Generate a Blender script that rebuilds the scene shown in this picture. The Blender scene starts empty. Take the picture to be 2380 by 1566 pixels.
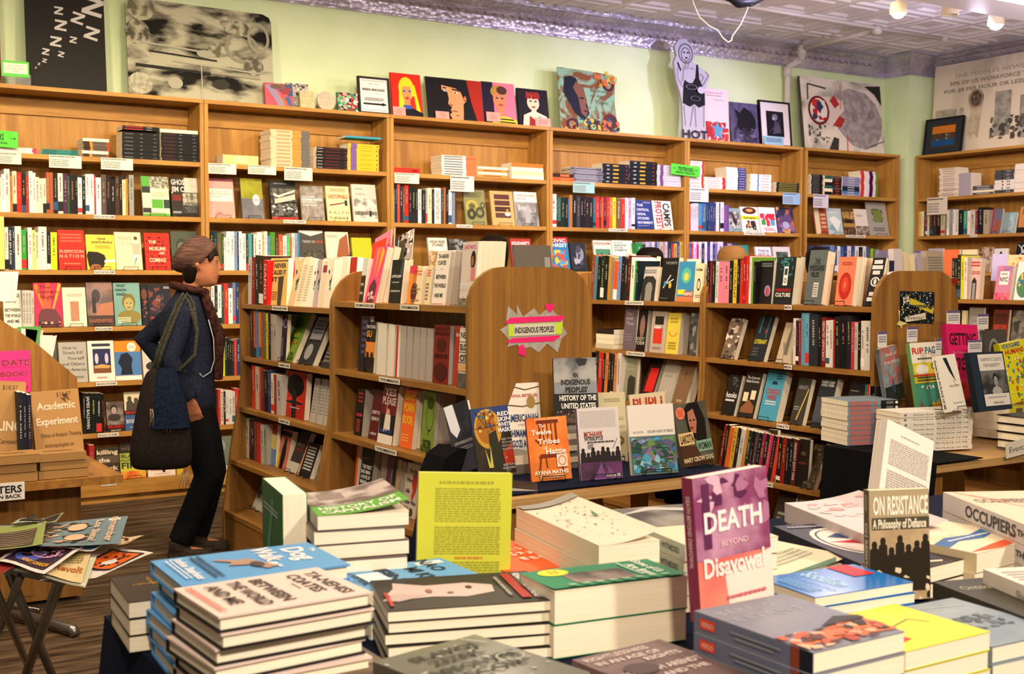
import bpy, math, random, re
from mathutils import Vector, Matrix
random.seed(11)
SC = bpy.context.scene
COL = SC.collection
R = math.radians
# ---------------------------------------------------------------- camera
F = 2800.0; PITCH = R(2.822); YAW = R(57.9); CZ = 1.46
FX, FY = math.cos(YAW), math.sin(YAW)
cam = bpy.data.cameras.new('camera'); camo = bpy.data.objects.new('camera', cam); COL.objects.link(camo)
cam.sensor_fit = 'HORIZONTAL'; cam.sensor_width = 36; cam.lens = F/2380*36
camo.location = (0, 0, CZ); camo.rotation_euler = (R(90)-PITCH, 0, YAW-R(90))
cam.clip_start = .02; cam.clip_end = 60
cam.dof.use_dof = True; cam.dof.focus_distance = 4.3; cam.dof.aperture_fstop = 8.5
SC.camera = camo
# ---------------------------------------------------------------- world, exposure, lamps
w = bpy.data.worlds.new('world'); SC.world = w; w.use_nodes = True
w.node_tree.nodes['Background'].inputs[0].default_value = (1, .74, .52, 1)
w.node_tree.nodes['Background'].inputs[1].default_value = .2
SC.view_settings.view_transform = 'Standard'; SC.view_settings.look = 'None'
SC.view_settings.exposure = 0.0; SC.view_settings.gamma = 1; SC.view_settings.use_curve_mapping = False
def area(name, loc, size, power, col, target):
    l = bpy.data.lights.new(name, 'AREA'); l.shape = 'DISK'; l.size = size; l.energy = power; l.color = col
    o = bpy.data.objects.new(name, l); COL.objects.link(o); o.location = loc
    o.rotation_euler = (Vector(target)-Vector(loc)).to_track_quat('-Z', 'Y').to_euler(); return o
def spot(name, loc, power, col, target, ang, blend=.6, rad=.05):
    l = bpy.data.lights.new(name, 'SPOT'); l.energy = power; l.color = col; l.spot_size = R(ang); l.spot_blend = blend; l.shadow_soft_size = rad
    o = bpy.data.objects.new(name, l); COL.objects.link(o); o.location = loc
    o.rotation_euler = (Vector(target)-Vector(loc)).to_track_quat('-Z', 'Y').to_euler(); return o
WARM = (1, .81, .54); COOL = (.62, .55, 1)
CEIL = 3.64
for i, (x, y, p, tx, ty, tz) in enumerate([(.2, 4.6, 95, 1.2, 8, 2.6), (2.3, 4.6, 92, 3.0, 8, 2.5), (4.6, 4.6, 62, 5.2, 8, 2.4), (7.0, 5.0, 42, 7.4, 8, 2.4)]):
    area('wall_wash_light', (x, y, CEIL-.12), .35, p, WARM, (tx, ty, tz))
area('table_light', (-.2, -1.2, CEIL-.35), .3, 110, (1, .83, .62), (1.0, 1.9, .9))
area('table_light', (2.0, -1.4, CEIL-.35), .3, 98, (1, .82, .66), (2.0, 2.0, .9))
def point(name, loc, power, col, rad=.06):
    l = bpy.data.lights.new(name, 'POINT'); l.energy = power; l.color = col; l.shadow_soft_size = rad
    o = bpy.data.objects.new(name, l); COL.objects.link(o); o.location = loc; return o
for x, y, p, c in ((.4, 4.9, 36, WARM), (3.0, 4.9, 44, (1, .8, .62)), (5.4, 5.0, 58, (.95, .80, .82)), (7.9, 4.7, 64, (.88, .78, .95)), (1.5, 2.0, 20, WARM), (5.0, 2.6, 24, WARM)):
    point('fill_light', (x, y, 2.85), p, c, .12)  # added fill points with no fixture, lifting the ceiling and evening out the aisles
point('bulb_light', (6.72, 6.08, 3.36), 9, (1, .85, .6))
point('bulb_light', (8.1, 6.1, 3.36), 12, (.8, .72, 1))
area('aisle_light', (1.2, 2.6, CEIL-.12), .3, 26, WARM, (2.6, 4.4, .6))
area('aisle_light', (3.0, 1.6, CEIL-.12), .3, 28, WARM, (4.6, 3.8, .8))
spot('cool_spot_light', (7.6, 6.0, 3.36), 120, COOL, (6.8, 8.1, 2.4), 75)
spot('cool_spot_light', (6.3, 6.0, 3.36), 48, COOL, (5.4, 8.1, 3.0), 80)
# ---------------------------------------------------------------- pixel -> point on a known plane
def ray(x, y):
    u = (x-1190)/F; v = (783-y)/F
    f = math.cos(PITCH)+v*math.sin(PITCH); z = -math.sin(PITCH)+v*math.cos(PITCH)
    return Vector((FX*f+u*FY, FY*f-u*FX, z))
def onZ(z, x, y):
    d = ray(x, y); t = (z-CZ)/d.z; return Vector((d.x*t, d.y*t, z))
def onX(c, x, y=645):
    d = ray(x, y); t = c/d.x; return Vector((c, d.y*t, CZ+d.z*t))
def onY(c, x, y=645):
    d = ray(x, y); t = c/d.y; return Vector((d.x*t, c, CZ+d.z*t))
def proj(p):
    a = p.x*FX+p.y*FY; r = p.x*FY-p.y*FX; z = p.z-CZ
    dep = a*math.cos(PITCH)-z*math.sin(PITCH); up = a*math.sin(PITCH)+z*math.cos(PITCH)
    dep = max(dep, .05)
    return 1190+F*r/dep, 783-F*up/dep
# ---------------------------------------------------------------- materials
def s2l(c): return c/12.92 if c <= .04045 else ((c+.055)/1.055)**2.4
def rgb(h):
    if len(h) == 3: h = h[0]*2+h[1]*2+h[2]*2
    return tuple(s2l(int(h[i:i+2], 16)/255) for i in (0, 2, 4))+(1,)
MATS = {}
def newmat(key, rough=.5, spec=.16):
    m = bpy.data.materials.new(key); m.use_nodes = True; MATS[key] = m
    nt = m.node_tree; b = nt.nodes['Principled BSDF']; b.inputs['Roughness'].default_value = rough
    b.inputs['Specular IOR Level'].default_value = spec
    return m, nt, b
def noise2(nt, b, c1, c2, scale, detail=4, stretch=(1, 1, 1), lo=.35, hi=.65, dist=0):
    N = nt.nodes; L = nt.links
    tc = N.new('ShaderNodeTexCoord'); mp = N.new('ShaderNodeMapping'); mp.inputs['Scale'].default_value = stretch
    nz = N.new('ShaderNodeTexNoise'); nz.inputs['Scale'].default_value = scale; nz.inputs['Detail'].default_value = detail
    nz.inputs['Distortion'].default_value = dist
    cr = N.new('ShaderNodeValToRGB'); cr.color_ramp.elements[0].position = lo; cr.color_ramp.elements[1].position = hi
    cr.color_ramp.elements[0].color = c1; cr.color_ramp.elements[1].color = c2
    L.new(tc.outputs['Object'], mp.inputs[0]); L.new(mp.outputs[0], nz.inputs['Vector']); L.new(nz.outputs['Fac'], cr.inputs[0])
    L.new(cr.outputs[0], b.inputs['Base Color']); return nz, cr, mp
def mat(key):
    if key in MATS: return MATS[key]
    k = key; rough = .5; gl = 0
    if k.endswith('*'): rough = .16; k = k[:-1]; gl = 1
    if '~' in k:
        q = k.split('~'); m, nt, b = newmat(key, rough)
        noise2(nt, b, rgb(q[0]), rgb(q[1]), float(q[2]) if len(q) > 2 else 30, 5, lo=.42, hi=.58)
        return m
    m, nt, b = newmat(key, rough, .5 if gl else .16); b.inputs['Base Color'].default_value = rgb(k); return m
def wood(key, a, bcol, stretch, scale=6, rough=.42):
    m, nt, b = newmat(key, rough)
    N = nt.nodes; L = nt.links
    nz, cr, mp = noise2(nt, b, rgb(a), rgb(bcol), scale, 6, stretch, .3, .7, .6)
    wv = N.new('ShaderNodeTexNoise'); wv.inputs['Scale'].default_value = scale*9; wv.inputs['Detail'].default_value = 3
    L.new(mp.outputs[0], wv.inputs['Vector'])
    mx = N.new('ShaderNodeMixRGB'); mx.blend_type = 'MULTIPLY'; mx.inputs[0].default_value = .35
    L.new(cr.outputs[0], mx.inputs[1]); L.new(wv.outputs['Fac'], mx.inputs[2]); 
    br = N.new('ShaderNodeBrightContrast'); br.inputs['Bright'].default_value = .06; br.inputs['Contrast'].default_value = .1
    L.new(mx.outputs[0], br.inputs[0]); L.new(br.outputs[0], b.inputs['Base Color']); return m
wood('pine_v', 'a27030', 'c69446', (6, 6, .5), 3)          # back boards: vertical planks
wood('pine_h', 'a26e2c', 'c89646', (.6, 6, 6), 3)
wood('pine_y', 'a26e2c', 'c89646', (6, .6, 6), 3)
wood('oak_v', '7a501e', 'a67634', (9, 9, .45), 3.2)
wood('oak_y', '825420', 'aa7834', (9, .6, 9), 3)
wood('ply', '9a7040', 'e0b878', (.3, .3, 120), 3)
def deck():
    m, nt, b = newmat('deck', .5)
    noise2(nt, b, rgb('2c2016'), rgb('7c6650'), 3.0, 9, (1, 7, 1), .36, .74)
    N = nt.nodes; L = nt.links
    src = b.inputs['Base Color'].links[0].from_socket
    tc = N.new('ShaderNodeTexCoord'); sx = N.new('ShaderNodeSeparateXYZ'); L.new(tc.outputs['Object'], sx.inputs[0])
    mm = N.new('ShaderNodeMath'); mm.operation = 'MULTIPLY'; mm.inputs[1].default_value = 9.5; L.new(sx.outputs['Y'], mm.inputs[0])
    fr = N.new('ShaderNodeMath'); fr.operation = 'FRACT'; L.new(mm.outputs[0], fr.inputs[0])
    gt = N.new('ShaderNodeMath'); gt.operation = 'GREATER_THAN'; gt.inputs[1].default_value = .045; L.new(fr.outputs[0], gt.inputs[0])
    mx = N.new('ShaderNodeMixRGB'); mx.blend_type = 'MIX'; mx.inputs[1].default_value = (.012, .008, .004, 1)
    L.new(gt.outputs[0], mx.inputs[0]); L.new(src, mx.inputs[2]); L.new(mx.outputs[0], b.inputs['Base Color'])
deck()
def pages(key, a, b_, axis):
    m, nt, b = newmat(key, .75)
    st = [1, 1, 1]; st[axis] = 420
    noise2(nt, b, rgb(a), rgb(b_), 1.5, 2, tuple(st), .3, .7)
pages('page', 'ece0c4', 'fcf4e2', 1)
pages('pageg', 'b0a8a0', 'cdc5bc', 1)
def cloth(key, a, b_, scale=260, rough=.95, stretch=(1, 1, 1)):
    m, nt, b = newmat(key, rough, .1); noise2(nt, b, rgb(a), rgb(b_), scale, 3, stretch)
cloth('navy', '0a0f22', '141c36'); cloth('black_cloth', '060608', '101016')
cloth('jacket', '141826', '20263a', 90); cloth('trouser', '08090d', '101218', 120)
cloth('skin', '9a6248', 'a86f52', 20, .5); cloth('hair', '0c0806', '1c120c', 60, .6, (8, 8, 1))
cloth('blond', '7a5530', 'a87c48', 60, .6, (8, 8, 1))
cloth('hat', '33211e', '6a4e46', 40, .95, (.4, .4, 6)); cloth('scarf', '1c1010', '42241e', 45)
cloth('bag', '0e0d0f', '2a2220', 60, .95, (9, 9, .6)); cloth('bag_blue', '0a1220', '141f34', 70, .95)
cloth('strap', '1a1c16', '42423a', 160, .9); cloth('shoe', '2a2420', '3a3028', 60, .6)
m, nt, b = newmat('metal', .32); b.inputs['Base Color'].default_value = (.30, .29, .28, 1); b.inputs['Metallic'].default_value = .9
m, nt, b = newmat('wire', .4); b.inputs['Base Color'].default_value = (.012, .012, .013, 1)
m, nt, b = newmat('white_paint', .45); b.inputs['Base Color'].default_value = rgb('cfc8c4')
m, nt, b = newmat('clear', .08); b.inputs['Base Color'].default_value = (.9, .9, .9, 1); b.inputs['Transmission Weight'].default_value = .9
m, nt, b = newmat('green_wall', .6); noise2(nt, b, rgb('d6e8b8'), rgb('deeec4'), 3, 4)
m, nt, b = newmat('tin_ceiling', .42)
noise2(nt, b, rgb('dcd6da'), rgb('eee8ec'), 2, 6)
m, nt, b = newmat('tin', .34); b.inputs['Metallic'].default_value = .55
noise2(nt, b, rgb('b4aebc'), rgb('d0cad8'), 4, 4)
vo = nt.nodes.new('ShaderNodeTexVoronoi'); vo.inputs['Scale'].default_value = 26
bp = nt.nodes.new('ShaderNodeBump'); bp.inputs['Strength'].default_value = 1; bp.inputs['Distance'].default_value = .006
tc = nt.nodes.new('ShaderNodeTexCoord'); nt.links.new(tc.outputs['Object'], vo.inputs['Vector'])
nt.links.new(vo.outputs['Distance'], bp.inputs['Height']); nt.links.new(bp.outputs[0], b.inputs['Normal'])
def emis(key, col, st):
    m, nt, b = newmat(key); b.inputs['Emission Color'].default_value = col; b.inputs['Emission Strength'].default_value = st
emis('bulb_warm', (1, .9, .6, 1), 14); emis('bulb_cool', (.85, .8, 1, 1), 14)
# ---------------------------------------------------------------- mesh building
TXT = {}
def text2d(s, bold=0):
    k = (s, bold)
    if k in TXT: return TXT[k]
    cu = bpy.data.curves.new('t', 'FONT'); cu.body = s; cu.resolution_u = 2; cu.offset = bold; cu.fill_mode = 'FRONT'
    o = bpy.data.objects.new('t', cu); COL.objects.link(o); bpy.context.view_layer.update()
    me = bpy.data.meshes.new_from_object(o.evaluated_get(bpy.context.evaluated_depsgraph_get()))
    vs = [(v.co.x, v.co.y) for v in me.vertices]; fs = [tuple(p.vertices) for p in me.polygons]
    bpy.data.objects.remove(o); bpy.data.curves.remove(cu); bpy.data.meshes.remove(me)
    if vs:
        x0 = min(v[0] for v in vs); x1 = max(v[0] for v in vs)
        vs = [((x-x0)/.7, y/.7) for x, y in vs]; wd = (x1-x0)/.7
    else: wd = 1
    TXT[k] = (vs, fs, wd); return TXT[k]
V = Vector
class MB:
    def __init__(s): s.v = []; s.f = []; s.m = []; s.mk = []; s.sm = set()
    def mi(s, k):
        if k not in s.mk: s.mk.append(k)
        return s.mk.index(k)
    def face(s, pts, k):
        n = len(s.v); s.v += [V(p) for p in pts]; s.f.append(tuple(range(n, n+len(pts)))); s.m.append(s.mi(k))
    def mesh(s, vs, fs, k, smooth=False):
        n = len(s.v); s.v += [V(p) for p in vs]; i = s.mi(k)
        for f in fs:
            if smooth: s.sm.add(len(s.f))
            s.f.append(tuple(n+a for a in f)); s.m.append(i)
    def box(s, x0, y0, z0, x1, y1, z1, k, M=None):
        p = [V((x, y, z)) for z in (z0, z1) for y in (y0, y1) for x in (x0, x1)]
        if M: p = [M @ q for q in p]
        s.mesh(p, [(0, 2, 3, 1), (4, 5, 7, 6), (0, 1, 5, 4), (2, 6, 7, 3), (0, 4, 6, 2), (1, 3, 7, 5)], k)
    def tube(s, pts, r, k, n=8, closed=False):
        pts = [V(p) for p in pts]; rings = []; N = len(pts)
        rr = r if isinstance(r, (list, tuple)) else [r]*N
        up = None
        for i, p in enumerate(pts):
            a = pts[(i-1) % N] if (closed or i > 0) else p; b2 = pts[(i+1) % N] if (closed or i < N-1) else p
            d = (b2-a).normalized()
            if up is None: up = d.orthogonal().normalized()
            up = (up-d*up.dot(d)); up = up.normalized() if up.length > 1e-6 else d.orthogonal().normalized()
            q = d.cross(up)
            rings.append([p+(up*math.cos(t)+q*math.sin(t))*rr[i] for t in [2*math.pi*j/n for j in range(n)]])
        vs = [x for rg in rings for x in rg]; fs = []
        for i in range(N if closed else N-1):
            i2 = (i+1) % N
            for j in range(n): fs.append((i*n+j, i*n+(j+1) % n, i2*n+(j+1) % n, i2*n+j))
        if not closed: fs.append(tuple(range(n-1, -1, -1))); fs.append(tuple((N-1)*n+j for j in range(n)))
        s.mesh(vs, fs, k, True)
    def prism(s, poly, y0, y1, k, M=None, kf=None):   # polygon in x,z extruded along y
        n = len(poly); a = [V((x, y0, z)) for x, z in poly]; b2 = [V((x, y1, z)) for x, z in poly]
        if M: a = [M @ q for q in a]; b2 = [M @ q for q in b2]
        s.mesh(a, [tuple(range(n))], kf or k); s.mesh(b2, [tuple(range(n-1, -1, -1))], k)
        s.mesh(a+b2, [(i, (i+1) % n, n+(i+1) % n, n+i) for i in range(n)], k)
    def lathe(s, prof, k, n=20, M=None, smooth=True):
        vs = [V((r*math.cos(2*math.pi*j/n), r*math.sin(2*math.pi*j/n), z)) for r, z in prof for j in range(n)]
        if M: vs = [M @ q for q in vs]
        fs = [(i*n+j, i*n+(j+1) % n, (i+1)*n+(j+1) % n, (i+1)*n+j) for i in range(len(prof)-1) for j in range(n)]
        s.mesh(vs, fs, k, smooth)
    def loft(s, rings, k, cap=True):
        n = len(rings[0]); vs = [p for r in rings for p in r]
        fs = [(i*n+j, i*n+(j+1) % n, (i+1)*n+(j+1) % n, (i+1)*n+j) for i in range(len(rings)-1) for j in range(n)]
        if cap: fs += [tuple(range(n-1, -1, -1)), tuple((len(rings)-1)*n+j for j in range(n))]
        s.mesh(vs, fs, k, True)
    def build(s, name, parent=None, M=None, label=None, cat=None, group=None, kind=None):
        me = bpy.data.meshes.new(name); me.from_pydata([tuple(v) for v in s.v], [], s.f)
        for k in s.mk: me.materials.append(mat(k))
        me.polygons.foreach_set('material_index', s.m)
        if s.sm: me.polygons.foreach_set('use_smooth', [i in s.sm for i in range(len(s.f))])
        me.update(); o = bpy.data.objects.new(name, me); COL.objects.link(o)
        if parent: o.parent = parent
        if M is not None: o.matrix_world = M if not parent else M
        tag(o, label, cat, group, kind); return o
USED = {}
def tag(o, label=None, cat=None, group=None, kind=None):
    if label:
        USED[label] = USED.get(label, 0)+1; o['label'] = label
    if cat: o['category'] = cat
    if group: o['group'] = group
    if kind: o['kind'] = kind
    return o
def root(name, M, label, cat, group=None):
    o = bpy.data.objects.new(name, None); o.empty_display_size = .05; COL.objects.link(o)
    if isinstance(M, (tuple, list, Vector)): M = Matrix.Translation(M)
    o.matrix_world = M; return tag(o, label, cat, group)
# ---------------------------------------------------------------- flat artwork on a surface
def num(q): return [float(a) for a in q]
def art(mb, spec, o, ux, uy, n, w_, h_, grid=1, eps=.0003):
    L = [0]
    def P(x, y): return o+ux*(x*w_)+uy*(y*h_)+n*(eps*(L[0]+1))
    def rect(x0, y0, x1, y1, c):
        for i in range(grid):
            a = x0+(x1-x0)*i/grid; b_ = x0+(x1-x0)*(i+1)/grid
            for j in range(grid): c0 = y0+(y1-y0)*j/grid; c1 = y0+(y1-y0)*(j+1)/grid; mb.face([P(a, c0), P(b_, c0), P(b_, c1), P(a, c1)], c)
    for it in spec.split(';'):
        it = it.strip()
        if not it: continue
        t = it[0]; q = it[1:].strip().split(',')
        L[0] += 1
        if t == 'r': rect(*num(q[:4]), q[4])
        elif t in 'tTvV':
            x, y, cap, wid = num(q[:4]); s_ = ','.join(q[5:]); vs, fs, wd = text2d(s_, .028 if t in 'TV' else 0)
            cap *= w_ if t in 'vV' else h_; sx = cap
            if t in 'vV':
                if wid: sx = wid*h_/wd
                cx, cy = x*w_, y*h_
                pts = [o+ux*(cx+(b_-.5)*cap)+uy*(cy-(a-wd/2)*sx)+n*(eps*(L[0]+1)) for a, b_ in vs]
            else:
                if wid: sx = wid*w_/wd
                cx, cy = x*w_, y*h_
                pts = [o+ux*(cx+(a-wd/2)*sx)+uy*(cy+(b_-.5)*cap)+n*(eps*(L[0]+1)) for a, b_ in vs]
            mb.mesh(pts, fs, q[4])
        elif t == 'e':
            cx, cy, rx, ry = num(q[:4])
            mb.face([P(cx+rx*math.cos(a), cy+ry*math.sin(a)) for a in [2*math.pi*i/20 for i in range(20)]], q[4])
        elif t == 'o':   # ring
            cx, cy, rx, ry, wd = num(q[:5]); rr = 1-wd
            a = [2*math.pi*i/20 for i in range(21)]
            for i in range(20):
                mb.face([P(cx+rx*math.cos(a[i]), cy+ry*math.sin(a[i])), P(cx+rx*math.cos(a[i+1]), cy+ry*math.sin(a[i+1])),
                         P(cx+rr*rx*math.cos(a[i+1]), cy+rr*ry*math.sin(a[i+1])), P(cx+rr*rx*math.cos(a[i]), cy+rr*ry*math.sin(a[i]))], q[5])
        elif t == 'p':
            z = num(q[1:]); mb.face([P(z[i], z[i+1]) for i in range(0, len(z), 2)], q[0])
        elif t == 'l':   # thick line  x0,y0,x1,y1,width(m-fraction of w),col
            x0, y0, x1, y1, wd = num(q[:5]); a = V((x0*w_, y0*h_)); b_ = V((x1*w_, y1*h_)); d = (b_-a).normalized(); pn = V((-d.y, d.x))*wd*w_/2
            mb.face([o+ux*c.x+uy*c.y+n*(eps*(L[0]+1)) for c in (a-pn, b_-pn, b_+pn, a+pn)], q[5])
        elif t == 'b':   # rows of fine print
            x0, y0, x1, y1, k = num(q[:5]); rd = random.Random(int(x0*99+k*7))
            for i in range(int(k)):
                yy = y1-(y1-y0)*(i+.5)/k; hh = (y1-y0)/k*.28; a = x0
                while a < x1-.01:
                    b_ = min(x1, a+rd.uniform(.02, .075)); mb.face([P(a, yy-hh), P(b_, yy-hh), P(b_, yy+hh), P(a, yy+hh)], q[5]); a = b_+.012
        elif t == 's':   # scatter seed,n,x0,y0,x1,y1,size,cols/...
            sd, k, x0, y0, x1, y1, sz = num(q[:7]); rd = random.Random(int(sd)); cs = q[7].split('/')
            for i in range(int(k)):
                cx = rd.uniform(x0, x1); cy = rd.uniform(y0, y1); m_ = 7; a0 = rd.uniform(0, 6); L[0] += .1
                sq = rd.uniform(.3, 1.4)
                rr_ = [sz*rd.uniform(.35, 1) for j in range(m_)]
                mb.face([P(min(max(cx+rr_[j]*math.cos(a0+j*6.283/m_), x0), x1), min(max(cy+sq*w_/h_*rr_[j]*math.sin(a0+j*6.283/m_), y0), y1)) for j in range(m_)], rd.choice(cs))
        elif t == 'h':   # bust cx,cy,size,skin,hair,clothes
            cx, cy, s_ = num(q[:3]); ar = w_/h_
            for kk, (dx, dy, rx, ry, c) in enumerate([(0, -1.5, 1.25, .75, q[5]), (0, .12, .72, .95, q[4]), (0, -.1, .52, .72, q[3]), (-.2, 0, .1, .05, '2a1c18'), (.2, 0, .1, .05, '2a1c18'), (0, -.48, .17, .06, '8a3a34')]):
                L[0] += .3
                mb.face([P(cx+s_*(dx+rx*math.cos(a)), cy+s_*ar*(dy+ry*math.sin(a))) for a in [2*math.pi*i/16 for i in range(16)]], c)
        elif t == 'c':   # crowd x0,y0,x1,y1,n,col
            x0, y0, x1, y1, k = num(q[:5]); rd = random.Random(int(k)); W_ = (x1-x0)/k
            for i in range(int(k)):
                cx = x0+W_*(i+.5); tt = y1-(y1-y0)*rd.uniform(0, .35); r_ = W_*.34; ar = w_/h_; L[0] += .1
                mb.face([P(cx-W_*.6, y0), P(cx+W_*.6, y0), P(cx+W_*.5, tt-2.6*r_*ar), P(cx+r_*.8, tt-2*r_*ar), P(cx+r_, tt-r_*ar), P(cx+r_*.6, tt), P(cx-r_*.6, tt), P(cx-r_, tt-r_*ar), P(cx-r_*.8, tt-2*r_*ar), P(cx-W_*.5, tt-2.6*r_*ar)], q[5])
def wb(mb, name, parent, **k):          # verts given in world space, part of `parent`
    inv = parent.matrix_world.inverted(); mb.v = [inv @ v for v in mb.v]; return mb.build(name, parent, **k)
ORD = 'first second third fourth fifth sixth seventh eighth ninth tenth eleventh twelfth thirteenth fourteenth fifteenth sixteenth seventeenth eighteenth nineteenth twentieth'.split()
ORD += ['twenty-'+o for o in ORD[:9]]+['thirtieth']+['thirty-'+o for o in ORD[:9]]+['fortieth']+['forty-'+o for o in ORD[:9]]
PAL = {'white': 'f0ece4', 'cream': 'e8dcb8', 'grey': '999590', 'charcoal': '444344', 'black': '141414', 'red': 'c8201c', 'dark red': '701814', 'orange': 'e06828', 'yellow': 'e4d030', 'green': '2f8a3c', 'lime': '9ac83a',
       'teal': '1f7c78', 'blue': '2b62b4', 'navy': '1a2748', 'light blue': '86b8d8', 'purple': '6a4488', 'lavender': 'b8b0d0', 'pink': 'ea90a4', 'brown': '6a4428', 'tan': 'b89868'}
def cname(h):
    h = h.split('~')[0].strip('*'); c = rgb(h)
    c = [x**.45 for x in c[:3]]
    return min(PAL, key=lambda n: sum((a-b_**.45)**2 for a, b_ in zip(c, rgb(PAL[n])[:3])))
# ---------------------------------------------------------------- books
BOOKS = []
def book(lab, M, w_, h, d, cov, sp=None, back=None, front='', spine='', page='page', hard=False, grp=None, name='book', lift=0, backart='', vis=1):
    cs = [M @ V((x, y, z)) for x in (0, w_) for y in (0, d) for z in (0, h)]
    pp = [proj(c) for c in cs]; xs = [p[0] for p in pp]; ys = [p[1] for p in pp]
    if max(xs) < -4 or min(xs) > 2384 or max(ys) < -4 or min(ys) > 1572: return
    a = (max(xs)-min(xs))*(max(ys)-min(ys))*vis
    BOOKS.append(dict(lab=lab, M=M, w=w_, h=h, d=d, cov=cov, sp=sp or cov, back=back or cov, front=front, spine=spine, page=page, hard=hard, grp=grp, name=name, a=a, lift=lift, backart=backart))
X_, Y_, Z_ = V((1, 0, 0)), V((0, 1, 0)), V((0, 0, 1))
def cover_mb(b, mb):
    w_, h, d = b['w'], b['h'], b['d']; t = .0028 if b['hard'] else .0012; t = min(t, d*.2); n0 = len(mb.v)
    g = 8 if b['lift'] else 1
    if g == 1: mb.box(0, 0, 0, w_, t, h, b['cov'])
    else:
        for i in range(g): mb.box(w_*i/g, -t*.2, 0, w_*(i+1)/g, 0, h, b['cov'])
    if b['front']: art(mb, b['front'], V((0, -t*.2 if g > 1 else 0, 0)), X_, Z_, -Y_, w_, h, g)
    if b['lift']:
        for v in mb.v[n0:]:
            s_ = max(0, v.x/w_-.15)/.85; v.y -= b['lift']*s_*s_
    if g > 1: mb.box(0, 0, 0, w_, t, h, 'page')
    mb.box(0, d-t, 0, w_, d, h, b['back']); mb.box(0, t, 0, t, d-t, h, b['sp'])
    if b['spine']: art(mb, b['spine'], V((0, d, 0)), -Y_, Z_, -X_, d, h)
    if b['backart']: art(mb, b['backart'], V((w_, d, 0)), -X_, Z_, Y_, w_, h)
def pages_mb(b, mb):
    t = min(.0028 if b['hard'] else .0012, b['d']*.2); i = .004 if b['hard'] else .0008
    mb.box(t, t, i, b['w']-i, b['d']-t, b['h']-i, b['page'])
def lite_mb(b, mb):
    w_, h, d = b['w'], b['h'], b['d']; p = [V((x, y, z)) for z in (0, h) for y in (0, d) for x in (0, w_)]
    pg = b['page']
    for f, k in (((0, 1, 5, 4), b['cov']), ((2, 6, 7, 3), b['back']), ((0, 4, 6, 2), b['sp']), ((1, 3, 7, 5), pg), ((4, 5, 7, 6), pg), ((0, 2, 3, 1), pg)): mb.face([p[i] for i in f], k)
    if b['front']: art(mb, b['front'], V((0, 0, 0)), X_, Z_, -Y_, w_, h)
    if b['spine']: art(mb, b['spine'], V((0, d, 0)), -Y_, Z_, -X_, d, h)
def finish_books(limit=300):
    BOOKS.sort(key=lambda b: -b['a']); seen = {}
    rest = MB()
    for i, b in enumerate(BOOKS):
        if i >= limit:
            k = MB(); lite_mb(b, k); q = [b['M'] @ v for v in k.v]; n = len(rest.v); rest.v += q
            rest.f += [tuple(n+a for a in f) for f in k.f]; rest.m += [rest.mi(k.mk[m_]) for m_ in k.m]; continue
        seen[b['lab']] = seen.get(b['lab'], 0)+1
        big = b['a'] > 1500
        if not big:
            k = MB(); lite_mb(b, k); k.build(b['name'], None, b['M'], b['lab'], 'book', b['grp'])
        else:
            r = root(b['name'], b['M'], b['lab'], 'book', b['grp'])
            k = MB(); cover_mb(b, k); k.build('cover', r); k = MB(); pages_mb(b, k); k.build('page_block', r)
    if rest.v: rest.build('shelved_books', label='remaining small books filling the shelves between the larger ones', cat='books', kind='stuff')
    print('BOOKS', len(BOOKS), 'dups', {k: v for k, v in seen.items() if v > 1})
    print('smallest individual', BOOKS[min(limit, len(BOOKS))-1]['a'])
    for b in BOOKS:
        if not 4 <= len(b['lab'].split()) <= 16: print('LABEL', b['lab'])
def frame(o, x, y, z):
    return Matrix(((x.x, y.x, z.x, o.x), (x.y, y.y, z.y, o.y), (x.z, y.z, z.z, o.z), (0, 0, 0, 1)))
class PL:
    def __init__(s, typ, c, name, cols=None):
        s.t, s.c, s.name = typ, c, name
        s.a = V((1, 0, 0)) if typ == 'Y' else V((0, -1, 0)); s.n = V((0, 1, 0)) if typ == 'Y' else V((1, 0, 0))
    def pt(s, x, y=645, inset=0): return (onY if s.t == 'Y' else onX)(s.c+inset, x, y)
def shphr(pl, ph): return f'{ph} shelf, {pl.name}'
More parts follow.
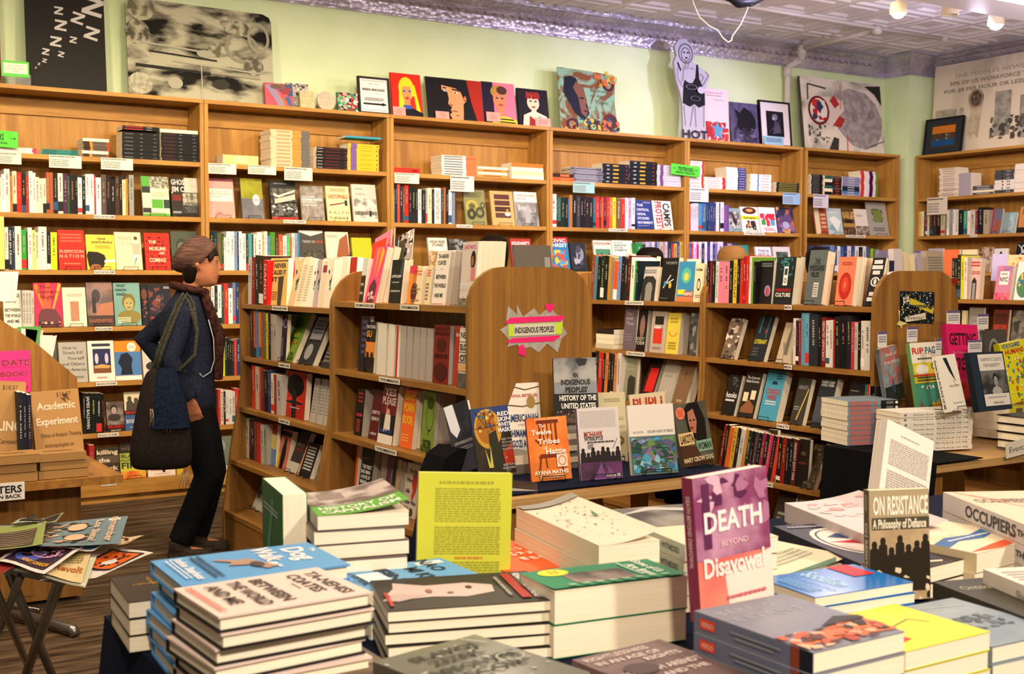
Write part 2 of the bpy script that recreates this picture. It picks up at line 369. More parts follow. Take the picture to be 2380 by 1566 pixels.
def spines(pl, z, ph, x0, toks, lean=0, inset=.02, w_=.15, page='page', bands=True, yb=None):
    rd = random.Random(int(x0*7+z*100)); T = [t.split(':') for t in toks.split()]
    ex = [x0]+[float(t[0]) for t in T]; items = [(ex[i], ex[i+1], T[i][1], float(T[i][2]), T[i][3] if len(T[i]) > 3 else '') for i in range(len(T))]
    items = [q for q in items if q[2] != '-']
    for i, (a, b_, c, yt, nm) in enumerate(items):
        P0, P1 = pl.pt(a, 645, inset), pl.pt(b_, 645, inset); th = (P1-P0).length-.0006
        h = pl.pt((a+b_)/2, yt, inset).z-z
        if h < .04: continue
        o = V((P1.x, P1.y, z)); La = R(lean)
        up = Z_*math.cos(La)+pl.a*math.sin(La); h = h/math.cos(La)
        # book: X -> inward, Z -> up, Y -> -along
        y = up.cross(pl.n); th *= math.cos(La)
        if lean: o = V((P0.x, P0.y, z))-y*th
        M = frame(o+Z_*.001, pl.n, y, up)
        sa = ''
        if bands:
            lum = sum(rgb(c.split('~')[0].strip('*'))[:3]); k = rd.choice(['555', '844', '446']) if lum > .9 else rd.choice(['bbb', '999', 'a66', 'aa6'])
            if rd.random() < .3: sa += f'r0,{rd.uniform(.0,.1):.2f},1,{rd.uniform(.15,.3):.2f},{rd.choice(["c33","357","eee","222"])};'
            if th*F/5 > 4: 
                y1 = rd.uniform(.8, .94); y0 = rd.uniform(.3, .5); n_ = rd.randint(9, 15)
                for j in range(n_):
                    q = y0+(y1-y0)*j/n_; sa += f'r.38,{q:.3f},.62,{q+(y1-y0)/n_*rd.uniform(.4,.8):.3f},{k};' if rd.random() < .85 else ''
        pc = items[i-1][2] if i else None; nc = items[i+1][2] if i+1 < len(items) else None
        size = ('tall ' if h > .235 else 'short ' if h < .19 else '')+('thick ' if th > .03 else 'thin ' if th < .013 else '')
        l = f'{size}{cname(c)} book spine, {ORD[i]} from left, {shphr(pl, ph)}'
        if nm: l = f'{cname(c)} {"author-lettered" if "BALDWIN" in nm else nm.replace("_", " ")} spine, {ORD[i]} from left, {shphr(pl, ph)}'; sa = f'v.5,.52,.55,.8,{"222" if sum(rgb(c)[:3]) > .9 else "eee"},{nm.replace("_", " ").upper()}'
        book(l, M, min(w_, h*.68), h, th, c, spine=sa, page=page, grp=f'spine-out books on the {ph} shelf, {pl.name}')
def stand(M, w_, lab, grp=None):
    mb = MB(); a, b_ = w_*.22, w_*.78
    for x in (a, b_):
        mb.tube([(x, -.022, .022), (x, -.024, .003), (x, .06, .003), (x, .085, .003)], .0018, 'wire', 5)
    mb.tube([(a, -.022, .022), (b_, -.022, .022)], .0018, 'wire', 5)
    mb.tube([(a, .05, .003), (a, .05, .12), (b_, .05, .12), (b_, .05, .003)], .0018, 'wire', 5)
    mb.build('book_stand', None, M, lab, 'book stand', grp)
def face(pl, z, ph, x0, x1, yt, nm, cov, front='', n=1, lean=11, d=.018, sp=None, page='page', inset=None, st=None, yaw=0, back=None, spine='', side=0, hard=False, xoff=0):
    if inset is None: inset = .04
    P0, P1 = pl.pt(x0, 645, inset), pl.pt(x1, 645, inset); w_ = (P1-P0).length; top = pl.pt((x0+x1)/2, yt, inset).z
    La = R(lean); h = (top-z)/math.cos(La)
    a = pl.a.copy(); n_ = pl.n.copy()
    if yaw: rm = Matrix.Rotation(R(yaw), 3, 'Z'); a = rm @ a; n_ = rm @ n_
    up = Z_*math.cos(La)+n_*math.sin(La); y = up.cross(a)
    if side: rm = Matrix.Rotation(R(side), 3, y); a = rm @ a; up = rm @ up
    for i in range(n):
        o = V((P0.x, P0.y, z+.003 if st is not False else z+.001))+y*(d+.0006)*i
        if i: o.z = z+.003
        l = f'{nm}, face-out, {shphr(pl, ph)}' if n == 1 or i == 0 else f'{nm}, {ORD[i]} copy back, {shphr(pl, ph)}'
        book(l, frame(o, a, y, up), w_, h, d, cov, sp=sp, back=back, front=front if i == 0 else '', spine=spine, page=page, hard=hard, vis=.25 if i else 1, grp=f'face-out books on the {ph} shelf, {pl.name}')
    if st is None or st:
        stand(frame(V((P0.x, P0.y, z)), a, n_, Z_), w_, f'black wire stand under {" ".join(nm.split()[:6])}, {shphr(pl, ph)}', 'wire book stands')
def stack(pl, z, ph, x0, x1, yt, n, nm, cols, spine='', dep=.15, inset=.015, jit=.004, page='page', top=None, skew=0, sfr=''):
    P0, P1 = pl.pt(x0, 645, inset), pl.pt(x1, 645, inset); L_ = (P1-P0).length; H = pl.pt((x0+x1)/2, yt, inset).z-z; th = H/n
    rd = random.Random(int(x0+x1)); cols = cols.split()
    for i in range(n):
        jx = rd.uniform(-jit, jit)+skew*(n-i); jn = rd.uniform(-jit, jit)
        o = V((P1.x, P1.y, z+H-th*i))+pl.a*jx+pl.n*(jn+jit); c = cols[i % len(cols)]
        M = frame(o, pl.n, -Z_, -pl.a)      # X inward, Y down, Z along -a
        rev = c.startswith('!'); c = c.strip('!')
        l = f'{nm}, {ORD[i]} from top, pile on {shphr(pl, ph)}' if n > 1 else f'{nm} lying flat, {shphr(pl, ph)}'
        book(l, M, dep, L_, th-.0006, c, sp='f0e4cc' if rev else c, page=page, spine='' if rev else spine, grp=f'{nm} pile, {shphr(pl, ph)}')
# ---------------------------------------------------------------- setting
YS = 7.95; YW = 8.28; XR = 9.62; XRW = 9.93
def S(name, mb): return mb.build(name, kind='structure')
m_ = MB(); m_.box(-3, -2.5, -.05, 10.2, 8.6, 0, 'deck'); S('floor', m_)
m_ = MB(); m_.box(-3, YW, 0, XRW+.2, YW+.12, CEIL+.1, 'green_wall'); S('wall_back', m_)
m_ = MB(); m_.box(XRW, -2.5, 0, XRW+.12, YW, CEIL+.1, 'green_wall'); m_.box(9.57, 7.97, 0, XRW, YW, CEIL+.1, 'green_wall'); S('wall_right', m_)
m_ = MB(); ts = .5
for i in range(-2, 27):
    for j in range(-5, 17):
        x0 = -3+i*ts+.93; y0 = j*ts+.28
        if x0 > 9.95 or y0 > 8.3 or x0 < -3: continue
        R_ = [(0, -.006), (.025, -.006), (.045, .012), (.075, .012), (.09, -.002), (.12, -.002), (.15, .016), (.25, .016)]
        rg = []
        for q, dz in R_:
            rg.append([(x0+q, y0+q, CEIL+dz), (x0+ts-q, y0+q, CEIL+dz), (x0+ts-q, y0+ts-q, CEIL+dz), (x0+q, y0+ts-q, CEIL+dz)])
        for a in range(len(rg)-1):
            for c in range(4): m_.face([rg[a][c], rg[a+1][c], rg[a+1][(c+1) % 4], rg[a][(c+1) % 4]], 'tin_ceiling')
m_.box(-3, -2.5, CEIL+.03, 10.1, 8.6, CEIL+.1, 'tin_ceiling'); S('ceiling', m_)
# embossed tin cove, swept along wall, column and side wall
prof = [(0, 3.43), (.018, 3.43), (.018, 3.445), (.01, 3.452), (.012, 3.47), (.03, 3.52), (.065, 3.575), (.115, 3.612), (.14, 3.618), (.14, 3.628), (.155, 3.628), (.155, CEIL+.005)]
path = [((-3, YW), (0, -1)), ((9.57, YW), (-1, -1)), ((9.57, 7.97), (-1, -1)), ((XRW, 7.97), (-1, -1)), ((XRW, -2.5), (-1, 0))]
m_ = MB(); rings = []
for (x, y), (nx, ny) in path: rings.append([V((x+nx*d, y+ny*d, z)) for d, z in prof])
n = len(prof); vs = [p for r in rings for p in r]
m_.mesh(vs, [(i*n+j, i*n+j+1, (i+1)*n+j+1, (i+1)*n+j) for i in range(len(rings)-1) for j in range(n-1)], 'tin')
for k in range(64):      # embossed scallops
    x = -1+k*.165
    if x > 9.3: break
    M = Matrix.Translation((x, YW-.055, 3.545)) @ Matrix.Rotation(R(42), 4, 'X')
    for dx, s_ in ((0, 1), (.08, .7)):
        m_.lathe([(.034*s_, 0), (.026*s_, .012), (.012*s_, .017), (.001, .018)], 'tin', 8, M @ Matrix.Translation((dx, 0, .0)) @ Matrix.Rotation(R(180), 4, 'X') )
S('trim_1', m_)
m_ = MB(); m_.box(-3, 5.40, 3.39, XRW, 5.73, CEIL+.06, 'white_paint'); S('trim_2', m_)
# ---------------------------------------------------------------- wall bookcases
def wallcase(name, lab, a0, a1, pl, depth=.30):
    if pl.t == 'Y': base = V(((a0+a1)/2, YS, 0))
    else: base = V((XR, (a0+a1)/2, 0))
    r = root('bookcase', (base.x, base.y, 0), lab, 'bookcase', 'pine bookcases along the walls')
    def B(nm, u0, v0, z0, u1, v1, z1, k):
        mb = MB()
        if pl.t == 'Y': mb.box(u0, YS+v0, z0, u1, YS+v1, z1, k)
        else: mb.box(XR+v0, u0, z0, XR+v1, u1, z1, k.replace('_h', '_y'))
        return wb(mb, nm, r)
    B('side_panel', a0, 0, 0, a0+.026, depth, 2.62, 'pine_v'); B('side_panel', a1-.026, 0, 0, a1, depth, 2.62, 'pine_v')
    B('top_board', a0-.0, -.006, 2.62, a1, depth, 2.645, 'pine_h'); B('back_panel', a0+.026, depth-.015, .1, a1-.026, depth, 2.62, 'pine_v')
    B('back_rail', a0+.026, depth-.035, 2.50, a1-.026, depth-.015, 2.60, 'pine_h')
    for z in WZ: B('shelf', a0+.026, .004, z-.03, a1-.026, depth-.015, z, 'pine_h')
    B('kick_board', a0+.026, .0, .05, a1-.026, .02, .11, 'pine_h'); B('plinth', a0+.026, .03, 0, a1-.026, .05, .05, 'pine_h')
    return r
WZ = [2.228, 1.862, 1.508, 1.145, .79, .458, .14]
wx = [onY(YS, x).x for x in (478, 908, 1277, 1595, 1868, 2087)]
W = {}
nm = ['Race and Racism case', 'Political Theory case', 'Class and Labor case', 'swirled portrait case', 'Textbooks case', 'corner case']
lb = ['pine bookcase labelled Race & Racism beneath the black poster of Zs', 'pine bookcase labelled Political Theory beneath the grey abstract drawing', 'pine bookcase labelled Class & Labor beneath four cartoon portraits',
      'pine bookcase beneath the swirled portrait poster, holding black hardcovers', 'pine bookcase under the HOT figure cutout beside the green Textbooks sign', 'narrow pine bookcase under the skull collage near the wall corner']
ex = [(wx[0]-1.42, wx[0])]+[(wx[i]+.004, wx[i+1]) for i in range(3)]+[(wx[3]+.004, wx[4]-.03), (wx[4]+.01, wx[5])]
for i in range(6):
    pl = PL('Y', YS, nm[i]); W[i] = (pl, wallcase(nm[i], lb[i], ex[i][0], ex[i][1], pl))
plR = PL('X', XR, 'side wall case'); W[6] = (plR, wallcase('side', 'pine bookcase on the side wall beneath the large stained canvas', 6.35, 7.92, plR))
W[7] = (PL('X', XR, 'second side wall case'), wallcase('side', 'pine bookcase on the side wall, nearest the ceiling beam', 4.85, 6.33, plR))
# ---------------------------------------------------------------- freestanding oak racks
RZ = [1.33, 1.045, .76, .48, .205]; RF = [0, 0, -.02, -.075, -.11]
def endpoly(c, H, wd=.56):
    P = [(c-.11, 0), (c-.11, .2), (c-.06, .56), (c-.015, .8), (c, .92)]; r = .15
    P += [(c+r-r*math.cos(a), H-r+r*math.sin(a)) for a in [R(15*i) for i in range(7)]]
    e = c+wd; P += [(e-r+r*math.sin(a), H-r+r*math.cos(a)) for a in [R(15*i) for i in range(7)]]
    P += [(e, .92), (e+.015, .8), (e+.06, .56), (e+.11, .2), (e+.11, 0)]; return P
def rack(lab, c, y0, y1, H=1.49, zs=RZ, H0=None, off=0):
    r = root('book_rack', (c+.28, (y0+y1)/2, 0), lab, 'book rack', 'freestanding oak book racks')
    for y, hh in ((y0, H), (y1-.022, H0 or H)):
        mb = MB(); mb.prism(endpoly(c, hh), y+.022, y, 'oak_v'); wb(mb, 'end_panel', r)
    mb = MB(); mb.box(c+.272, y0+.022, .05, c+.288, y1-.022, 1.44, 'oak_v'); wb(mb, 'divider', r)
    for i, z in enumerate(zs):
        for s_ in (0, 1):
            mb = MB(); a, b_ = c+.004+RF[i], c+.272
            if s_: a, b_ = c+.288, c+.556-RF[i]
            mb.box(a, y0+.022, z-.024, b_, y1-.022, z, 'oak_y'); wb(mb, 'shelf', r)
    for px_ in (c-.10, c+.64): mb = MB(); mb.box(px_, y0+.022, 0, px_+.02, y1-.022, .18, 'oak_y'); wb(mb, 'plinth', r)
    return r
yA0 = onX(2.22, 556).y; yA1 = onX(2.22, 769).y; yB1 = 3.84
RK = {}
RK['A'] = rack('oak rack of angled paperbacks beside the standing person', 2.22, yA1, yA0, 1.47, [1.318, 1.035, .76, .48, .205])
RK['B'] = rack('oak rack labelled Top Recommendations, ending in the Indigenous Peoples panel', 2.22, yB1, yA1-.003, 1.50, [1.352, 1.045, .755, .47, .205], 1.49)
yE0 = 3.64; yE1 = onX(4.17, 1634).y
RK['D'] = rack('oak rack labelled Science & Technology behind the Indigenous Peoples panel', 4.17, yE1+.003, yE1+1.26, 1.49)
RK['E'] = rack('oak rack labelled Media, ending in the panel with the events poster', 4.17, yE0, yE1, 1.49)
RK['F'] = rack('oak rack behind the events panel holding the NYC books', 6.12, 3.5, 4.85, 1.47)
RK['G'] = rack('oak rack farthest back behind the Media rack', 6.12, 4.86, 6.2, 1.47)
PA = PL('X', 2.22, 'rack beside the person'); PB = PL('X', 2.22, 'Recommendations rack'); PD = PL('X', 4.17, 'Science Technology rack'); PE = PL('X', 4.17, 'Media and Film rack'); PF = PL('X', 6.12, 'NYC rack')
def strip(par, pl, x0, x1, y0, txt, z, hgt=.022, inset=-.002, name='shelf_label', cols=('eee8dc', '222'), drop=.001):
    P0, P1 = pl.pt(x0, 645, inset), pl.pt(x1, 645, inset); w_ = (P1-P0).length
    o = V((P0.x, P0.y, z-hgt-drop)); mb = MB(); M = frame(o, pl.a, pl.n, Z_)
    mb.box(0, -.0012, 0, w_, 0, hgt, cols[0], M)
    if txt: art(mb, txt, M @ V((0, -.0012, 0)), pl.a, Z_, -pl.n, w_, hgt)
    return wb(mb, name, par)
for i, k, sh, a, b_, tx in ((0, 0, 1, 221, 269, 'RACE & RACISM'), (0, 0, 2, 219, 267, 'RACE & RACISM'), (0, 0, 3, 219, 259, 'RACE & RACISM'), (0, 0, 4, 219, 268, 'BLACK STUDIES'), (0, 0, 5, 221, 270, 'BLACK STUDIES'), (0, 0, 6, 227, 262, 'BLACK STUDIES'),
                            (1, 0, 1, 660, 712, 'POLITICAL THEORY'), (2, 0, 1, 1061, 1098, 'CLASS & LABOR'), (3, 0, 1, 1414, 1458, 'ACTIVIST MOVEMENTS'), (4, 0, 1, 1728, 1776, 'ACTIVISM & ORGANIZING'), (5, 0, 1, 1965, 2010, 'ECONOMICS & GLOBAL'), (6, 0, 1, 2252, 2270, 'FICTION')):
    strip(W[i][1], W[i][0], a, b_, 0, f'T.5,.5,.5,.9,222,{tx}', WZ[sh], .024)
for k, pl, i, a, b_, tx in (('A', PA, 0, 632, 668, 'VIOLENCE AGAINST WOMEN'), ('A', PA, 1, 646, 672, 'WOMENS STUDIES'), ('A', PA, 2, 645, 670, 'WOMENS STUDIES'), ('B', PB, 0, 825, 870, 'UPCOMING BOOKCLUBS'), ('B', PB, 0, 930, 974, 'TOP RECOMMENDATIONS'),
                        ('B', PB, 1, 880, 928, 'TOP RECOMMENDATIONS'), ('B', PB, 2, 870, 920, 'TOP RECOMMENDATIONS'), ('D', PD, 0, 1453, 1496, 'SCIENCE & TECHNOLOGY'), ('D', PD, 1, 1457, 1500, 'SCIENCE & TECHNOLOGY'),
                        ('E', PE, 0, 1824, 1841, 'MEDIA'), ('E', PE, 1, 1825, 1843, 'MEDIA'), ('E', PE, 2, 1809, 1838, 'FILM & TV'), ('E', PE, 3, 1785, 1802, 'MUSIC')):
    z = ({'A': [1.318, 1.035, .76, .48], 'B': [1.352, 1.045, .755, .47]}.get(k, RZ))[i]
    strip(RK[k], pl, a, b_, 0, f'T.5,.5,.5,.9,222,{tx}', z, .022, RF[i]-.001)
CARDS = [(0, 0, 55, 380, 'f0e8d4'), (0, 119, 194, 389, 'f0e8d4'), (0, 239, 313, 393, 'f0e8d4'), (1, 487, 552, 403, 'f0e8d4'), (1, 579, 644, 404, 'f0e8d4'), (1, 663, 728, 418, 'f0e8d4'), (2, 918, 975, 425, 'f0e8d4'), (2, 1047, 1102, 444, 'e8e4dc'),
         (3, 1331, 1381, 447, '9cc8cc'), (4, 1601, 1645, 468, 'e8e4ec'), (4, 1817, 1857, 474, '98b8e0'), (5, 1888, 1923, 482, 'd8d0ec'), (6, 2152, 2199, 500, 'd8ccc0')]
for i, a, b_, yb, c in CARDS:
    pl, par = W[i]; zb = pl.pt(a, yb, -.004).z; zt = WZ[0]-.002 if i != 6 else WZ[0]
    strip(par, pl, a, b_, 0, 'b.04,.82,.8,.96,1,444;b.04,.1,.6,.7,4,888', zt, zt-zb, -.003, 'price_card', (c, '222'), 0)
# ---------------------------------------------------------------- wall shelves, piles on the upper shelf
Z = WZ; w0, w1, w2, w3, w4, w5, w6, w7 = [W[i][0] for i in range(8)]
U = 'upper'
BL = 'r.03,.1,.97,.18,333;'
SPL = 'r.25,.55,.75,.97,{};r.3,.1,.7,.3,{}'
stack(w0, Z[0], U, 2, 92, 343, 4, 'white pamphlet with pink end', 'f4ece8', 'r0,0,1,.12,d04060;r.3,.3,.6,.9,c8b0b0', page='page')
stack(w0, Z[0], U, 103, 186, 348, 3, 'glossy teal paperback', '1a6b68*', 'r.3,.2,.7,.6,3a9a90')
stack(w0, Z[0], U, 197, 258, 322, 6, 'orange and grey striped paperback', '!5a4030 6a5a50 6a5a50 6a5a50', 'r0,.72,1,.95,3a2018;r0,.62,1,.72,e08a20;r.3,.1,.7,.56,4a4440;r0,0,1,.08,b04020')
stack(w0, Z[0], U, 289, 375, 308, 7, 'grey-lettered black paperback', '121214', 'r.42,.7,.58,.93,777;r.42,.45,.56,.52,888;r.42,.08,.56,.16,777')
stack(w0, Z[0]+.186, U, 290, 375, 294, 2, 'black paperback, red lettering', '121214', 'r.3,.45,.68,.93,c02818;r.35,.2,.6,.35,999')
stack(w0, Z[0], U, 379, 466, 302, 9, 'black paperback, grey lettering', '!ddd 121214 121214 121214 121214 121214 121214 121214 121214', 'r.4,.62,.6,.93,5a2420;r.42,.45,.56,.52,888;r.42,.08,.56,.16,777')
stack(w1, Z[0], U, 522, 604, 361, 1, 'cream paperback', 'e8c88a', 'r.2,.3,.8,.7,f0dca8')
stack(w1, Z[0], U, 632, 722, 303, 10, 'cream to grey faded paperback', 'd8c4a0', 'r0,0,1,.22,6a6664;r0,.22,1,.45,c89040;r.3,.5,.7,.85,b8946a', dep=.2)
stack(w1, Z[0], U, 738, 809, 343, 7, 'black paperback, dark red lettering', '1a1416', 'r.4,.8,.6,.97,b0a8a0;r.38,.25,.62,.72,6a1c18;r.4,.04,.6,.08,c02020')
stack(w1, Z[0], U, 811, 882, 335, 6, 'yellow paperback, violet band', 'f0bc28', 'r0,.72,1,.92,7a5a9a;r.4,.2,.6,.6,d89a18;r.35,.05,.65,.09,333')
stack(w1, Z[0]+.245, U, 806, 888, 322, 1, 'blue book atop the yellow pile', '3a9ac0', '')
stack(w2, Z[0], U, 915, 978, 390, 1, 'bright red thin book', 'd83020', 'r.3,.1,.7,.3,801010')
stack(w2, Z[0], U, 1028, 1108, 362, 8, 'white paperback with orange end', 'ece4dc', 'r0,0,1,.3,d87848;r.3,.4,.7,.93,667', page='page', dep=.17)
stack(w2, Z[0], U, 1111, 1180, 388, 4, 'orange and brown paperback', '!eee e0984a', 'r.3,.2,.7,.8,8a5a30')
stack(w2, Z[0], U, 1190, 1264, 380, 4, 'mixed cream and orange book', 'e07828 !eeeadc e8e0a8 !e8e8f0', '')
stack(w3, Z[0], U, 1282, 1334, 403, 2, 'orange and black thin book', '3a1a10 c8582c', 'r.2,.2,.8,.6,e07038')
stack(w3, Z[0], U, 1331, 1403, 389, 11, 'grey pamphlet', '6a6a80', 'r.2,.2,.8,.9,9a9aa8', jit=.012)
stack(w3, Z[0], U, 1400, 1464, 381, 5, 'black hardcover, gold lettering', '14161e', 'r.3,.42,.7,.62,c8a030;r.4,.1,.6,.16,c03030;r.35,.75,.65,.85,aaa')
stack(w3, Z[0], U, 1462, 1526, 375, 6, 'tall-pile black hardcover, gold lettering', '12141c', 'r.3,.42,.7,.62,c8a030;r.4,.1,.6,.16,c03030;r.35,.75,.65,.85,aaa')
stack(w3, Z[0], U, 1527, 1582, 384, 8, 'lavender and white paperback', 'c0bcd0', 'r0,.75,1,.88,6a4a7a;r.3,.1,.7,.6,d8d4e8')
stack(w4, Z[0], U, 1603, 1634, 374, 8, 'white paperback with red end', 'efe8e8', 'r0,0,1,.14,c83038;r.3,.3,.7,.9,d0b0b0')
stack(w4, Z[0], U, 1636, 1684, 412, 5, 'white book with red band', 'efe8e8', 'r0,0,1,.14,c83038;r.3,.3,.7,.9,d0b0b0')
stack(w4, Z[0], U, 1687, 1732, 389, 9, 'white and navy paperback', 'e8e4f0', 'r0,0,1,.42,3a3c70;r.3,.05,.7,.35,8a8ab8')
stack(w4, Z[0], U, 1742, 1790, 405, 6, 'white paperback with blue dot', 'f0ecec', 'r0,.6,1,.66,3a70b8;r.3,.1,.7,.5,e0b8b0')
stack(w4, Z[0], U, 1803, 1856, 424, 6, 'black paperback, yellow lettering', '181c24', 'r.35,.1,.65,.9,b0a040')
stack(w5, Z[0], U, 1884, 1910, 405, 10, 'black thin paperback', '181820', 'r.3,.3,.7,.9,666'); stack(w5, Z[0], U, 1914, 1932, 408, 6, 'green and white book', '2a5a58 !ddd 1a1a20', '')
stack(w5, Z[0], U, 1932, 1954, 410, 7, 'black and red book', '2a4a48 22222c 301818 22222c', 'r.3,.3,.7,.7,a33'); stack(w5, Z[0], U, 1956, 1996, 411, 8, 'lavender and blue book', '8a8ab4 8a8ab4 8a8ab4 8a8ab4 1a2238 1a2238 4a80b8', 'r.3,.3,.7,.7,b8b8d0')
stack(w5, Z[0], U, 1998, 2038, 398, 12, 'red white and green book', 'e8dce0', 'r0,.8,1,1,c83848;r0,.3,1,.5,405;r0,0,1,.14,6a8a30')
stack(w6, Z[0], U, 2178, 2222, 390, 12, 'worn white paperback', 'e0d4c8', 'r.3,.2,.7,.8,b8a090', jit=.008); stack(w6, Z[0], U, 2224, 2252, 402, 2, 'thick lavender block', 'a8a0b0', '')
stack(w6, Z[0], U, 2257, 2306, 431, 4, 'grey and white book', '5a5058 5a5058 !ddd', 'r.3,.2,.7,.8,aaa'); stack(w6, Z[0], U, 2307, 2352, 395, 7, 'black-dotted white book', '4a4c50 4a4c50 4a4c50 e8e0d8 e8e0d8 e8e0d8', 'e.5,.6,.3,.04,222;r.3,.2,.7,.4,888'); stack(w7, Z[0], U, 2353, 2392, 380, 9, 'white and orange book', 'e8dcd4', 'r0,0,1,.3,e06838')
# second shelf spines
N = 'second'
spines(w0, Z[1], N, 0, '8:e8dcc0:413 14:fff:405 27:f0e8dc:393 33:e07828:409 43:e0d0b0:398 54:d82820:401 64:181818:402 71:a83028:410 80:e8e0dc:398 87:f0ece8:402 95:e8dcc8:412 103:e4d8c4:415 111:e4d8c4:415 119:a85a38:401 127:a85a38:401 138:201818:404 150:d0d8d0:403 161:4a2848:404 165:2a5a38:408 178:181a18:406 184:181818:406 194:f0f0ec:413 202:181c18:410 211:f0ece8:405 222:f0ece8:405 226:c82830:408 238:f4f0ec:413 250:5a4a44:406 260:221814:408 271:141414:417 280:4a2c1c:409 287:1a1a1a:410 295:e0d4a8:418 300:e08820:416 303:3a2a1a:418 314:9a9a94:407')
face(w0, Z[1], N, 336, 398, 410, 'green and cream Asian America book', 'e8ecc0', 'r0,.74,.3,1,5aa840;r.3,.7,1,1,b8b8a8~6a6a5a~60;r0,.58,.3,.74,333;r.34,.2,.76,.42,5aa840;r.78,.2,1,.42,344;r0,.08,.3,.2,333;r0,0,1,.06,5aa840;t.66,.58,.035,.55,6a8a50,CITIZENS OF;t.66,.52,.035,.55,6a8a50,ASIAN AMERICA')
face(w0, Z[1], N, 403, 466, 413, 'Ghosts of Jim Crow', '2e2a26', 'r.5,.62,1,1,c8c4b4;r.42,.1,.96,.6,b8b4a0~6a6860~40;r.42,.1,.96,.3,333~555~30;T.5,.88,.13,.96,d8d4cc,GHOSTS OF;T.5,.7,.13,.96,d8d4cc,JIM CROW;b.04,.4,.36,.56,3,a83028;b.04,.08,.34,.14,2,ccc')
face(w1, Z[1], N, 488, 549, 415, 'The Utopia of Rules', 'f0a098', 'r0,.93,1,1,8a4a5a;r.08,.42,.95,.74,f4ecd8;t.5,.68,.04,.7,333,The Utopia of Rules;t.34,.54,.04,.4,333,David Graeber;b.1,.58,.9,.64,2,a99;b.3,.1,.5,.14,1,844')
face(w1, Z[1], N, 566, 616, 415, 'olive and grey map-like paperback', '787a80', 'r0,.5,1,1,a0a028~8a8a20~12;r0,0,1,.5,7a7a80~6a6a70~12;e.68,.47,.17,.14,ccd;b.55,.43,.8,.5,2,99a')
face(w1, Z[1], N, 634, 694, 420, 'black and white stadium photo book', '2e302e', 'r0,0,1,.8,6a6a62~222~22;p d8d4c4,.1,.62,.3,.56,.95,.72,.98,.78,.3,.62,.14,.68;p c8c4b4,.14,.4,.95,.52,.96,.66,.16,.52;s3,50,0,.06,1,.4,.07,ddd/333/777;r0,0,1,.055,c83028;t.4,.92,.04,.5,ccc,MARK PURCELL')
face(w1, Z[1], N, 704, 757, 432, 'grey wood-grain Communities book', '9a948a', 'r0,0,1,1,a09a90~86807a~30;T.5,.6,.07,.9,eee,COMMUNITIES;T.35,.68,.05,.6,ddd,AGAINST;T.38,.52,.05,.6,ddd,BEYOND;T.38,.44,.05,.6,ddd,CAPITALISM')
face(w1, Z[1], N, 764, 817, 433, 'Unstoppable', 'f0e4a8', 'T.5,.7,.11,.86,c83028,UNSTOPPABLE;l.12,.45,.85,.54,.05,555;r.78,.44,.9,.6,333;b.15,.84,.85,.94,3,776;t.5,.24,.08,.84,443,R A L P H;t.5,.09,.08,.84,443,N A D E R;l.12,.44,.6,.5,.04,a33')
face(w1, Z[1], N, 824, 880, 428, 'grey cloudy Bubbles book', 'cdcac0', 'r.06,.1,.98,.62,dcd8cc~8a8880~18;r.06,.18,.98,.28,5a5a52~8a8880~40;r.66,.14,.74,.3,222;t.35,.74,.05,.4,998,BUBBLES;b.15,.86,.45,.89,1,777', st=False)
spines(w2, Z[1], N, 914, '919:2a6a68:440 924:1a2040:428 930:c8482a:427 937:20283a:432 941:6a4a30:436 950:c8241c:431 958:1a1c1e:434 966:141618:436 972:202224:438 980:e0d8d0:440 990:20242a:442 994:a8a8a0:438 1004:e8dcb8:437 1010:1a1a1a:440 1025:e8e8e4:437:disaster_capitalism 1032:4a4440:440 1036:b86828:436 1043:202028:436 1050:f0f0f0:441 1058:7a88a0:442')
face(w2, Z[1], N, 1084, 1133, 441, 'olive Continental Crucible', '8a8a5a', 'T.5,.9,.07,.8,6a6a40,CONTINENTAL;T.5,.82,.07,.6,6a6a40,CRUCIBLE;o.35,.52,.28,.18,.3,c8b040;e.35,.52,.12,.08,5a5a30;o.7,.35,.22,.16,.5,4a4a28;o.3,.3,.2,.16,.6,3a3a20;o.86,.56,.12,.09,.4,4a4a28')
face(w2, Z[1], N, 1146, 1198, 444, 'tan book with four window panels', 'c8a868', 'r.16,.76,.84,.9,5a3028;r.16,.58,.84,.72,5a3028;r.16,.4,.84,.54,4a2820;r.16,.22,.84,.36,5a3830;h.7,.44,.1,c90,221,eee')
face(w2, Z[1], N, 1202, 1254, 446, 'where we stand book', 'e8e4dc', 'r0,0,1,.7,9a9a98~6a6a68~14;t.5,.9,.07,.8,c84838,where we stand:;t.3,.8,.05,.4,333,bell hooks;r.4,.08,.62,.45,a8a8a8;e.5,.52,.07,.05,333;r.1,.4,.9,.62,b8b8b8~888~20')
spines(w3, Z[1], N, 1280, '1293:e8e8e4:451 1296:30302c:455 1303:2a6a58:459 1313:16281c:459 1320:141a16:459 1323:3a6aa8:462 1330:a8703a:453 1340:18181c:454 1348:3a3c44:456 1356:141418:457 1361:1c1418:457 1368:2a1c28:458 1378:1a1a22:459 1384:2a6a7a:460 1393:c82c28:457 1396:301818:459 1402:d84828:459 1409:7a2430:460 1416:b83038:458 1423:c87830:459 1431:d8cc30:459 1443:7a5038:462 1452:c03038:462 1459:e8e4e8:460 1467:b8a8d0:461 1475:e8ece8:460')
face(w3, Z[1], N, 1480, 1521, 466, 'blue Critical Legal Studies Movement', '283c84', 'T.3,.84,.08,.35,dde,THE;T.45,.68,.08,.7,dde,CRITICAL;T.35,.53,.08,.5,dde,LEGAL;T.42,.38,.08,.65,dde,STUDIES;T.52,.23,.08,.86,dde,MOVEMENT;b.5,.9,.9,.96,2,aac;b.1,.1,.7,.13,1,aac')
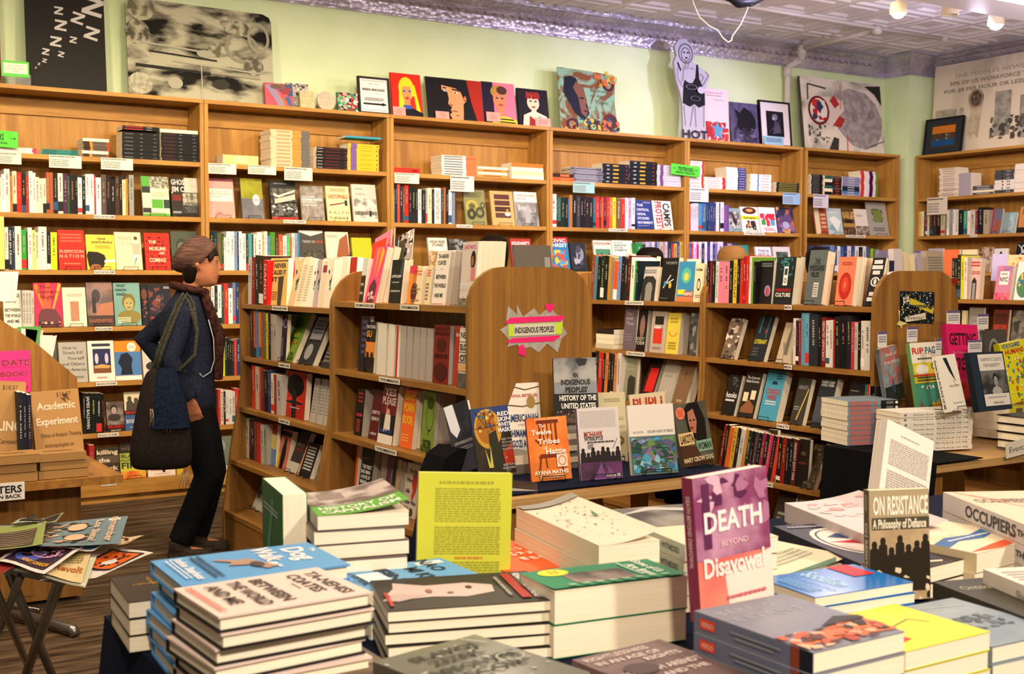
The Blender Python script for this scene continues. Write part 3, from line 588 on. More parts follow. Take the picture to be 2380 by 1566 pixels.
face(w3, Z[1], N, 1522, 1565, 467, 'white Protest Camps book', 'f0e8e0', 'p c83040,.1,.04,.48,.04,.48,.05,.1,.05;V.3,.52,.34,.9,b02838,PROTEST;V.72,.52,.34,.8,222,CAMPS')
spines(w4, Z[1], N, 1601, '1604:c84040:476 1609:d8d0e0:474 1613:d0cce0:472 1617:d0cce0:472 1622:d0cce0:472 1630:4a8ac0:473 1640:3a70b8:468 1645:28304a:470 1650:2a3c78:470 1655:2a3c78:470 1660:2a3c78:470 1663:3a3c60:472 1670:e8e4f0:470 1673:404060:472 1681:ece8f4:470 1685:7a50a0:477 1689:7a50a0:477 1693:6a4898:477')
face(w4, Z[1], N, 1694, 1724, 484, 'grey-teal horse photo paperback', '8aa8b0', 'r.1,.15,.9,.85,c8c8cc~5a5050~20;p 3a3030,.3,.8,.5,.7,.7,.4,.6,.2,.4,.4'); face(w4, Z[1], N, 1726, 1766, 481, 'white and yellow Babygate', 'ece8e0', 'r0,.5,1,.64,e0d828;T.5,.57,.07,.7,554,babygate;e.5,.85,.4,.14,5a3028;s5,30,.2,.1,.8,.45,.1,5a3028/2a2a2a/c08040;e.5,.86,.2,.06,d8a060')
face(w4, Z[1], N, 1768, 1806, 482, 'white paperback with red paint splashes', 'f0e8ec', 's8,26,.05,.5,.95,.75,.14,d03048;r.1,.3,.35,.5,4a9a40;r.4,.25,.6,.5,c83858;r.65,.28,.9,.5,58a0c0;b.2,.1,.8,.2,2,c88'); face(w4, Z[1], N, 1809, 1847, 482, 'purple and orange painted paperback', '6a4a70', 's9,36,0,0,1,1,.3,b86a50/5a4a80/e0b080/3a3050/8a6aa0;e.5,.3,.2,.14,a8a8d0')
face(w5, Z[1], N, 1897, 1925, 482, 'brick red book with cream edge', 'a84a38', 'r0,0,.4,1,e0d0b0;b.5,.2,.9,.8,4,e0c0a0'); face(w5, Z[1], N, 1926, 1960, 484, 'pale blue Ending paperback', 'b8ccd8', 'T.4,.84,.07,.6,eef,ENDING;p 8aa8b8,0,.2,.4,.5,.6,.1;p e8f0f4,.1,.6,.6,.1,.9,.5,.5,.7'); face(w5, Z[1], N, 1962, 1989, 486, 'brown landscape photo book', '5a4432', 'r0,.6,1,.9,c8a060~7a5a3a~30;r0,.3,1,.45,b08a40;r0,0,1,.25,8a6a50~3a2a20~40;r.15,.45,.8,.6,322'); face(w5, Z[1], N, 1991, 2020, 486, 'white book with crumpled photo base', 'e4dcd8', 'r0,0,1,.35,b8a8a0~6a5a50~40;b.1,.7,.6,.8,2,997'); face(w5, Z[1], N, 2022, 2066, 470, 'grey paperback with olive round emblem', 'a8a4a0', 's4,30,.2,.4,.8,.8,.1,6a7a38/5a6a40/8a8a60;e.5,.58,.24,.18,7a8a48;b.2,.12,.8,.25,2,666')
spines(w6, Z[1], N, 2127, '2130:e0d4b0:492 2135:c88:492 2140:d8c840:492 2145:e8e0d0:492 2149:3a5a38:492 2153:8a2830:494 2158:d0c8b0:492 2166:2a2420:492 2174:3a2c24:492 2184:1c1a1a:494 2194:c0b090:490 2198:6a6a68:490 2204:e0dcd0:488 2212:8a8a88:486 2217:e8e0d8:488 2225:e4dcd4:488:FICTIONS 2237:1c1e20:488 2246:3a9a80:490 2252:e8e0d8:490 2264:c8bcb0:488 2270:7a2430:490 2283:1e1c1c:482 2296:a89a88:488')
face(w6, Z[1], N, 2298, 2322, 486, 'red and grey Trees book', '6a6a80', 'r0,0,.2,1,a03038;p a05038,.3,.1,.5,.6,.9,.5,.8,.1'); face(w6, Z[1], N, 2324, 2356, 494, 'pale teal mist book', '8a9aa0', 'r.5,0,1,1,b8d0d4~8aa8b0~14', sp='4a5a6a'); face(w7, Z[1], N, 2362, 2392, 480, 'orange cover with dark band', 'c88850', 'r0,0,1,.2,222;b.2,.7,.9,.9,3,432')
# third shelf
T = 'third'
spines(w0, Z[2], T, 12, '21:ece8e4:528 30:1a2620:528:new_jim_crow 36:2a3a58:528 51:dcdcd8:526 63:38a030:534 66:223:540 76:f0ece4:529 84:e0d888:535 91:e4dcc0:540 110:e8e4e0:527 119:20201e:538 134:d8dc28:540')
face(w0, Z[2], T, 138, 200, 535, 'red Suspicion Nation', 'd02818', 'r0,0,.03,1,901810;T.5,.46,.07,.92,f0a890,SUSPICION;T.5,.34,.08,.92,f0a890,N A T I O N;b.1,.68,.9,.92,3,e86850;b.2,.12,.8,.18,1,e88068', sp='a82018')
face(w0, Z[2], T, 204, 270, 546, 'yellow Dear White People', 'e8d050', 'T.55,.88,.06,.3,333,DEAR;T.55,.78,.06,.75,333,WHITE PEOPLE;b.3,.6,.85,.7,2,c09030;p 1e1410,.05,.14,.0,.4,.06,.52,.4,.5,.62,.42,.68,.26,.55,.06,.4,.0,.1,.0;e.3,.06,.2,.1,9a6238;p f0e8e0,.6,.2,1,.22,1,.3,.62,.28')
face(w0, Z[2], T, 272, 334, 540, 'cream Way cover with walking figure', 'ecd8b8', 'T.4,.84,.1,.55,d8b898,WAY;T.4,.7,.1,.5,d8c0a0,TO GO;r.7,.3,.9,.75,e8e0e0;p 4a6ac0,.65,.05,.78,.35,.9,.05,.8,.3;e.8,.84,.07,.05,6a4838;p d0b8a0,.64,.7,.7,.4,.95,.42,.95,.7', yaw=4)
face(w0, Z[2], T, 340, 398, 542, 'red Muslims Are Coming', 'd02c1c', ''.join(f's{k},7,.04,{.05+.1*k:.2f},.96,{.09+.1*k:.2f},.05,3a1210;' for k in range(9))+'T.3,.75,.08,.3,f8d8b8,THE;T.5,.57,.09,.66,f8d8b8,MUSLIMS;T.66,.45,.06,.22,f8d8b8,ARE;T.48,.26,.1,.66,f8d8b8,COMING!')
face(w0, Z[2], T, 402, 462, 538, 'grey green portrait book', '4e5448', 'h.4,.6,.3,6a7060,3a4036,363c34')
spines(w1, Z[2], T, 489, '497:101c28:538 506:16324a:538 516:5a5a28:541 521:2a4a38:543 527:e8e8e0:552 536:e8ecec:538 545:e4e8e8:538 552:7a98b8:538 556:2a3458:540 563:f0e8ec:538 572:ecece8:543 578:2a3c34:545 586:4a9aa8:543 590:2a4858:545 598:ecdcc8:545 610:ece8e0:540 615:e8b088:538 622:f0ece4:538 629:4a80b0:548 640:48902a:540 648:3a2a18:545 658:d05828:545 667:ece4e0:548 675:48b858:550 679:c84838:552 685:dce0e4:542 692:9aa8b4:542 697:3a7ab0:542')
face(w1, Z[2], T, 699, 757, 536, 'dark cover with white triangle top', '4a4840', 'p e8e4dc,.05,1,1,1,1,.95,.5,.86,.05,.96;T.4,.72,.06,.5,aaa,THEORY OF;T.8,.72,.06,.35,c05040,VIOLENCE;s6,20,0,.1,1,.5,.1,5a5a48/3a3a30', sp='7a2420'); face(w1, Z[2], T, 763, 816, 539, 'white cover with brown bridge photo', 'ecdcc4', 'p 9a5a38,.4,.3,.6,.8,.95,.95,1,.2;p 2a1c18,.4,.0,.6,.35,1,.4,1,0;b.05,.84,.5,.92,2,999'); face(w1, Z[2], T, 823, 869, 553, 'chartreuse book', 'b8c020', '')
ph = T
face(w2, Z[2], T, 918, 960, 556, 'dark small portrait book', '2a2a30', 'h.5,.5,.3,876,222,444'); face(w2, Z[2], T, 1001, 1045, 553, 'High Rise Stories', 'eee4d0', 'T.5,.88,.08,.8,333,HIGH RISE;T.5,.78,.08,.6,333,STORIES;r0,0,1,.6,c8a878~8a6a4a~30'); face(w2, Z[2], T, 1049, 1090, 556, 'dark photo cover', '3a3a36', 's2,30,0,.2,1,1,.2,222/5a5a54/888')
face(w2, Z[2], T, 1193, 1240, 555, 'red Solidarity book', 'b03028', 'T.5,.86,.09,.9,eee,SOLIDARITY;r.1,.1,.9,.7,7a2018'); face(w3, Z[2], T, 1280, 1326, 551, 'blue Civic Unrest', '2a78b0', 'r0,.84,1,1,c03038;T.5,.9,.09,.8,eee,CIVIC;T.5,.76,.1,.9,ded,UNREST;s4,26,.1,.1,.9,.62,.16,e0c040/d05030/3a9ad0'); face(w3, Z[2], T, 1330, 1366, 565, 'black and white sculpture photo book', '22262c', 'e.6,.6,.25,.25,889;e.4,.4,.2,.2,aab;s3,10,.1,.1,.9,.9,.2,445/223'); face(w3, Z[2], T, 1386, 1427, 559, 'Radicalism book with crowd', 'e4dcd0', 'T.5,.9,.07,.85,c03c30,RADICALISM;r.08,.2,.92,.72,4a8a68;c.1,.2,.9,.6,4,4a3028'); face(w3, Z[2], T, 1429, 1477, 559, 'white Out of the Shadows', 'e4ece4', 'T.3,.92,.05,.4,465,OUT OF THE;T.4,.84,.06,.6,465,SHADOWS;T.3,.76,.05,.4,465,INTO THE;T.4,.68,.06,.6,465,STREETS!;p e08030,.3,.2,.5,.5,.8,.2')
spines(w3, Z[2], T, 1478, '1492:2a8a48:565 1500:30402c:568 1508:b8b0d8:562 1515:a8a0c8:562 1521:d8d0e8:562 1527:48508a:566 1533:8a90b8:562 1540:c0b0a0:562 1546:a88:566 1551:d0c0e8:562 1560:2a3048:566 1566:a83838:566 1573:c8a048:566 1579:2a4888:562 1586:c8a850:562 1590:3858a0:566')
spines(w4, Z[2], T, 1600, '1605:3a58a8:566 1611:b83060:566 1618:d8ccf0:562 1624:c040a0:568 1630:e8e0f4:562 1637:2a3060:566 1643:e8e4f8:562 1650:303888:562 1656:d8d0f0:562 1661:2a3878:568 1667:7a68b8:566 1680:d0c8e8:562 1690:3a3070:566 1700:9a90c8:566 1712:2a3868:566 1722:387888:570 1738:3a8888:570')
face(w4, Z[2], T, 1762, 1798, 574, 'white This Is Not A book', 'e8e4f0', 'T.5,.84,.09,.7,667,THIS IS;T.5,.7,.09,.7,667,NOT A'); face(w4, Z[2], T, 1803, 1842, 574, 'white photo framed book', 'd8d4dc', 'r.15,.2,.85,.8,5a6a60~3a4a40~20')
spines(w5, Z[2], T, 1882, '1890:3a4888:572 1898:2a3470:572 1908:e0d8e8:574 1918:384a98:572 1928:2a3c78:572 1938:7a88c0:570 1945:3a58a0:572 1952:e8e8f4:572 1960:4068b8:574 1968:283c70:572 1977:dcd8ec:572 1986:384a90:572 1995:e8e4e8:572 2004:1c2030:574 2012:e0e0e8:572 2018:3a5a98:574 2023:386848:578 2028:c8cc40:578 2034:4a8848:578 2042:a8a4b8:580 2060:8a88a8:582 2078:9a98b8:582')
face(w6, Z[2], T, 2150, 2185, 578, 'light violet small cover', 'c0b8d8', ''); face(w6, Z[2], T, 2270, 2300, 575, 'brown speckled small cover', 'a88a78', 's4,20,0,.2,1,1,.2,c8b8a8/6a4838'); face(w6, Z[2], T, 2304, 2336, 578, 'white cover with black diamond', 'e8e4e4', 'p 222,.5,.9,.7,.7,.5,.5,.3,.7'); face(w7, Z[2], T, 2355, 2390, 565, 'black cover with white star', '16202a', 'o.5,.8,.2,.15,.3,ddd;l.1,.5,.9,.95,.05,ddd;l.1,.95,.9,.5,.05,ddd')
# fourth shelf down
Q = 'fourth'
face(w0, Z[3], Q, 8, 50, 675, 'Between the World and Me', 'eae6d8', 'T.5,.86,.09,.8,333,TA-NEHISI;T.42,.72,.09,.6,333,COATES;T.5,.48,.08,.85,333,BETWEEN;T.5,.33,.08,.85,333,THE WORLD;T.5,.18,.08,.7,333,AND ME', st=False)
spines(w0, Z[3], Q, 51, '58:d0ccc4:675:Between_the_World 65:d0ccc4:675:Between_the_World 72:d0ccc4:675:Between_the_World 78:c8c4b8:676')
face(w0, Z[3], Q, 80, 145, 658, 'pink sunburst Southern Knight', 'd83058', 'p f08020,.02,.92,.3,.4,.4,.4,.12,1;p f0b030,.9,1,.65,.4,.7,.4,1,.95;p f06040,.3,.4,.45,1,.6,1,.6,.4;p 6a3a40,.1,.0,.12,.25,.25,.4,.45,.42,.75,.4,.95,.2,.95,0;s5,20,.1,.03,.9,.12,.06,e8c8a8/3a1418;t.4,.9,.07,.4,511,The;t.5,.8,.09,.75,511,Southern;t.5,.68,.09,.5,511,Night')
face(w0, Z[3], Q, 147, 201, 669, 'white cover with brick window', 'e8e0c8', 'r.32,.14,.68,.64,a85838;b.34,.15,.66,.63,12,d8b090;b.2,.76,.85,.84,2,b0a890')
face(w0, Z[3], Q, 203, 264, 657, 'brown Shapeshifters', '4a3c3a', 'r0,.24,1,1,6a5a5a~9a7a70~10;e.36,.7,.22,.2,8a7a80;e.36,.68,.17,.16,4a4044;r.2,.3,.34,.66,3a3034;p b87a60,.3,.24,.5,.5,1,.55,1,.24;T.5,.12,.08,.9,a06850,SHAPESHIFTERS')
face(w0, Z[3], Q, 267, 328, 658, 'teal book with sepia portrait', '7aa8a0', 'h.55,.52,.36,b0a468,7a7038,8a8040;T.28,.93,.06,.36,233,WHAT;T.28,.83,.06,.42,233,FANON;T.28,.73,.06,.36,233,SAID;b.1,.05,.6,.2,3,dec')
face(w0, Z[3], Q, 331, 345, 660, 'narrow black portrait cover', '181820', 'e.5,.75,.5,.13,6a4034;s3,14,0,.2,1,.6,.3,8a4a48/222', st=False); face(w0, Z[3], Q, 346, 400, 661, 'black cover with red and grey faces', '20202c', 's7,14,.05,.3,.7,.95,.22,7a4038/4a3038/8a6a60/303044;b.7,.88,.95,.94,2,ccc;s9,6,.05,.08,.4,.2,.1,a03828')
spines(w1, Z[3], Q, 490, '498:e0e0dc:662 505:20242c:664 514:e8ece8:662 520:2a4a38:664 530:d02c28:659 540:e4ece8:670 547:6a7a98:657 555:28386a:657')
V5 = 'fifth'
face(w0, Z[4], V5, 93, 132, 797, 'grey green photo cover', '4a5248', 'e.6,.3,.5,.3,2a3028;b.1,.8,.9,.9,2,998', st=False)
face(w0, Z[4], V5, 136, 201, 796, 'How to Slowly Kill Yourself', 'b0aca4', 't.4,.86,.08,.5,332,How to;t.5,.74,.08,.7,332,Slowly Kill;t.6,.6,.08,.6,332,Yourself;t.5,.46,.08,.8,332,and Others;t.6,.32,.08,.7,332,in America;t.6,.14,.08,.5,332,Laymon', st=False)
face(w0, Z[4], V5, 204, 265, 793, 'white framed blue night photo book', 'ece4dc', 'r.16,.86,.86,.93,334;r.18,.2,.86,.8,2a2c58;r.18,.2,.86,.36,7a4a28;p c8a060,.2,.38,.5,.42,.84,.38,.8,.32,.24,.32;e.32,.56,.07,.13,c8c8d8;e.7,.56,.07,.13,c8c8d8;b.3,.06,.7,.12,1,b88', st=False)
face(w0, Z[4], V5, 266, 327, 793, 'orange and blue silhouette book', 'e08820', 'r0,.12,1,.72,4a78b0;p 141c30,.2,.14,.25,.3,.12,.45,.25,.66,.5,.7,.68,.55,.62,.35,.66,.14;r0,0,1,.11,ece4dc;e.66,.84,.17,.12,f0e8d8;b.56,.8,.76,.88,2,b98', st=False)
face(w0, Z[4], V5, 331, 374, 797, 'black and white smiling man cover', 'c8c4b8', 'h.6,.62,.36,6a6860,e0dcd0,2a2c28', st=False)
spines(w1, Z[4], V5, 505, '513:302c28:790 520:d8dc28:787 526:1c2c24:785 531:16181a:785 536:182018:790 542:22242c:792 548:c03c2c:790 556:283858:788')
S6 = 'sixth'
spines(w0, Z[5], S6, 187, '193:181c1a:913 206:141614:914:JAMES_BALDWIN 218:141a1c:914 231:161a18:914 236:0e1010:916'); face(w0, Z[5], S6, 244, 284, 935, 'autobiography with smiling portrait', '181414', 'r0,.22,1,1,8a7a74~5a4c48~20;h.45,.72,.3,b0a098,2a2220,3a3230;T.5,.16,.09,.9,c82018,MALCOLM X;t.5,.04,.05,.6,ddd,ALEX HALEY', st=False); face(w0, Z[5], S6, 287, 340, 912, 'Time on Two Crosses', '3a5888', 'r0,.5,1,1,d8ccac;c.1,.5,.95,.92,3,4a4438;r0,.4,1,.52,222;T.5,.46,.07,.95,d02818,TIME ON TWO CROSSES;T.5,.24,.1,.9,c8ccd8,BAYARD RUSTIN;b.2,.06,.8,.1,1,aab', st=False)
spines(w1, Z[5], S6, 503, '509:a83830:905 516:d8b8a8:905:FICTION 521:20282a:910 528:c8c8c0:908 536:c8c8c0:908 543:c0c0b8:910 551:b82c30:903 557:2a3a30:905')
L7 = 'bottom'
spines(w0, Z[6], L7, 200, '212:a8282c:1035'); face(w0, Z[6], L7, 219, 272, 1043, 'brown Killing the Black Body', '3a3026', 'r0,.52,1,.74,5a4c3c;r0,0,1,.26,6a5a44;T.5,.86,.13,.94,e0c8a8,killing;T.34,.62,.13,.5,e0d0b8,the;T.5,.37,.13,.9,e0c8a8,black;T.5,.12,.13,.85,e0c8a8,body'); face(w0, Z[6], L7, 274, 333, 1030, 'Black Prophetic Fire', '2a2622', 'r0,0,1,.7,a8b038;r0,0,1,.2,d86028~e0b040~14;r0,.2,1,.4,c8c040;T.4,.94,.08,.7,5a4838,CORNEL;T.4,.82,.09,.7,6a5848,WEST;T.45,.62,.1,.8,454,BLACK;T.42,.5,.05,.8,565,PROPHETIC;T.45,.36,.16,.8,343,FIRE'); face(w0, Z[6], L7, 338, 402, 1066, 'white Get You Killed', 'e8dccc', 'T.42,.7,.09,.6,e08070,GET YOU;T.42,.36,.1,.6,e08070,KILLED;p 2a2430,.54,.2,.5,.5,.56,.8,.66,.5,.62,.2;b.2,.1,.8,.16,1,d99', st=False); face(w0, Z[6], L7, 405, 420, 1068, 'narrow navy and yellow cover', 'd0b030', 'r0,.4,1,.7,224;T.5,.56,.1,.8,dc4,SCAR', st=False)
face(w1, Z[6], L7, 488, 545, 1015, 'grey green cover with round badge', '6a7468', 'o.3,.72,.26,.2,.08,ccc;o.3,.72,.2,.15,.08,ccc;e.3,.72,.15,.11,bba;p c8ccc0,.3,0,.5,.15,1,.05,1,0', lean=6)
# ---------------------------------------------------------------- racks
A = [1.318, 1.035, .76, .48, .205]; B = [1.352, 1.045, .755, .47, .205]
PG = 'e8d8bc'
spines(PA, A[0], 'top', 576, '584:c4c4c8:600 592:8b1a1a:597 601:181414:593 611:2a1010:594 620:c01818:604:GANGS', lean=3)
face(PA, A[0], 'top', 624, 664, 600, 'I Never Called It Rape', 'ecc878', 'r0,.93,1,.95,333;T.5,.84,.09,.8,333,I NEVER;T.5,.7,.09,.8,333,CALLED IT;T.3,.55,.09,.3,333,IT;p 4a4438,.5,0,.5,.6,.8,.62,.75,.3,.7,0;b.06,.1,.45,.3,4,b64', st=False, lean=4, sp='c01818', d=.03)
for i, (a, b_, yt, nm, c) in enumerate([(668, 682, 604, 'cream illustrated paperback', 'd8b890'), (684, 696, 597, 'cream page-edge book', 'e8d8b8'), (697, 709, 600, 'pale leaning book', 'f0e4d0'), (712, 722, 606, 'dark-spined leaning book', 'e8e0d8'), (726, 737, 603, 'lavender-edged book', 'b8a8b0'), (739, 750, 606, 'maroon-topped book', 'e0d0bc'), (752, 764, 602, 'off-white book', 'e8dccc')]):
    face(PA, A[0], 'top', a, b_, yt, nm, c, 'r.1,.75,.9,.9,8a3848' if i == 5 else 'b.15,.1,.85,.85,14,c8b8a0' if i in (1, 2) else 's2,8,.1,.2,.9,.8,.2,e08838/334/486', st=False, lean=14 if i < 4 else 8, d=.04, page='page')
spines(PA, A[1], 'second', 580, '588:20181a:722 594:c04828:722 600:2a80b8:720 606:d86830:724 612:8a4a28:724 617:5a6a30:724 622:c8c030:728 628:1c1820:724 634:a8a098:730 641:b0a8a0:732')
face(PA, A[1], 'second', 640, 662, 730, 'dark purple book with rings', '2a1c2c', 'o.35,.8,.2,.1,.3,a8a;o.8,.8,.2,.1,.3,a8a;p 5a5058,.3,.1,.3,.5,.7,.5,.7,.1', st=False, lean=4); face(PA, A[1], 'second', 648, 677, 728, 'green leaning Sister Outsider', '6a8a28', 'e.5,.72,.3,.16,4a6a1c;T.5,.16,.07,.7,231,SISTER;T.5,.07,.07,.9,231,OUTSIDER;s4,12,.2,.3,.8,.6,.1,a05828/8aa838', lean=24, d=.03)
face(PA, A[1], 'second', 692, 724, 734, 'grey book with black photo', '2a2a30', 'r.1,.5,.9,.95,8a8898;b.2,.6,.8,.9,4,556;e.4,.25,.25,.16,999', lean=24, d=.03, back='8a8898'); face(PA, A[1], 'second', 742, 764, 745, 'black leaning book with grey print', '2c2a28', 'b.1,.1,.9,.6,6,777;s3,8,.4,.6,.9,.9,.2,999', lean=24, st=False)
spines(PA, A[2], 'third', 583, '591:c02818:850 600:c8b0a0:852 605:c03028:855 612:5a2a38:860 620:14141a:862 627:2a3c6a:860 634:d8d4cc:868 640:a02824:870 652:b8b4b0:872')
face(PA, A[2], 'third', 655, 703, 864, 'red book with black afro silhouette', 'b02820', 'r0,0,.04,1,c8a080;e.5,.7,.42,.24,0e0a0a;e.5,.34,.42,.1,e03020;e.5,.33,.42,.04,222;r.4,.0,.6,.6,222;b.3,.2,.8,.24,1,ccc', st=False, lean=5, d=.03)
for a, b_, yt, nm in ((716, 728, 880, 'grey edge-out book'), (733, 745, 882, 'white edge-out book'), (748, 762, 884, 'cream edge-out book')): face(PA, A[2], 'third', a, b_, yt, nm, 'b8b0a8', 'b.1,.2,.9,.9,10,999', st=False, lean=9, d=.03, page='pageg')
spines(PA, A[3], 'fourth', 562, '568:6a9a30:965 575:e8e4c8:970 580:6a2048:975 587:2c2024:975 594:8a3828:978 602:c03030:980 609:c4c0b4:985 616:a8a49c:985')
face(PA, A[3], 'fourth', 620, 636, 985, 'yellow and blue top-lettered book', 'd0c070', 'r0,0,1,.4,6a88b8;r0,.75,1,1,b03828', st=False, lean=4); face(PA, A[3], 'fourth', 637, 660, 1000, 'coral book with black figure', 'c87060', 'r0,.84,1,.96,222;p 181618,.3,0,.3,.5,.45,.8,.6,.8,.7,.4,.6,0;r0,0,.2,.4,d8c030', st=False, lean=12, d=.03); face(PA, A[3], 'fourth', 662, 685, 1005, 'dark leaning Pro Choice cover', '3c3438', 'T.5,.66,.08,.7,aaa,PRO;T.5,.56,.08,.8,b03838,CHOICE;r0,0,1,.24,c8c0b8', lean=22, d=.03)
face(PA, A[3], 'fourth', 690, 716, 1032, 'black listed-lettering book with orange edge', '242024', ''.join(f'r.15,{.2+.09*k:.2f},.85,{.25+.09*k:.2f},bbb;' for k in range(8))+'r0,0,.05,1,e07030', lean=20, d=.025); face(PA, A[3], 'fourth', 727, 745, 1040, 'grey patterned leaning book', '8a8478', 's2,20,0,0,1,1,.2,aaa/666', lean=20, st=False)
face(PA, A[4], 'bottom', 545, 572, 1103, 'white paperback with brown branch', 'dcd0bc', 'p 9a7a5a,.4,.9,.6,.4,.5,.4,.3,.9;b.2,.1,.7,.3,3,b8a898', lean=24, d=.03); face(PA, A[4], 'bottom', 579, 602, 1108, 'white and magenta speckled book', 'd0c8c0', 's2,24,.1,.3,.9,.9,.16,7a5068/bbb/555', lean=24, d=.03)
face(PB, B[0], 'top', 833, 843, 600, 'black and white narrow book', '2c2420', 'r0,.6,1,1,ccc;T.4,.4,.06,.7,ccc,SHR;T.4,.2,.06,.7,ccc,WITH', st=False, lean=8, d=.03); face(PB, B[0], 'top', 846, 872, 573, 'pink sunburst leaning book', 'e04878', 'p f08030,.4,.4,.2,.95,.5,1;p f0a030,.6,.4,.6,1,.9,.9;p 5a2830,.2,0,.2,.3,.5,.42,.8,.3,.8,0;s3,12,.2,.05,.8,.2,.1,fbb', n=2, st=False, lean=14, d=.034)
face(PB, B[0], 'top', 902, 930, 604, 'black Capitalism a Ghost Story', '1a181c', 'p 38485c,.7,.6,1,.6,1,.95,.85,1;T.45,.62,.06,.75,ddd,CAPITALISM;T.45,.48,.03,.6,ccc,A GHOST STORY;T.5,.28,.04,.8,ddd,ARUNDHATI ROY', st=False, lean=7, n=2, d=.02); face(PB, B[0], 'top', 945, 962, 618, 'orange and pink silhouette book', 'f09040', 'r0,.8,1,1,d83850;e.8,.3,.4,.25,5a2018', st=False, lean=7)
face(PB, B[0], 'top', 953, 975, 620, 'We Should All Be Feminists', 'f0dcb0', 'T.5,.88,.05,.9,d85840,CHIMAMANDA;T.5,.8,.05,.8,d85840,NGOZI ADICHIE;T.4,.5,.05,.4,876,WE;T.5,.4,.05,.8,876,SHOULD;T.4,.3,.05,.6,876,ALL BE;T.5,.1,.05,.9,876,FEMINIST', st=False, lean=7, n=2, d=.024); face(PB, B[0], 'top', 985, 995, 622, 'second cream and orange feminist book', 'f0d8a8', 'b.1,.75,.9,.95,3,d85840;b.1,.1,.7,.6,5,876', st=False, lean=7)
face(PB, B[0], 'top', 1002, 1033, 583, 'white Between the World and Me', 'f0e8e0', 'T.5,.9,.07,.75,333,TA-NEHISI;T.45,.78,.07,.6,333,COATES;r.4,.66,.6,.665,333;T.5,.52,.07,.72,333,BETWEEN;T.5,.36,.07,.85,333,THE WORLD;T.48,.18,.07,.6,333,AND ME;r.05,.02,.9,.028,c44', st=False, lean=8, n=5, d=.021, sp='4a3828', page='pageg')
face(PB, B[0], 'top', 1066, 1101, 562, 'pale Redefining Realness memoir', 'd8ccc8', 'T.5,.92,.06,.8,d86888,JANET MOCK;e.75,.72,.16,.14,2a1814;e.72,.7,.08,.08,a86a50;r.66,.4,.9,.6,d88080;T.4,.3,.09,.75,eee,REDEFINING;T.45,.17,.09,.75,eee,REALNESS;r0,0,1,.12,5a5a4a~8a8a78~30', st=False, lean=5, n=5, d=.024, page='page')
face(PB, B[1], 'second', 830, 851, 735, 'dark violet New York Narcotica book', '241a2c', 'b.2,.3,.8,.95,6,5a4a70', st=False, lean=5); face(PB, B[1], 'second', 842, 866, 748, 'The Sting of orange silhouettes book', '2a221c', 'r.1,.3,1,.6,e08a38;c.15,.1,.95,.55,2,1e1410;T.5,.9,.06,.9,ddd,THE STING;T.4,.76,.12,.5,e8a040,SU', st=False, lean=5, d=.03)
for i, (a, b_, yt, c, nm) in enumerate([(873, 893, 752, 'e0dcd4', 'plain white back-turned book'), (898, 912, 755, 'e8e0d8', 'half-open white book'), (917, 921, 757, 'b82840', 'thin red edged book')]): face(PB, B[1], 'second', a, b_, yt, nm, c, st=False, lean=3, d=.03, inset=.03)
for i in range(5): face(PB, B[1], 'second', 926+i*15.5, 939+i*15.5, 758+i*1.5, f'{ORD[i]} grey edge-out copy', 'aca4a0', '', st=False, lean=3, d=.02, page='pageg')
face(PB, B[1], 'second', 1004, 1040, 756, 'dark red Emancipation book', '7a1c1c', 'T.5,.93,.06,.85,4a1010,MORTGAGE;T.5,.85,.06,.85,4a1010,EMANCIPATION;e.5,.66,.3,.12,4a1012;T.5,.47,.07,.8,3a0c0c,RISING UP;e.5,.2,.4,.16,4a1214', st=False, lean=3, d=.02, n=2, page='pageg'); face(PB, B[1], 'second', 1053, 1066, 758, 'red book behind Slow City', 'b83028', 'b.1,.8,.9,.9,1,eaa', st=False, lean=3); face(PB, B[1], 'second', 1063, 1092, 763, 'New Slow City', 'd8d4cc', 'r.04,.72,1,.95,e8e4dc;T.5,.88,.1,.8,333,NEW;r0,.76,1,.77,333;T.5,.68,.1,.85,333,SLOW;r0,.59,1,.6,333;T.5,.5,.1,.8,333,CITY;r0,.42,1,.43,333;r0,.28,1,.4,d8b080;r0,0,1,.24,6a6860~4a4a44~20;p e05838,.7,.1,.8,.04,.75,.16', st=False, lean=3, d=.03, inset=.02)
face(PB, B[2], 'third', 820, 838, 905, 'black book with pink-red lettering', '1c1412', 'b.2,.7,.8,.95,3,a33;T.5,.45,.06,.7,f04060,iCON;b.2,.08,.7,.36,6,b44', st=False, lean=6, n=2, d=.034, page='pageg'); face(PB, B[2], 'third', 853, 874, 908, 'maroon How to Grow Up', '5a1820', 'T.5,.55,.07,.8,ddd,HOW TO;T.5,.42,.07,.8,ddd,GROW UP;T.5,.12,.05,.7,ccc,A MEMOIR', st=False, lean=9)
face(PB, B[2], 'third', 875, 909, 896, 'Yes Please', '1c1c26', 'r0,.5,1,1,6a1828;T.5,.88,.12,.8,d8c8c8,YES;T.5,.73,.12,.9,d8c8c8,PLEASE;e.5,.52,.12,.08,d8a088;p e8dcd0,.3,.2,.35,.5,.7,.5,.75,.25;r.38,.5,.42,.85,d8a088;r0,0,1,.16,e8e0d8;T.5,.22,.06,.8,3050a0,AMY POEHLER', st=False, lean=8, n=2, d=.03, inset=.02)
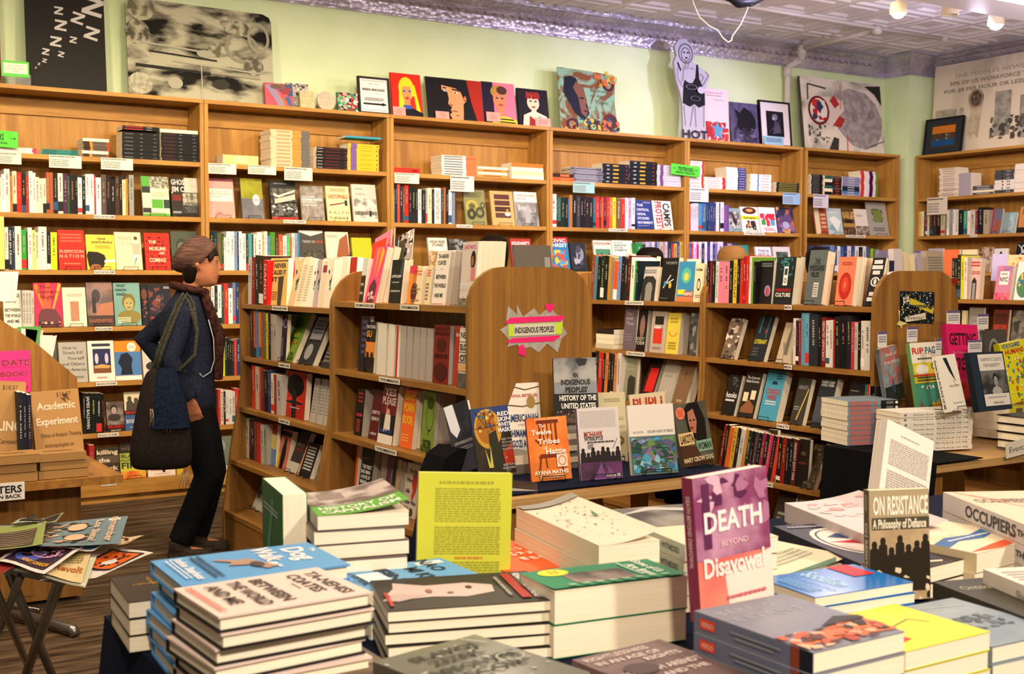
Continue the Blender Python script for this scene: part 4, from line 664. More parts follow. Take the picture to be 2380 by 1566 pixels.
face(PB, B[2], 'third', 926, 954, 908, 'orange Feminist book', 'f06a28', 'T.5,.88,.1,.85,f8c838,FEMINIST;T.5,.7,.14,.85,f8c838,PORN;T.5,.49,.14,.85,f8c838,BOOK;b.1,.1,.7,.25,3,f8b060', st=False, lean=7, n=2, d=.024, sp='b83020'); face(PB, B[2], 'third', 975, 1003, 912, 'green Sister Outsider', '78943c', 'o.6,.6,.3,.24,.08,232c14;e.6,.82,.28,.1,38441c;l.5,.3,.6,.4,.03,231;T.5,.17,.09,.7,1c2410,SISTER;T.45,.07,.09,.85,1c2410,OUTSIDER;b.05,.86,.4,.94,2,4a5a2c', st=False, lean=5, n=4, d=.022, page='pageg')
face(PB, B[3], 'fourth', 818, 823, 1032, 'thin orange-edged book', 'e05820', st=False, lean=5); face(PB, B[3], 'fourth', 826, 853, 1046, 'The First Bad Man', '161418', 'T.5,.66,.07,.8,eee,THE FIRST;T.45,.56,.07,.75,eee,BAD MAN;T.5,.46,.07,.8,eee,A NOVEL BY;T.4,.36,.07,.6,eee,MIRANDA;T.38,.26,.07,.4,eee,JULY;b.1,.8,.7,.84,1,a44', st=False, lean=9, n=2, d=.03, page='pageg')
for i, (a, b_, yt, c) in enumerate([(873, 884, 1050, '8a7a70'), (886, 897, 1062, '5a3048'), (899, 908, 1066, '2a2224'), (910, 918, 1070, 'b89868'), (920, 927, 1075, 'a09890')]): face(PB, B[3], 'fourth', a, b_, yt, f'{cname(c)} edge-out book', c, st=False, lean=8, d=.03, page='pageg')
face(PB, B[3], 'fourth', 928, 962, 1080, 'cream Brief Wondrous Life novel', 'd0c4b8', 'T.55,.86,.07,.7,444,The Brief;T.3,.68,.07,.4,444,Won;T.25,.48,.07,.3,444,Life;T.5,.28,.07,.8,444,Oscar Wao;p c03830,.5,.8,.7,.82,.85,.74,.8,.5,.6,.3,.55,.4,.6,.5,.5,.6;e.65,.1,.12,.08,4a4030;b.1,.14,.5,.2,2,888', st=False, lean=10, n=2, d=.024)
# Science rack
spines(PD, RZ[0], 'top', 1372, '1379:8a4830:592 1386:4a8098:596 1394:141414:596 1402:18301c:594 1411:141a18:594 1418:b88a30:596 1424:908478:598 1433:e05828:606 1441:6a90c0:596 1449:1a1a20:596 1456:26221e:600 1463:541818:594 1472:ece8e0:598 1476:2a9a48:606 1481:16202c:606', lean=5)
face(PD, RZ[0], 'top', 1485, 1522, 620, 'grey book with black arch', 'c0bcb8', 'p 30302c,.1,.0,.1,.6,.3,.72,.75,.72,.95,.6,.95,.0;e.55,.35,.22,.2,8a8a84;r.35,.0,.75,.35,8a8a84;b.1,.8,.9,.92,2,888', st=False, lean=8, sp='e0dcd4', d=.03); face(PD, RZ[0], 'top', 1531, 1568, 600, 'black The Earth book', '1c1c1c', 'T.55,.88,.06,.7,888,THE EARTH;l.2,.3,.6,.6,.05,dde;l.4,.4,.8,.5,.04,e8e8f0;e.62,.36,.09,.07,d0b040;e.3,.4,.08,.06,48a;b.1,.05,.6,.08,1,777', lean=8, d=.03); face(PD, RZ[0], 'top', 1572, 1610, 608, 'blue Nano book', '3a8cc0', 'e.5,.65,.3,.2,5ab8a8;e.5,.62,.15,.1,d8d060;r.05,.18,.5,.3,e8e030;r.4,.14,1,.26,a83828;T.7,.2,.09,.55,f0f0e8,NANO;r0,0,1,.13,c87850', st=False, lean=6); face(PD, RZ[0], 'top', 1611, 1632, 612, 'cream novel with oval portrait', 'e8dcb8', 'T.5,.84,.07,.7,443,Ida;o.5,.45,.2,.16,.3,222;b.2,.1,.8,.2,2,887', st=False, lean=5)
stack(PD, RZ[1], 'second', 1384, 1425, 765, 4, 'grey lying hardcover', '302420 !ccc !ddd c8c0b0', dep=.16, inset=.03)
face(PD, RZ[1], 'second', 1448, 1477, 713, 'grey violet Fractured Times', '6a5c68', 'T.4,.84,.08,.5,a89aa8,Fract-;T.4,.74,.08,.5,a89aa8,ured;T.45,.62,.08,.6,a89aa8,Times;b.1,.2,.7,.4,3,8a7a88', st=False, lean=5); face(PD, RZ[1], 'second', 1473, 1499, 720, 'black Black Body book', '1c1614', 'e.6,.6,.22,.28,8a6a60;T.5,.3,.08,.8,b8b0a8,BODY;T.5,.2,.08,.8,b8b0a8,POEM', st=False, lean=7, n=2, d=.03, page='pageg'); face(PD, RZ[1], 'second', 1510, 1541, 724, 'grey and red Economics cover', 'b8a89c', 'r.25,.68,.9,.88,2a2420;r.2,.22,.85,.6,d03828;b.25,.56,.7,.66,1,eee;b.2,.06,.8,.16,1,988', st=False, lean=6, d=.03); face(PD, RZ[1], 'second', 1546, 1576, 728, 'yellow book with orange arc', 'dcc850', 'o.5,.52,.3,.1,.2,d87828;r.1,.53,.9,.7,dcc850;b.2,.75,.8,.9,2,b09838;b.2,.1,.8,.3,3,a89030', st=False, lean=7, n=2, d=.034, page='pageg'); face(PD, RZ[1], 'second', 1601, 1618, 728, 'dark grey moonlit cover', '4c4c4c', 's3,12,0,0,1,1,.4,5c5c5c/3a3a3a/8a8a8a', st=False, lean=5)
spines(PD, RZ[2], 'third', 1380, '1388:1c2c20:815 1398:c82820:818 1404:202020:820 1411:d88040:820 1418:281c18:820 1425:2a2420:822 1432:cc8a60:822 1440:d8d4cc:820', lean=5, inset=.0); face(PD, RZ[2], 'third', 1444, 1478, 832, 'grey green Micro Foundations cover', '8e8c78', 'T.5,.84,.06,.5,a8a690,MICRO;T.5,.74,.06,.7,a8a690,FOUND;p 3a3830,.4,0,.4,.5,.55,.6,.9,.55,.9,0', st=False, lean=5, inset=.02); face(PD, RZ[2], 'third', 1484, 1512, 830, 'dark cover with glowing red panel', '2a1816', 'r.2,.25,.9,.75,c82420', st=False, lean=22, n=2, d=.03, page='pageg', inset=.0); face(PD, RZ[2], 'third', 1522, 1553, 840, 'pale grey cover with white bird', 'a8a098', 'p e8e4dc,.3,.1,.5,.2,.6,.4,.55,.15;b.2,.6,.8,.7,1,998', lean=20, d=.03, inset=.0); face(PD, RZ[2], 'third', 1560, 1592, 842, 'brown cover with cracked lines', '7a5c44', 'l.3,.7,.6,.75,.03,3a2a1c;l.5,.6,.5,.8,.02,3a2a1c;b.3,.1,.7,.2,1,b09a80', lean=20, n=2, d=.03, inset=.0)
# Media rack
spines(PE, RZ[0], 'top', 1642, '1649:181414:606 1654:7a2030:606 1662:181a1e:606 1669:d8dce0:608:THE_SHALLOWS 1681:e08098:608 1694:e08098:608 1703:16181c:606 1712:d0b838:604:CRITICAL_PLAY 1719:141414:602 1726:c02c24:604 1733:a01c1c:596 1740:c8282c:594 1745:e8e4dc:596 1750:6a9a38:598 1756:181818:608', lean=2)
face(PE, RZ[0], 'top', 1757, 1793, 606, 'black cover with glass globe', '1e1a1c', 'b.1,.85,.9,.95,2,888;e.7,.3,.2,.13,8a8ab0;e.7,.28,.1,.1,c04048', st=False, lean=5); face(PE, RZ[0], 'top', 1797, 1840, 598, 'black Convergence Culture', '1e2224', 's3,30,.2,.6,.9,.98,.1,2a6a70/1e3a3e/3a8a88;r.42,.4,.66,.8,e8ece8;r.46,.62,.62,.76,38444a;o.54,.5,.08,.06,.6,888;T.5,.3,.06,.8,c03028,CONVERGENCE;T.5,.2,.08,.8,ece8e0,CULTURE', n=2, st=False, lean=8, d=.03, back='ddd'); face(PE, RZ[0], 'top', 1868, 1908, 582, 'grey Files hardcover', '5c6464', 'T.5,.8,.08,.3,1c2020,THE;T.5,.68,.08,.85,1c2020,WIKILEAKS;T.45,.55,.08,.45,1c2020,FILES;r.3,.74,.7,.748,1c2020;r.05,.62,.95,.628,1c2020;r.45,.14,.75,.4,d8d4c8;b.48,.16,.72,.38,5,666', n=1, lean=10, d=.06, hard=True, sp='20262a'); face(PE, RZ[0], 'top', 1940, 1980, 598, 'salmon Groups as Agents', 'e88060', 'o.5,.4,.36,.28,.5,b82c20;o.5,.42,.2,.16,.6,d84830;l.5,.1,.6,.5,.05,c83828;b.2,.82,.8,.9,2,a44', n=2, lean=8, d=.034, page='page'); face(PE, RZ[0], 'top', 2010, 2040, 600, 'white on black Spectacle book', '1c1a1a', ''.join(f'r{.08+.1*(k%2):.2f},{.1+.11*k:.2f},{.9-.08*(k%3):.2f},{.18+.11*k:.2f},ddd;' for k in (0, 1, 5, 6, 7))+'o.5,.5,.35,.1,.3,ddd;e.5,.5,.12,.06,ddd', lean=14)
for a, b_, yt, nm, c, fr in ((1676, 1707, 742, 'leaning collage-cover book', '6a5c50', 's5,40,0,0,1,1,.2,b8a898/3a2c28/8a7060/d8ccc0'), (1741, 1776, 735, 'black Literary book', '20242a', 'r.2,.6,.3,1,3a6a78;r.7,.5,.76,1,3a6a78;p d03838,.6,.62,.7,.62,.68,.72;T.5,.42,.09,.8,c8c030,LITERARY;b.1,.1,.5,.3,3,555'), (1804, 1836, 752, 'cream cover with grey statue', 'b8a890', 'p 6a6458,.4,.2,.45,.7,.55,.9,.65,.7,.7,.2;p 888070,.5,.1,.2,.5,.4,.5')):
    face(PE, RZ[1], 'second', a, b_, yt, nm, c, fr, lean=20, d=.028, inset=.02)
spines(PE, RZ[1], 'second', 1845, '1851:dcd8d0:740 1858:3a1c28:745 1864:8a2424:745 1873:5a98b8:728 1882:68a0b8:728 1903:2a2c34:730 1911:141416:746 1921:7a1810:738:MEDIATED_DEMOCRACY 1930:dcd8d0:745 1938:d8d0c8:744 1942:b02824:744 1954:1e1c20:736 1970:16161a:734 1980:242028:734 1988:b03848:748 1996:c8b8a8:750 2003:141414:750 2012:d8d0c0:746 2025:d8d0cc:746 2030:201c1c:740 2042:c08868:738')
for a, b_, yt, nm, c, fr, n in ((1678, 1708, 874, 'black book with white lowercase title', '201c1c', 's5,12,.3,.7,.8,.95,.12,555;T.5,.5,.13,.8,ddd,hooks;r.1,.34,.8,.39,ccc', 1), (1716, 1753, 868, 'Internet Media Economy book', '2a2220', 'r.1,.35,.4,.55,e8d8b8;r.55,.4,.85,.6,e8d8b8;p 8a5a38,.1,.2,.5,.4,.9,.25,.9,.1,.1,.1;T.5,.88,.06,.8,ccc,The Internet;T.5,.8,.06,.8,ccc,Media Economy', 1),
                          (1764, 1806, 864, 'blue Console Wars', '4898b8', 'T.5,.58,.1,.75,b02828,CONSOLE;T.5,.46,.1,.5,b02828,WARS;p 1c3048,.35,.72,.4,.78,.6,.78,.68,.72;b.2,.3,.8,.4,2,cde;b.55,.82,.85,.96,3,246', 1), (1838, 1868, 882, 'dark Memory book', '3a3630', 'T.5,.8,.08,.7,888,MEMORY;p c8b068,.4,.1,.9,.8,.95,.75,.5,.1;b.1,.3,.5,.4,2,999', 1), (1888, 1926, 880, "black Women's Cinema book", '2a2c34', "T.5,.9,.05,.8,ddd,WOMEN'S CINEMA;T.5,.84,.05,.8,ddd,WORLD CINEMA;r0,.1,1,.6,4a4c58;e.45,.4,.06,.12,998", 1), (1958, 1998, 892, 'Tentacles Longer Than Night', '1c1c1e', 'T.5,.66,.08,.85,ddd,TENTACLES;T.42,.54,.08,.6,ddd,LONGER;T.5,.42,.08,.8,ddd,THAN NIGHT;p ddd,0,0,0,.16,.2,.2,.4,.14,.6,.2,.8,.12,1,.16,1,0;b.1,.8,.6,.84,1,999', 1)):
    face(PE, RZ[2], 'third', a, b_, yt, nm, c, fr, lean=17, d=.045 if 'blue' in nm or 'Women' in nm else .028, inset=0)
spines(PE, RZ[2], 'third', 2014, '2019:2a6a5a:895 2025:b83030:896 2031:d8d0c0:898 2040:3a2c2c:898', inset=0)
spines(PE, RZ[3], 'fourth', 1672, '1678:7a1c1c:985 1685:16181a:985 1695:d06028:990 1704:c8a030:990 1712:20201c:992 1722:c8c4bc:995 1730:b88038:995 1738:20301c:998 1746:18161a:1000 1754:3a3a40:1002 1762:181418:1004 1770:8a2848:1004 1778:1c1a1c:1006 1786:c83c58:1008 1796:281c1c:1010 1804:d04030:1012', lean=12, inset=-.05)
face(PE, RZ[3], 'fourth', 1785, 1806, 1000, 'dark leafy music book', '34301e', 's5,30,0,0,1,1,.2,5a5428/22200f/8a8240', st=False, lean=4, inset=-.05); spines(PE, RZ[3], 'fourth', 1808, '1817:30181a:1015 1826:8a2018:1016 1835:181a1e:1018 1842:16181a:1018 1852:5a2420:1020:HIGHWAY_SIXTY_ONE', lean=6, inset=-.05); face(PE, RZ[3], 'fourth', 1853, 1882, 1022, 'black On Highway cover', '201a16', 'T.5,.7,.08,.4,6a5a40,ON;b.2,.45,.8,.55,1,6a3020', st=False, lean=5, inset=-.05); face(PE, RZ[3], 'fourth', 1868, 1896, 1038, 'mossy dark leaning book', '38301f', 's7,30,0,0,1,1,.2,4a4430/201c14/6a5a40', lean=24, inset=-.06, d=.03); face(PE, RZ[3], 'fourth', 1916, 1944, 1036, 'orange Post Graphic book', 'd05a28', 'r0,0,1,.34,1c1a1a;T.4,.56,.16,.6,1c1414,PO;T.4,.36,.16,.6,1c1414,GR;b.1,.84,.8,.9,1,eb8', st=False, lean=8, inset=-.05)
face(PE, RZ[4], 'bottom', 1790, 1830, 1150, 'dark lying-back book', '3a2c26', 'b.2,.4,.8,.6,2,998', lean=20, inset=-.08); face(PE, RZ[4], 'bottom', 1838, 1870, 1160, 'grey leaning paperback', '8a7a6a', 'b.2,.4,.8,.6,2,554', lean=20, inset=-.08)
# NYC rack
spines(PF, RZ[0], 'top', 2212, '2219:302820:600 2225:16201c:600 2233:20281c:592 2241:c8c030:594 2248:d8d0c8:598'); face(PF, RZ[0], 'top', 2249, 2276, 602, 'red and white Good Boy city book', 'c8a8a0', 'b.1,.8,.9,.95,2,a22;T.6,.66,.08,.7,a83028,GOOD;p 2a2624,.3,0,.3,.45,.5,.55,.7,.45,.7,0;r.38,0,.62,.4,8a8a88', st=False, lean=5, d=.04); face(PF, RZ[0], 'top', 2310, 2346, 618, 'pink Have a NYC book', 'c07898', 'r0,.6,1,1,8a6a9a~c87898~10;p e8e0d8,.22,.84,.8,.84,.8,.44,.22,.44;T.5,.76,.06,.4,333,HAVE A;T.5,.6,.13,.5,333,NYC;r0,0,1,.2,b83858~e07888~30', st=False, lean=11, d=.04, page='page'); face(PF, RZ[0], 'top', 2356, 2396, 608, 'white book with green globe', 'd0dce0', 'e.5,.4,.42,.34,4a7a50;s5,14,.1,.1,.9,.7,.16,3a6a98/5a8a48/c8b060', st=False, lean=11, d=.04)
face(PF, RZ[1], 'second', 2236, 2246, 722, 'pale yellow edge book', 'c8b888', st=False, lean=2); face(PF, RZ[1], 'second', 2250, 2284, 715, 'grey faded cover', '8a807c', 'b.2,.2,.8,.8,4,999', st=False, lean=5); face(PF, RZ[1], 'second', 2306, 2342, 720, 'rust New York cover', '6a2c20', 'T.5,.55,.13,.85,b04028,NEW YORK;r.1,.62,.9,.9,4a2420', st=False, lean=7); face(PF, RZ[1], 'second', 2350, 2394, 722, 'dim grey street photo cover', '5a564e', 's3,20,0,0,1,1,.3,6a665e/3a3834/7a766a', st=False, lean=7)
spines(PF, RZ[2], 'third', 2240, '2262:4a3c30:850 2280:20242c:852 2296:6a4a3c:850 2320:3a2c28:850 2345:2c2a28:850 2375:4a3a30:852')
# ---------------------------------------------------------------- artwork standing on top of the cases
TOP = 2.646
def leanart(pl, name, lab, cat, x0, x1, yt, cov, spec='', inset=.12, lean=6, d=.02, poly=None, grp=None, border=None, z=TOP, part='picture', tags='', edge=None, side=0):
    P0, P1 = pl.pt(x0, 645, inset), pl.pt(x1, 645, inset); w_ = (P1-P0).length; zt = pl.pt((x0+x1)/2, yt, inset+.05).z
    La = R(lean); up = Z_*math.cos(La)+pl.n*math.sin(La); h = (zt-z)/math.cos(La); a = pl.a; y = up.cross(a)
    if side: rm = Matrix.Rotation(R(side), 3, y); a = rm @ a; up = rm @ up
    M = frame(V((P0.x, P0.y, z)), a, y, up); r = root(name, M, lab, cat, grp); mb = MB()
    if poly:
        q = num(poly.split(',')); P = [(q[i]*w_, q[i+1]*h) for i in range(0, len(q), 2)]; mb.prism(P, 0, d, edge or cov, kf=cov)
    elif border:
        t = border[0]; k = border[1]
        for bx in ((0, 0, w_, t), (0, h-t, w_, h), (0, t, t, h-t), (w_-t, t, w_, h-t)): mb.box(bx[0], -.004, bx[1], bx[2], d, bx[3], k)
        mb.build('picture_frame', r); mb = MB(); mb.box(t, .004, t, w_-t, d-.004, h-t, cov)
        art(mb, spec, V((t, .004, t)), X_, Z_, -Y_, w_-2*t, h-2*t, eps=.0006); mb.build(part, r); spec = ''
    else: mb.box(0, 0, 0, w_, d, h, edge or cov); mb.face([(0, -.0005, 0), (w_, -.0005, 0), (w_, -.0005, h), (0, -.0005, h)], cov)
    if not border:
        if spec: art(mb, spec, V((0, -.0005, 0)), X_, Z_, -Y_, w_, h, eps=.0006)
        mb.build(part, r)
    for tg in tags.split('|'):
        if not tg: continue
        q = tg.split(','); x_, zz, tw, th = num(q[:4]); mb = MB(); mb.box(x_*w_, -.012, zz*h, (x_+tw)*w_, -.0105, (zz+th)*h, q[4])
        art(mb, q[5].replace('^', ',') if len(q) > 5 else '', V((x_*w_, -.012, zz*h)), X_, Z_, -Y_, tw*w_, th*h, eps=.0005); mb.build('price_tag', r)
    return r
m, nt, b = newmat('drawing', .7); noise2(nt, b, rgb('181613'), rgb('b4b19a'), 3.6, 15, (1, 1, 2.6), .40, .56, .25)
m, nt, b = newmat('collage', .7); noise2(nt, b, rgb('5a5654'), rgb('dcd4cc'), 3.5, 9, (1, 1, 1), .25, .55, .6)
m, nt, b = newmat('stain', .7); noise2(nt, b, rgb('8a7c6c'), rgb('dccfba'), 2.2, 9, (1, 1, .6), .22, .52, .3)
m, nt, b = newmat('swirl', .6); noise2(nt, b, rgb('7a4a2c'), rgb('86b09a'), 4.5, 5, (1, 1, 1), .42, .55, 2.5)
leanart(w0, 'painting', 'brown and orange canvas edge at the far end beside the green price card', 'painting', -130, 13, -40, '8a4a20~5a2c14~6', lean=4, d=.03)
Zs = [(.42, .93, .20, 8), (.86, .98, .2, 20), (.86, .79, .26, 25), (.42, .72, .11, 5), (.66, .67, .16, 30), (.44, .59, .15, 10), (.83, .545, .18, 30), (.59, .47, .09, 15), (.37, .44, .14, 10), (.24, .34, .09, 15), (.43, .33, .075, 25), (.22, .26, .055, 25), (.15, .225, .03, 20), (.11, .19, .025, 20)]
def zee(cx, cy, s_, deg, ar=.62):
    deg *= .5
    P = [(-.5, .5), (.5, .5), (.5, .26), (-.16, -.28), (.5, -.28), (.5, -.5), (-.5, -.5), (-.5, -.26), (.16, .28), (-.5, .28)]
    a = R(-deg); return 'p c4c0c0,'+','.join(f'{min(cx+s_*(x*math.cos(a)-y*math.sin(a)),.995):.3f},{cy+s_*ar*(x*math.sin(a)+y*math.cos(a)):.3f}' for x, y in P)
leanart(w0, 'poster', 'black poster with white letter Zs floating upward', 'poster', 72, 256, -45, '1a1614', ';'.join(zee(*q) for q in Zs)+';l.75,.02,.85,.0,.01,802020', lean=5, d=.006, inset=.15)
leanart(w0, 'price_card', 'small green-edged card with typed note in front of the black poster', 'card', 14, 77, 146, '5ac848', 'r.06,.2,.94,.86,ece4d0;t.5,.7,.1,.6,887,Art without;t.5,.52,.1,.75,887,price tag not for;t.5,.34,.1,.2,887,sale', inset=.05, lean=0, d=.002, z=2.70)
mb = MB(); q = [onY(YS+.052, 20, 192), onY(YS+.052, 72, 197)]; mb.box(q[0].x, YS+.053, TOP, q[1].x, YS+.056, 2.72, 'clear'); mb.build('card_holder', label='clear plastic holder under the small green-edged card', cat='card holder')
leanart(w0, 'drawing', 'large charcoal drawing of rounded figures with rounded corners', 'drawing', 306, 642, 13, 'drawing', 'e.1,.9,.09,.12,b0ad96~66634f~14;e.07,.66,.08,.13,a8a58e~4c4a3c~20;e.08,.15,.08,.11,b8b5a0~9a9784~30;e.31,.18,.05,.06,a8a492;o.78,.6,.12,.16,.2,8f8c7a;e.75,.8,.09,.08,b0ad96~5a5848~20;e.68,.86,.05,.06,b0ad96~7a7766~30;o.9,.72,.08,.16,.25,98957f;e.86,.42,.07,.1,a8a590~5a5848~20;e.6,.55,.06,.07,b0ad96~6a6755~24;l.1,.56,.5,.52,.012,a8a592;l.14,.48,.6,.44,.01,1c1a17;l.3,.4,.9,.35,.012,a8a592;l.05,.33,.55,.3,.02,24221e;r.485,.02,.492,.4,b4b19d;e.52,.5,.06,.04,a8a592;l.55,.32,.9,.3,.02,9c9985;e.62,.2,.06,.05,34322c',
        poly='.0,0,1,0,1,.9,.985,.955,.94,.985,.06,1,.015,.97,0,.93', lean=5, d=.012, inset=.16, edge='8c8a78')
leanart(w1, 'small_canvas', 'small striped collage canvas in pink, orange and blue', 'craft piece', 622, 686, 196, 'c05868', 'p e06830,.3,.5,.4,.7,.8,.2,.6,.0;p 9a88a8,.0,.9,.3,.95,.7,.1,.5,.0;p 3a68a0,.7,.4,.85,.5,1,.0,.9,0;s5,20,.5,.5,1,1,.12,a04040/3a5a8a/8a5a5a;e.4,.86,.2,.1,6a5a50', inset=.08, lean=10, grp='small handmade pieces on the case top')
leanart(w1, 'small_canvas', 'small speckled grey canvas behind the striped one', 'craft piece', 672, 722, 196, 'b0a8a0', 's8,90,0,0,1,1,.06,444/222/ddd', inset=.14, lean=8, grp='small handmade pieces on the case top'); leanart(w1, 'small_canvas', 'small plain cream textured square canvas', 'craft piece', 702, 736, 214, 'cdbf98~b8ab84~60', '', inset=.06, lean=8)
leanart(w1, 'round_plaque', 'round cream craft plaque on a black wire easel', 'craft piece', 742, 784, 214, 'c8bca8~b8ac98~60', poly=','.join(f'{.5+.5*math.cos(a*.314):.3f},{.5+.5*math.sin(a*.314):.3f}' for a in range(20)), inset=.07, lean=8)
leanart(w1, 'beaded_craft', 'shiny beaded craft piece in green, red and silver', 'craft piece', 789, 836, 218, '4a6a50', 's8,90,0,0,1,1,.12,c02030/2a8a70/ddd/222/e0a0a0/60c080', inset=.06, lean=10)
leanart(w1, 'framed_sign', 'black framed sign with a printed name and long arrow', 'sign', 838, 910, 181, 'ece8e4', 'r.06,.05,.94,.06,444;r.06,.94,.94,.95,444;T.5,.68,.075,.8,333,MARINA MARCHAND;t.5,.85,.05,.4,aaa,ART BY;t.5,.56,.04,.6,bbb,Open to commissions;b.15,.34,.85,.44,2,666;r.1,.22,.8,.27,111;p 111,.78,.3,.95,.245,.78,.19', inset=.05, lean=7, border=(.014, '2c2020'), part='sheet')
PT = 'e8a098'
leanart(w2, 'painting', 'red canvas portrait of a blonde woman in black', 'painting', 916, 985, 172, 'd02c18', 'e.5,.66,.26,.26,e8d428;p e8d428,.26,.7,.2,.1,.45,.1,.45,.5,.75,.5,.8,.14,.95,.1,.78,.75;e.5,.56,.16,.22,dc9464;r.4,.25,.6,.4,d08a5c;r.3,.7,.7,.8,e8d428;e.42,.6,.05,.02,3a5aa0;e.6,.6,.05,.02,3a5aa0;e.5,.44,.07,.03,c83828;p 141418,.3,0,.35,.2,.65,.22,1,.12,1,0;p 3a58b0,.36,.28,.62,.28,.64,.2,.36,.18', tags=f'-.02,.02,.42,.2,{PT},t.5^.5^.5^.4^c07870^$50', lean=9, inset=.10, grp='cartoon portraits on the case top')
leanart(w2, 'painting', 'black and red canvas portrait of a dark-haired man', 'painting', 996, 1124, 184, '141214', 'p a82818,.74,1,1,1,1,0,.9,0,.8,.5;p d8986a,.28,.83,.42,.8,.62,.76,.66,.6,.7,.62,.72,.5,.66,.42,.64,0,.44,.04,.4,.16,.44,.2,.42,.27,.45,.32,.38,.4,.4,.52,.38,.68,.28,.72;p 141214,.26,1,.26,.86,.36,.9,.5,.8,.62,.7,.66,.56,.71,.62,.74,.8,.7,1;e.34,.71,.03,.03,e8e0d8;e.345,.71,.012,.02,222;e.52,.67,.045,.025,e8e0d8;e.515,.67,.018,.02,222;l.46,.75,.6,.72,.02,222;l.3,.77,.36,.76,.02,222;l.44,.24,.54,.23,.012,8a3a28;l.4,.4,.46,.36,.012,8a4a30;o.69,.55,.03,.07,.3,7a4028;l.5,.14,.56,.13,.01,8a4a30;p 141214,.64,.12,.8,.06,.9,0,.64,0', tags=f'.13,.03,.24,.17,{PT},t.5^.5^.5^.4^c07870^75$', lean=9, inset=.10, edge='b8a890', grp='cartoon portraits on the case top')
leanart(w2, 'painting', 'pink canvas portrait of a short-haired woman in yellow stripes', 'painting', 1126, 1202, 193, 'e87898', 'r0,0,.34,1,20142c;e.5,.78,.24,.16,b08838;e.52,.6,.2,.22,c8845c;e.6,.82,.16,.1,4a3420;p c8845c,.45,.2,.45,.45,.62,.45,.62,.2;e.44,.63,.04,.02,335;e.6,.63,.04,.02,335;e.54,.47,.07,.025,b03848;p e0c828,.2,0,.4,.2,.75,.2,1,.12,1,0;l.4,.14,.9,.13,.035,222;l.35,.07,.95,.06,.035,222', tags=f'.06,.06,.42,.22,{PT},t.5^.5^.5^.4^c07870^$50', lean=9, inset=.10, grp='cartoon portraits on the case top')
leanart(w2, 'painting', 'dark navy canvas portrait of a pale red-haired woman', 'painting', 1208, 1278, 208, '18121e', 'e.5,.8,.24,.12,8a2020;e.5,.64,.2,.2,e8d0b8;s4,30,.28,.74,.72,.92,.07,8a2020/a83028;r.42,.36,.58,.5,e8d0b8;e.42,.68,.045,.02,246;e.58,.68,.045,.02,246;e.5,.53,.06,.02,a82020;p e8d8c4,.1,0,.15,.3,.4,.4,.6,.4,.9,.3,1,0;p 98201c,.3,0,.34,.3,.5,.2,.7,.3,.75,0', tags=f'.5,.04,.5,.22,{PT},t.5^.5^.5^.5^c07870^$100', lean=9, inset=.10, grp='cartoon portraits on the case top')
leanart(w3, 'poster', 'swirled poster of a woman in profile with scroll patterns', 'poster', 1303, 1438, 163, 'swirl', 'p 0c1226,.1,.85,.08,.6,.25,.3,.4,.18,.5,.3,.46,.5,.3,.85,.2,.88;p 7a5040,.3,.8,.42,.7,.47,.5,.44,.42,.48,.36,.44,.24,.36,.3,.32,.55,.24,.7;e.38,.54,.04,.015,1a1010;e.44,.34,.04,.02,5a2020;t.7,.68,.045,.34,5a6a58,Stormy;t.7,.6,.045,.34,5a6a58,on days of;t.72,.5,.06,.24,5a6a58,Topic;o.85,.78,.1,.09,.4,4a1818;o.93,.88,.07,.07,.4,c89a30;o.2,.12,.1,.09,.4,4a1818;o.55,.1,.1,.09,.4,4a1818;o.85,.2,.12,.12,.35,5a1c18;o.85,.2,.07,.07,.4,2a3a58;s6,46,0,0,1,.22,.05,c8b040/4a1c18/c06838/2a4a68;s7,20,.6,.75,1,1,.05,c06838/c8b040',
        poly='0,0,1,-.02,.97,.2,.95,.5,.97,.8,.96,.96,.5,.985,.0,1', lean=6, inset=.14, d=.008)
Hc = '0.361,1.000,0.530,0.933,0.578,0.822,0.506,0.778,0.867,0.702,1.000,0.658,0.867,0.533,0.747,0.476,0.819,0.356,0.783,0.133,0.843,0.102,0.867,0.000,0.169,0.000,0.205,0.133,0.193,0.356,0.145,0.467,0.048,0.578,0.000,0.756,0.072,0.822,0.024,0.911,0.145,0.987'
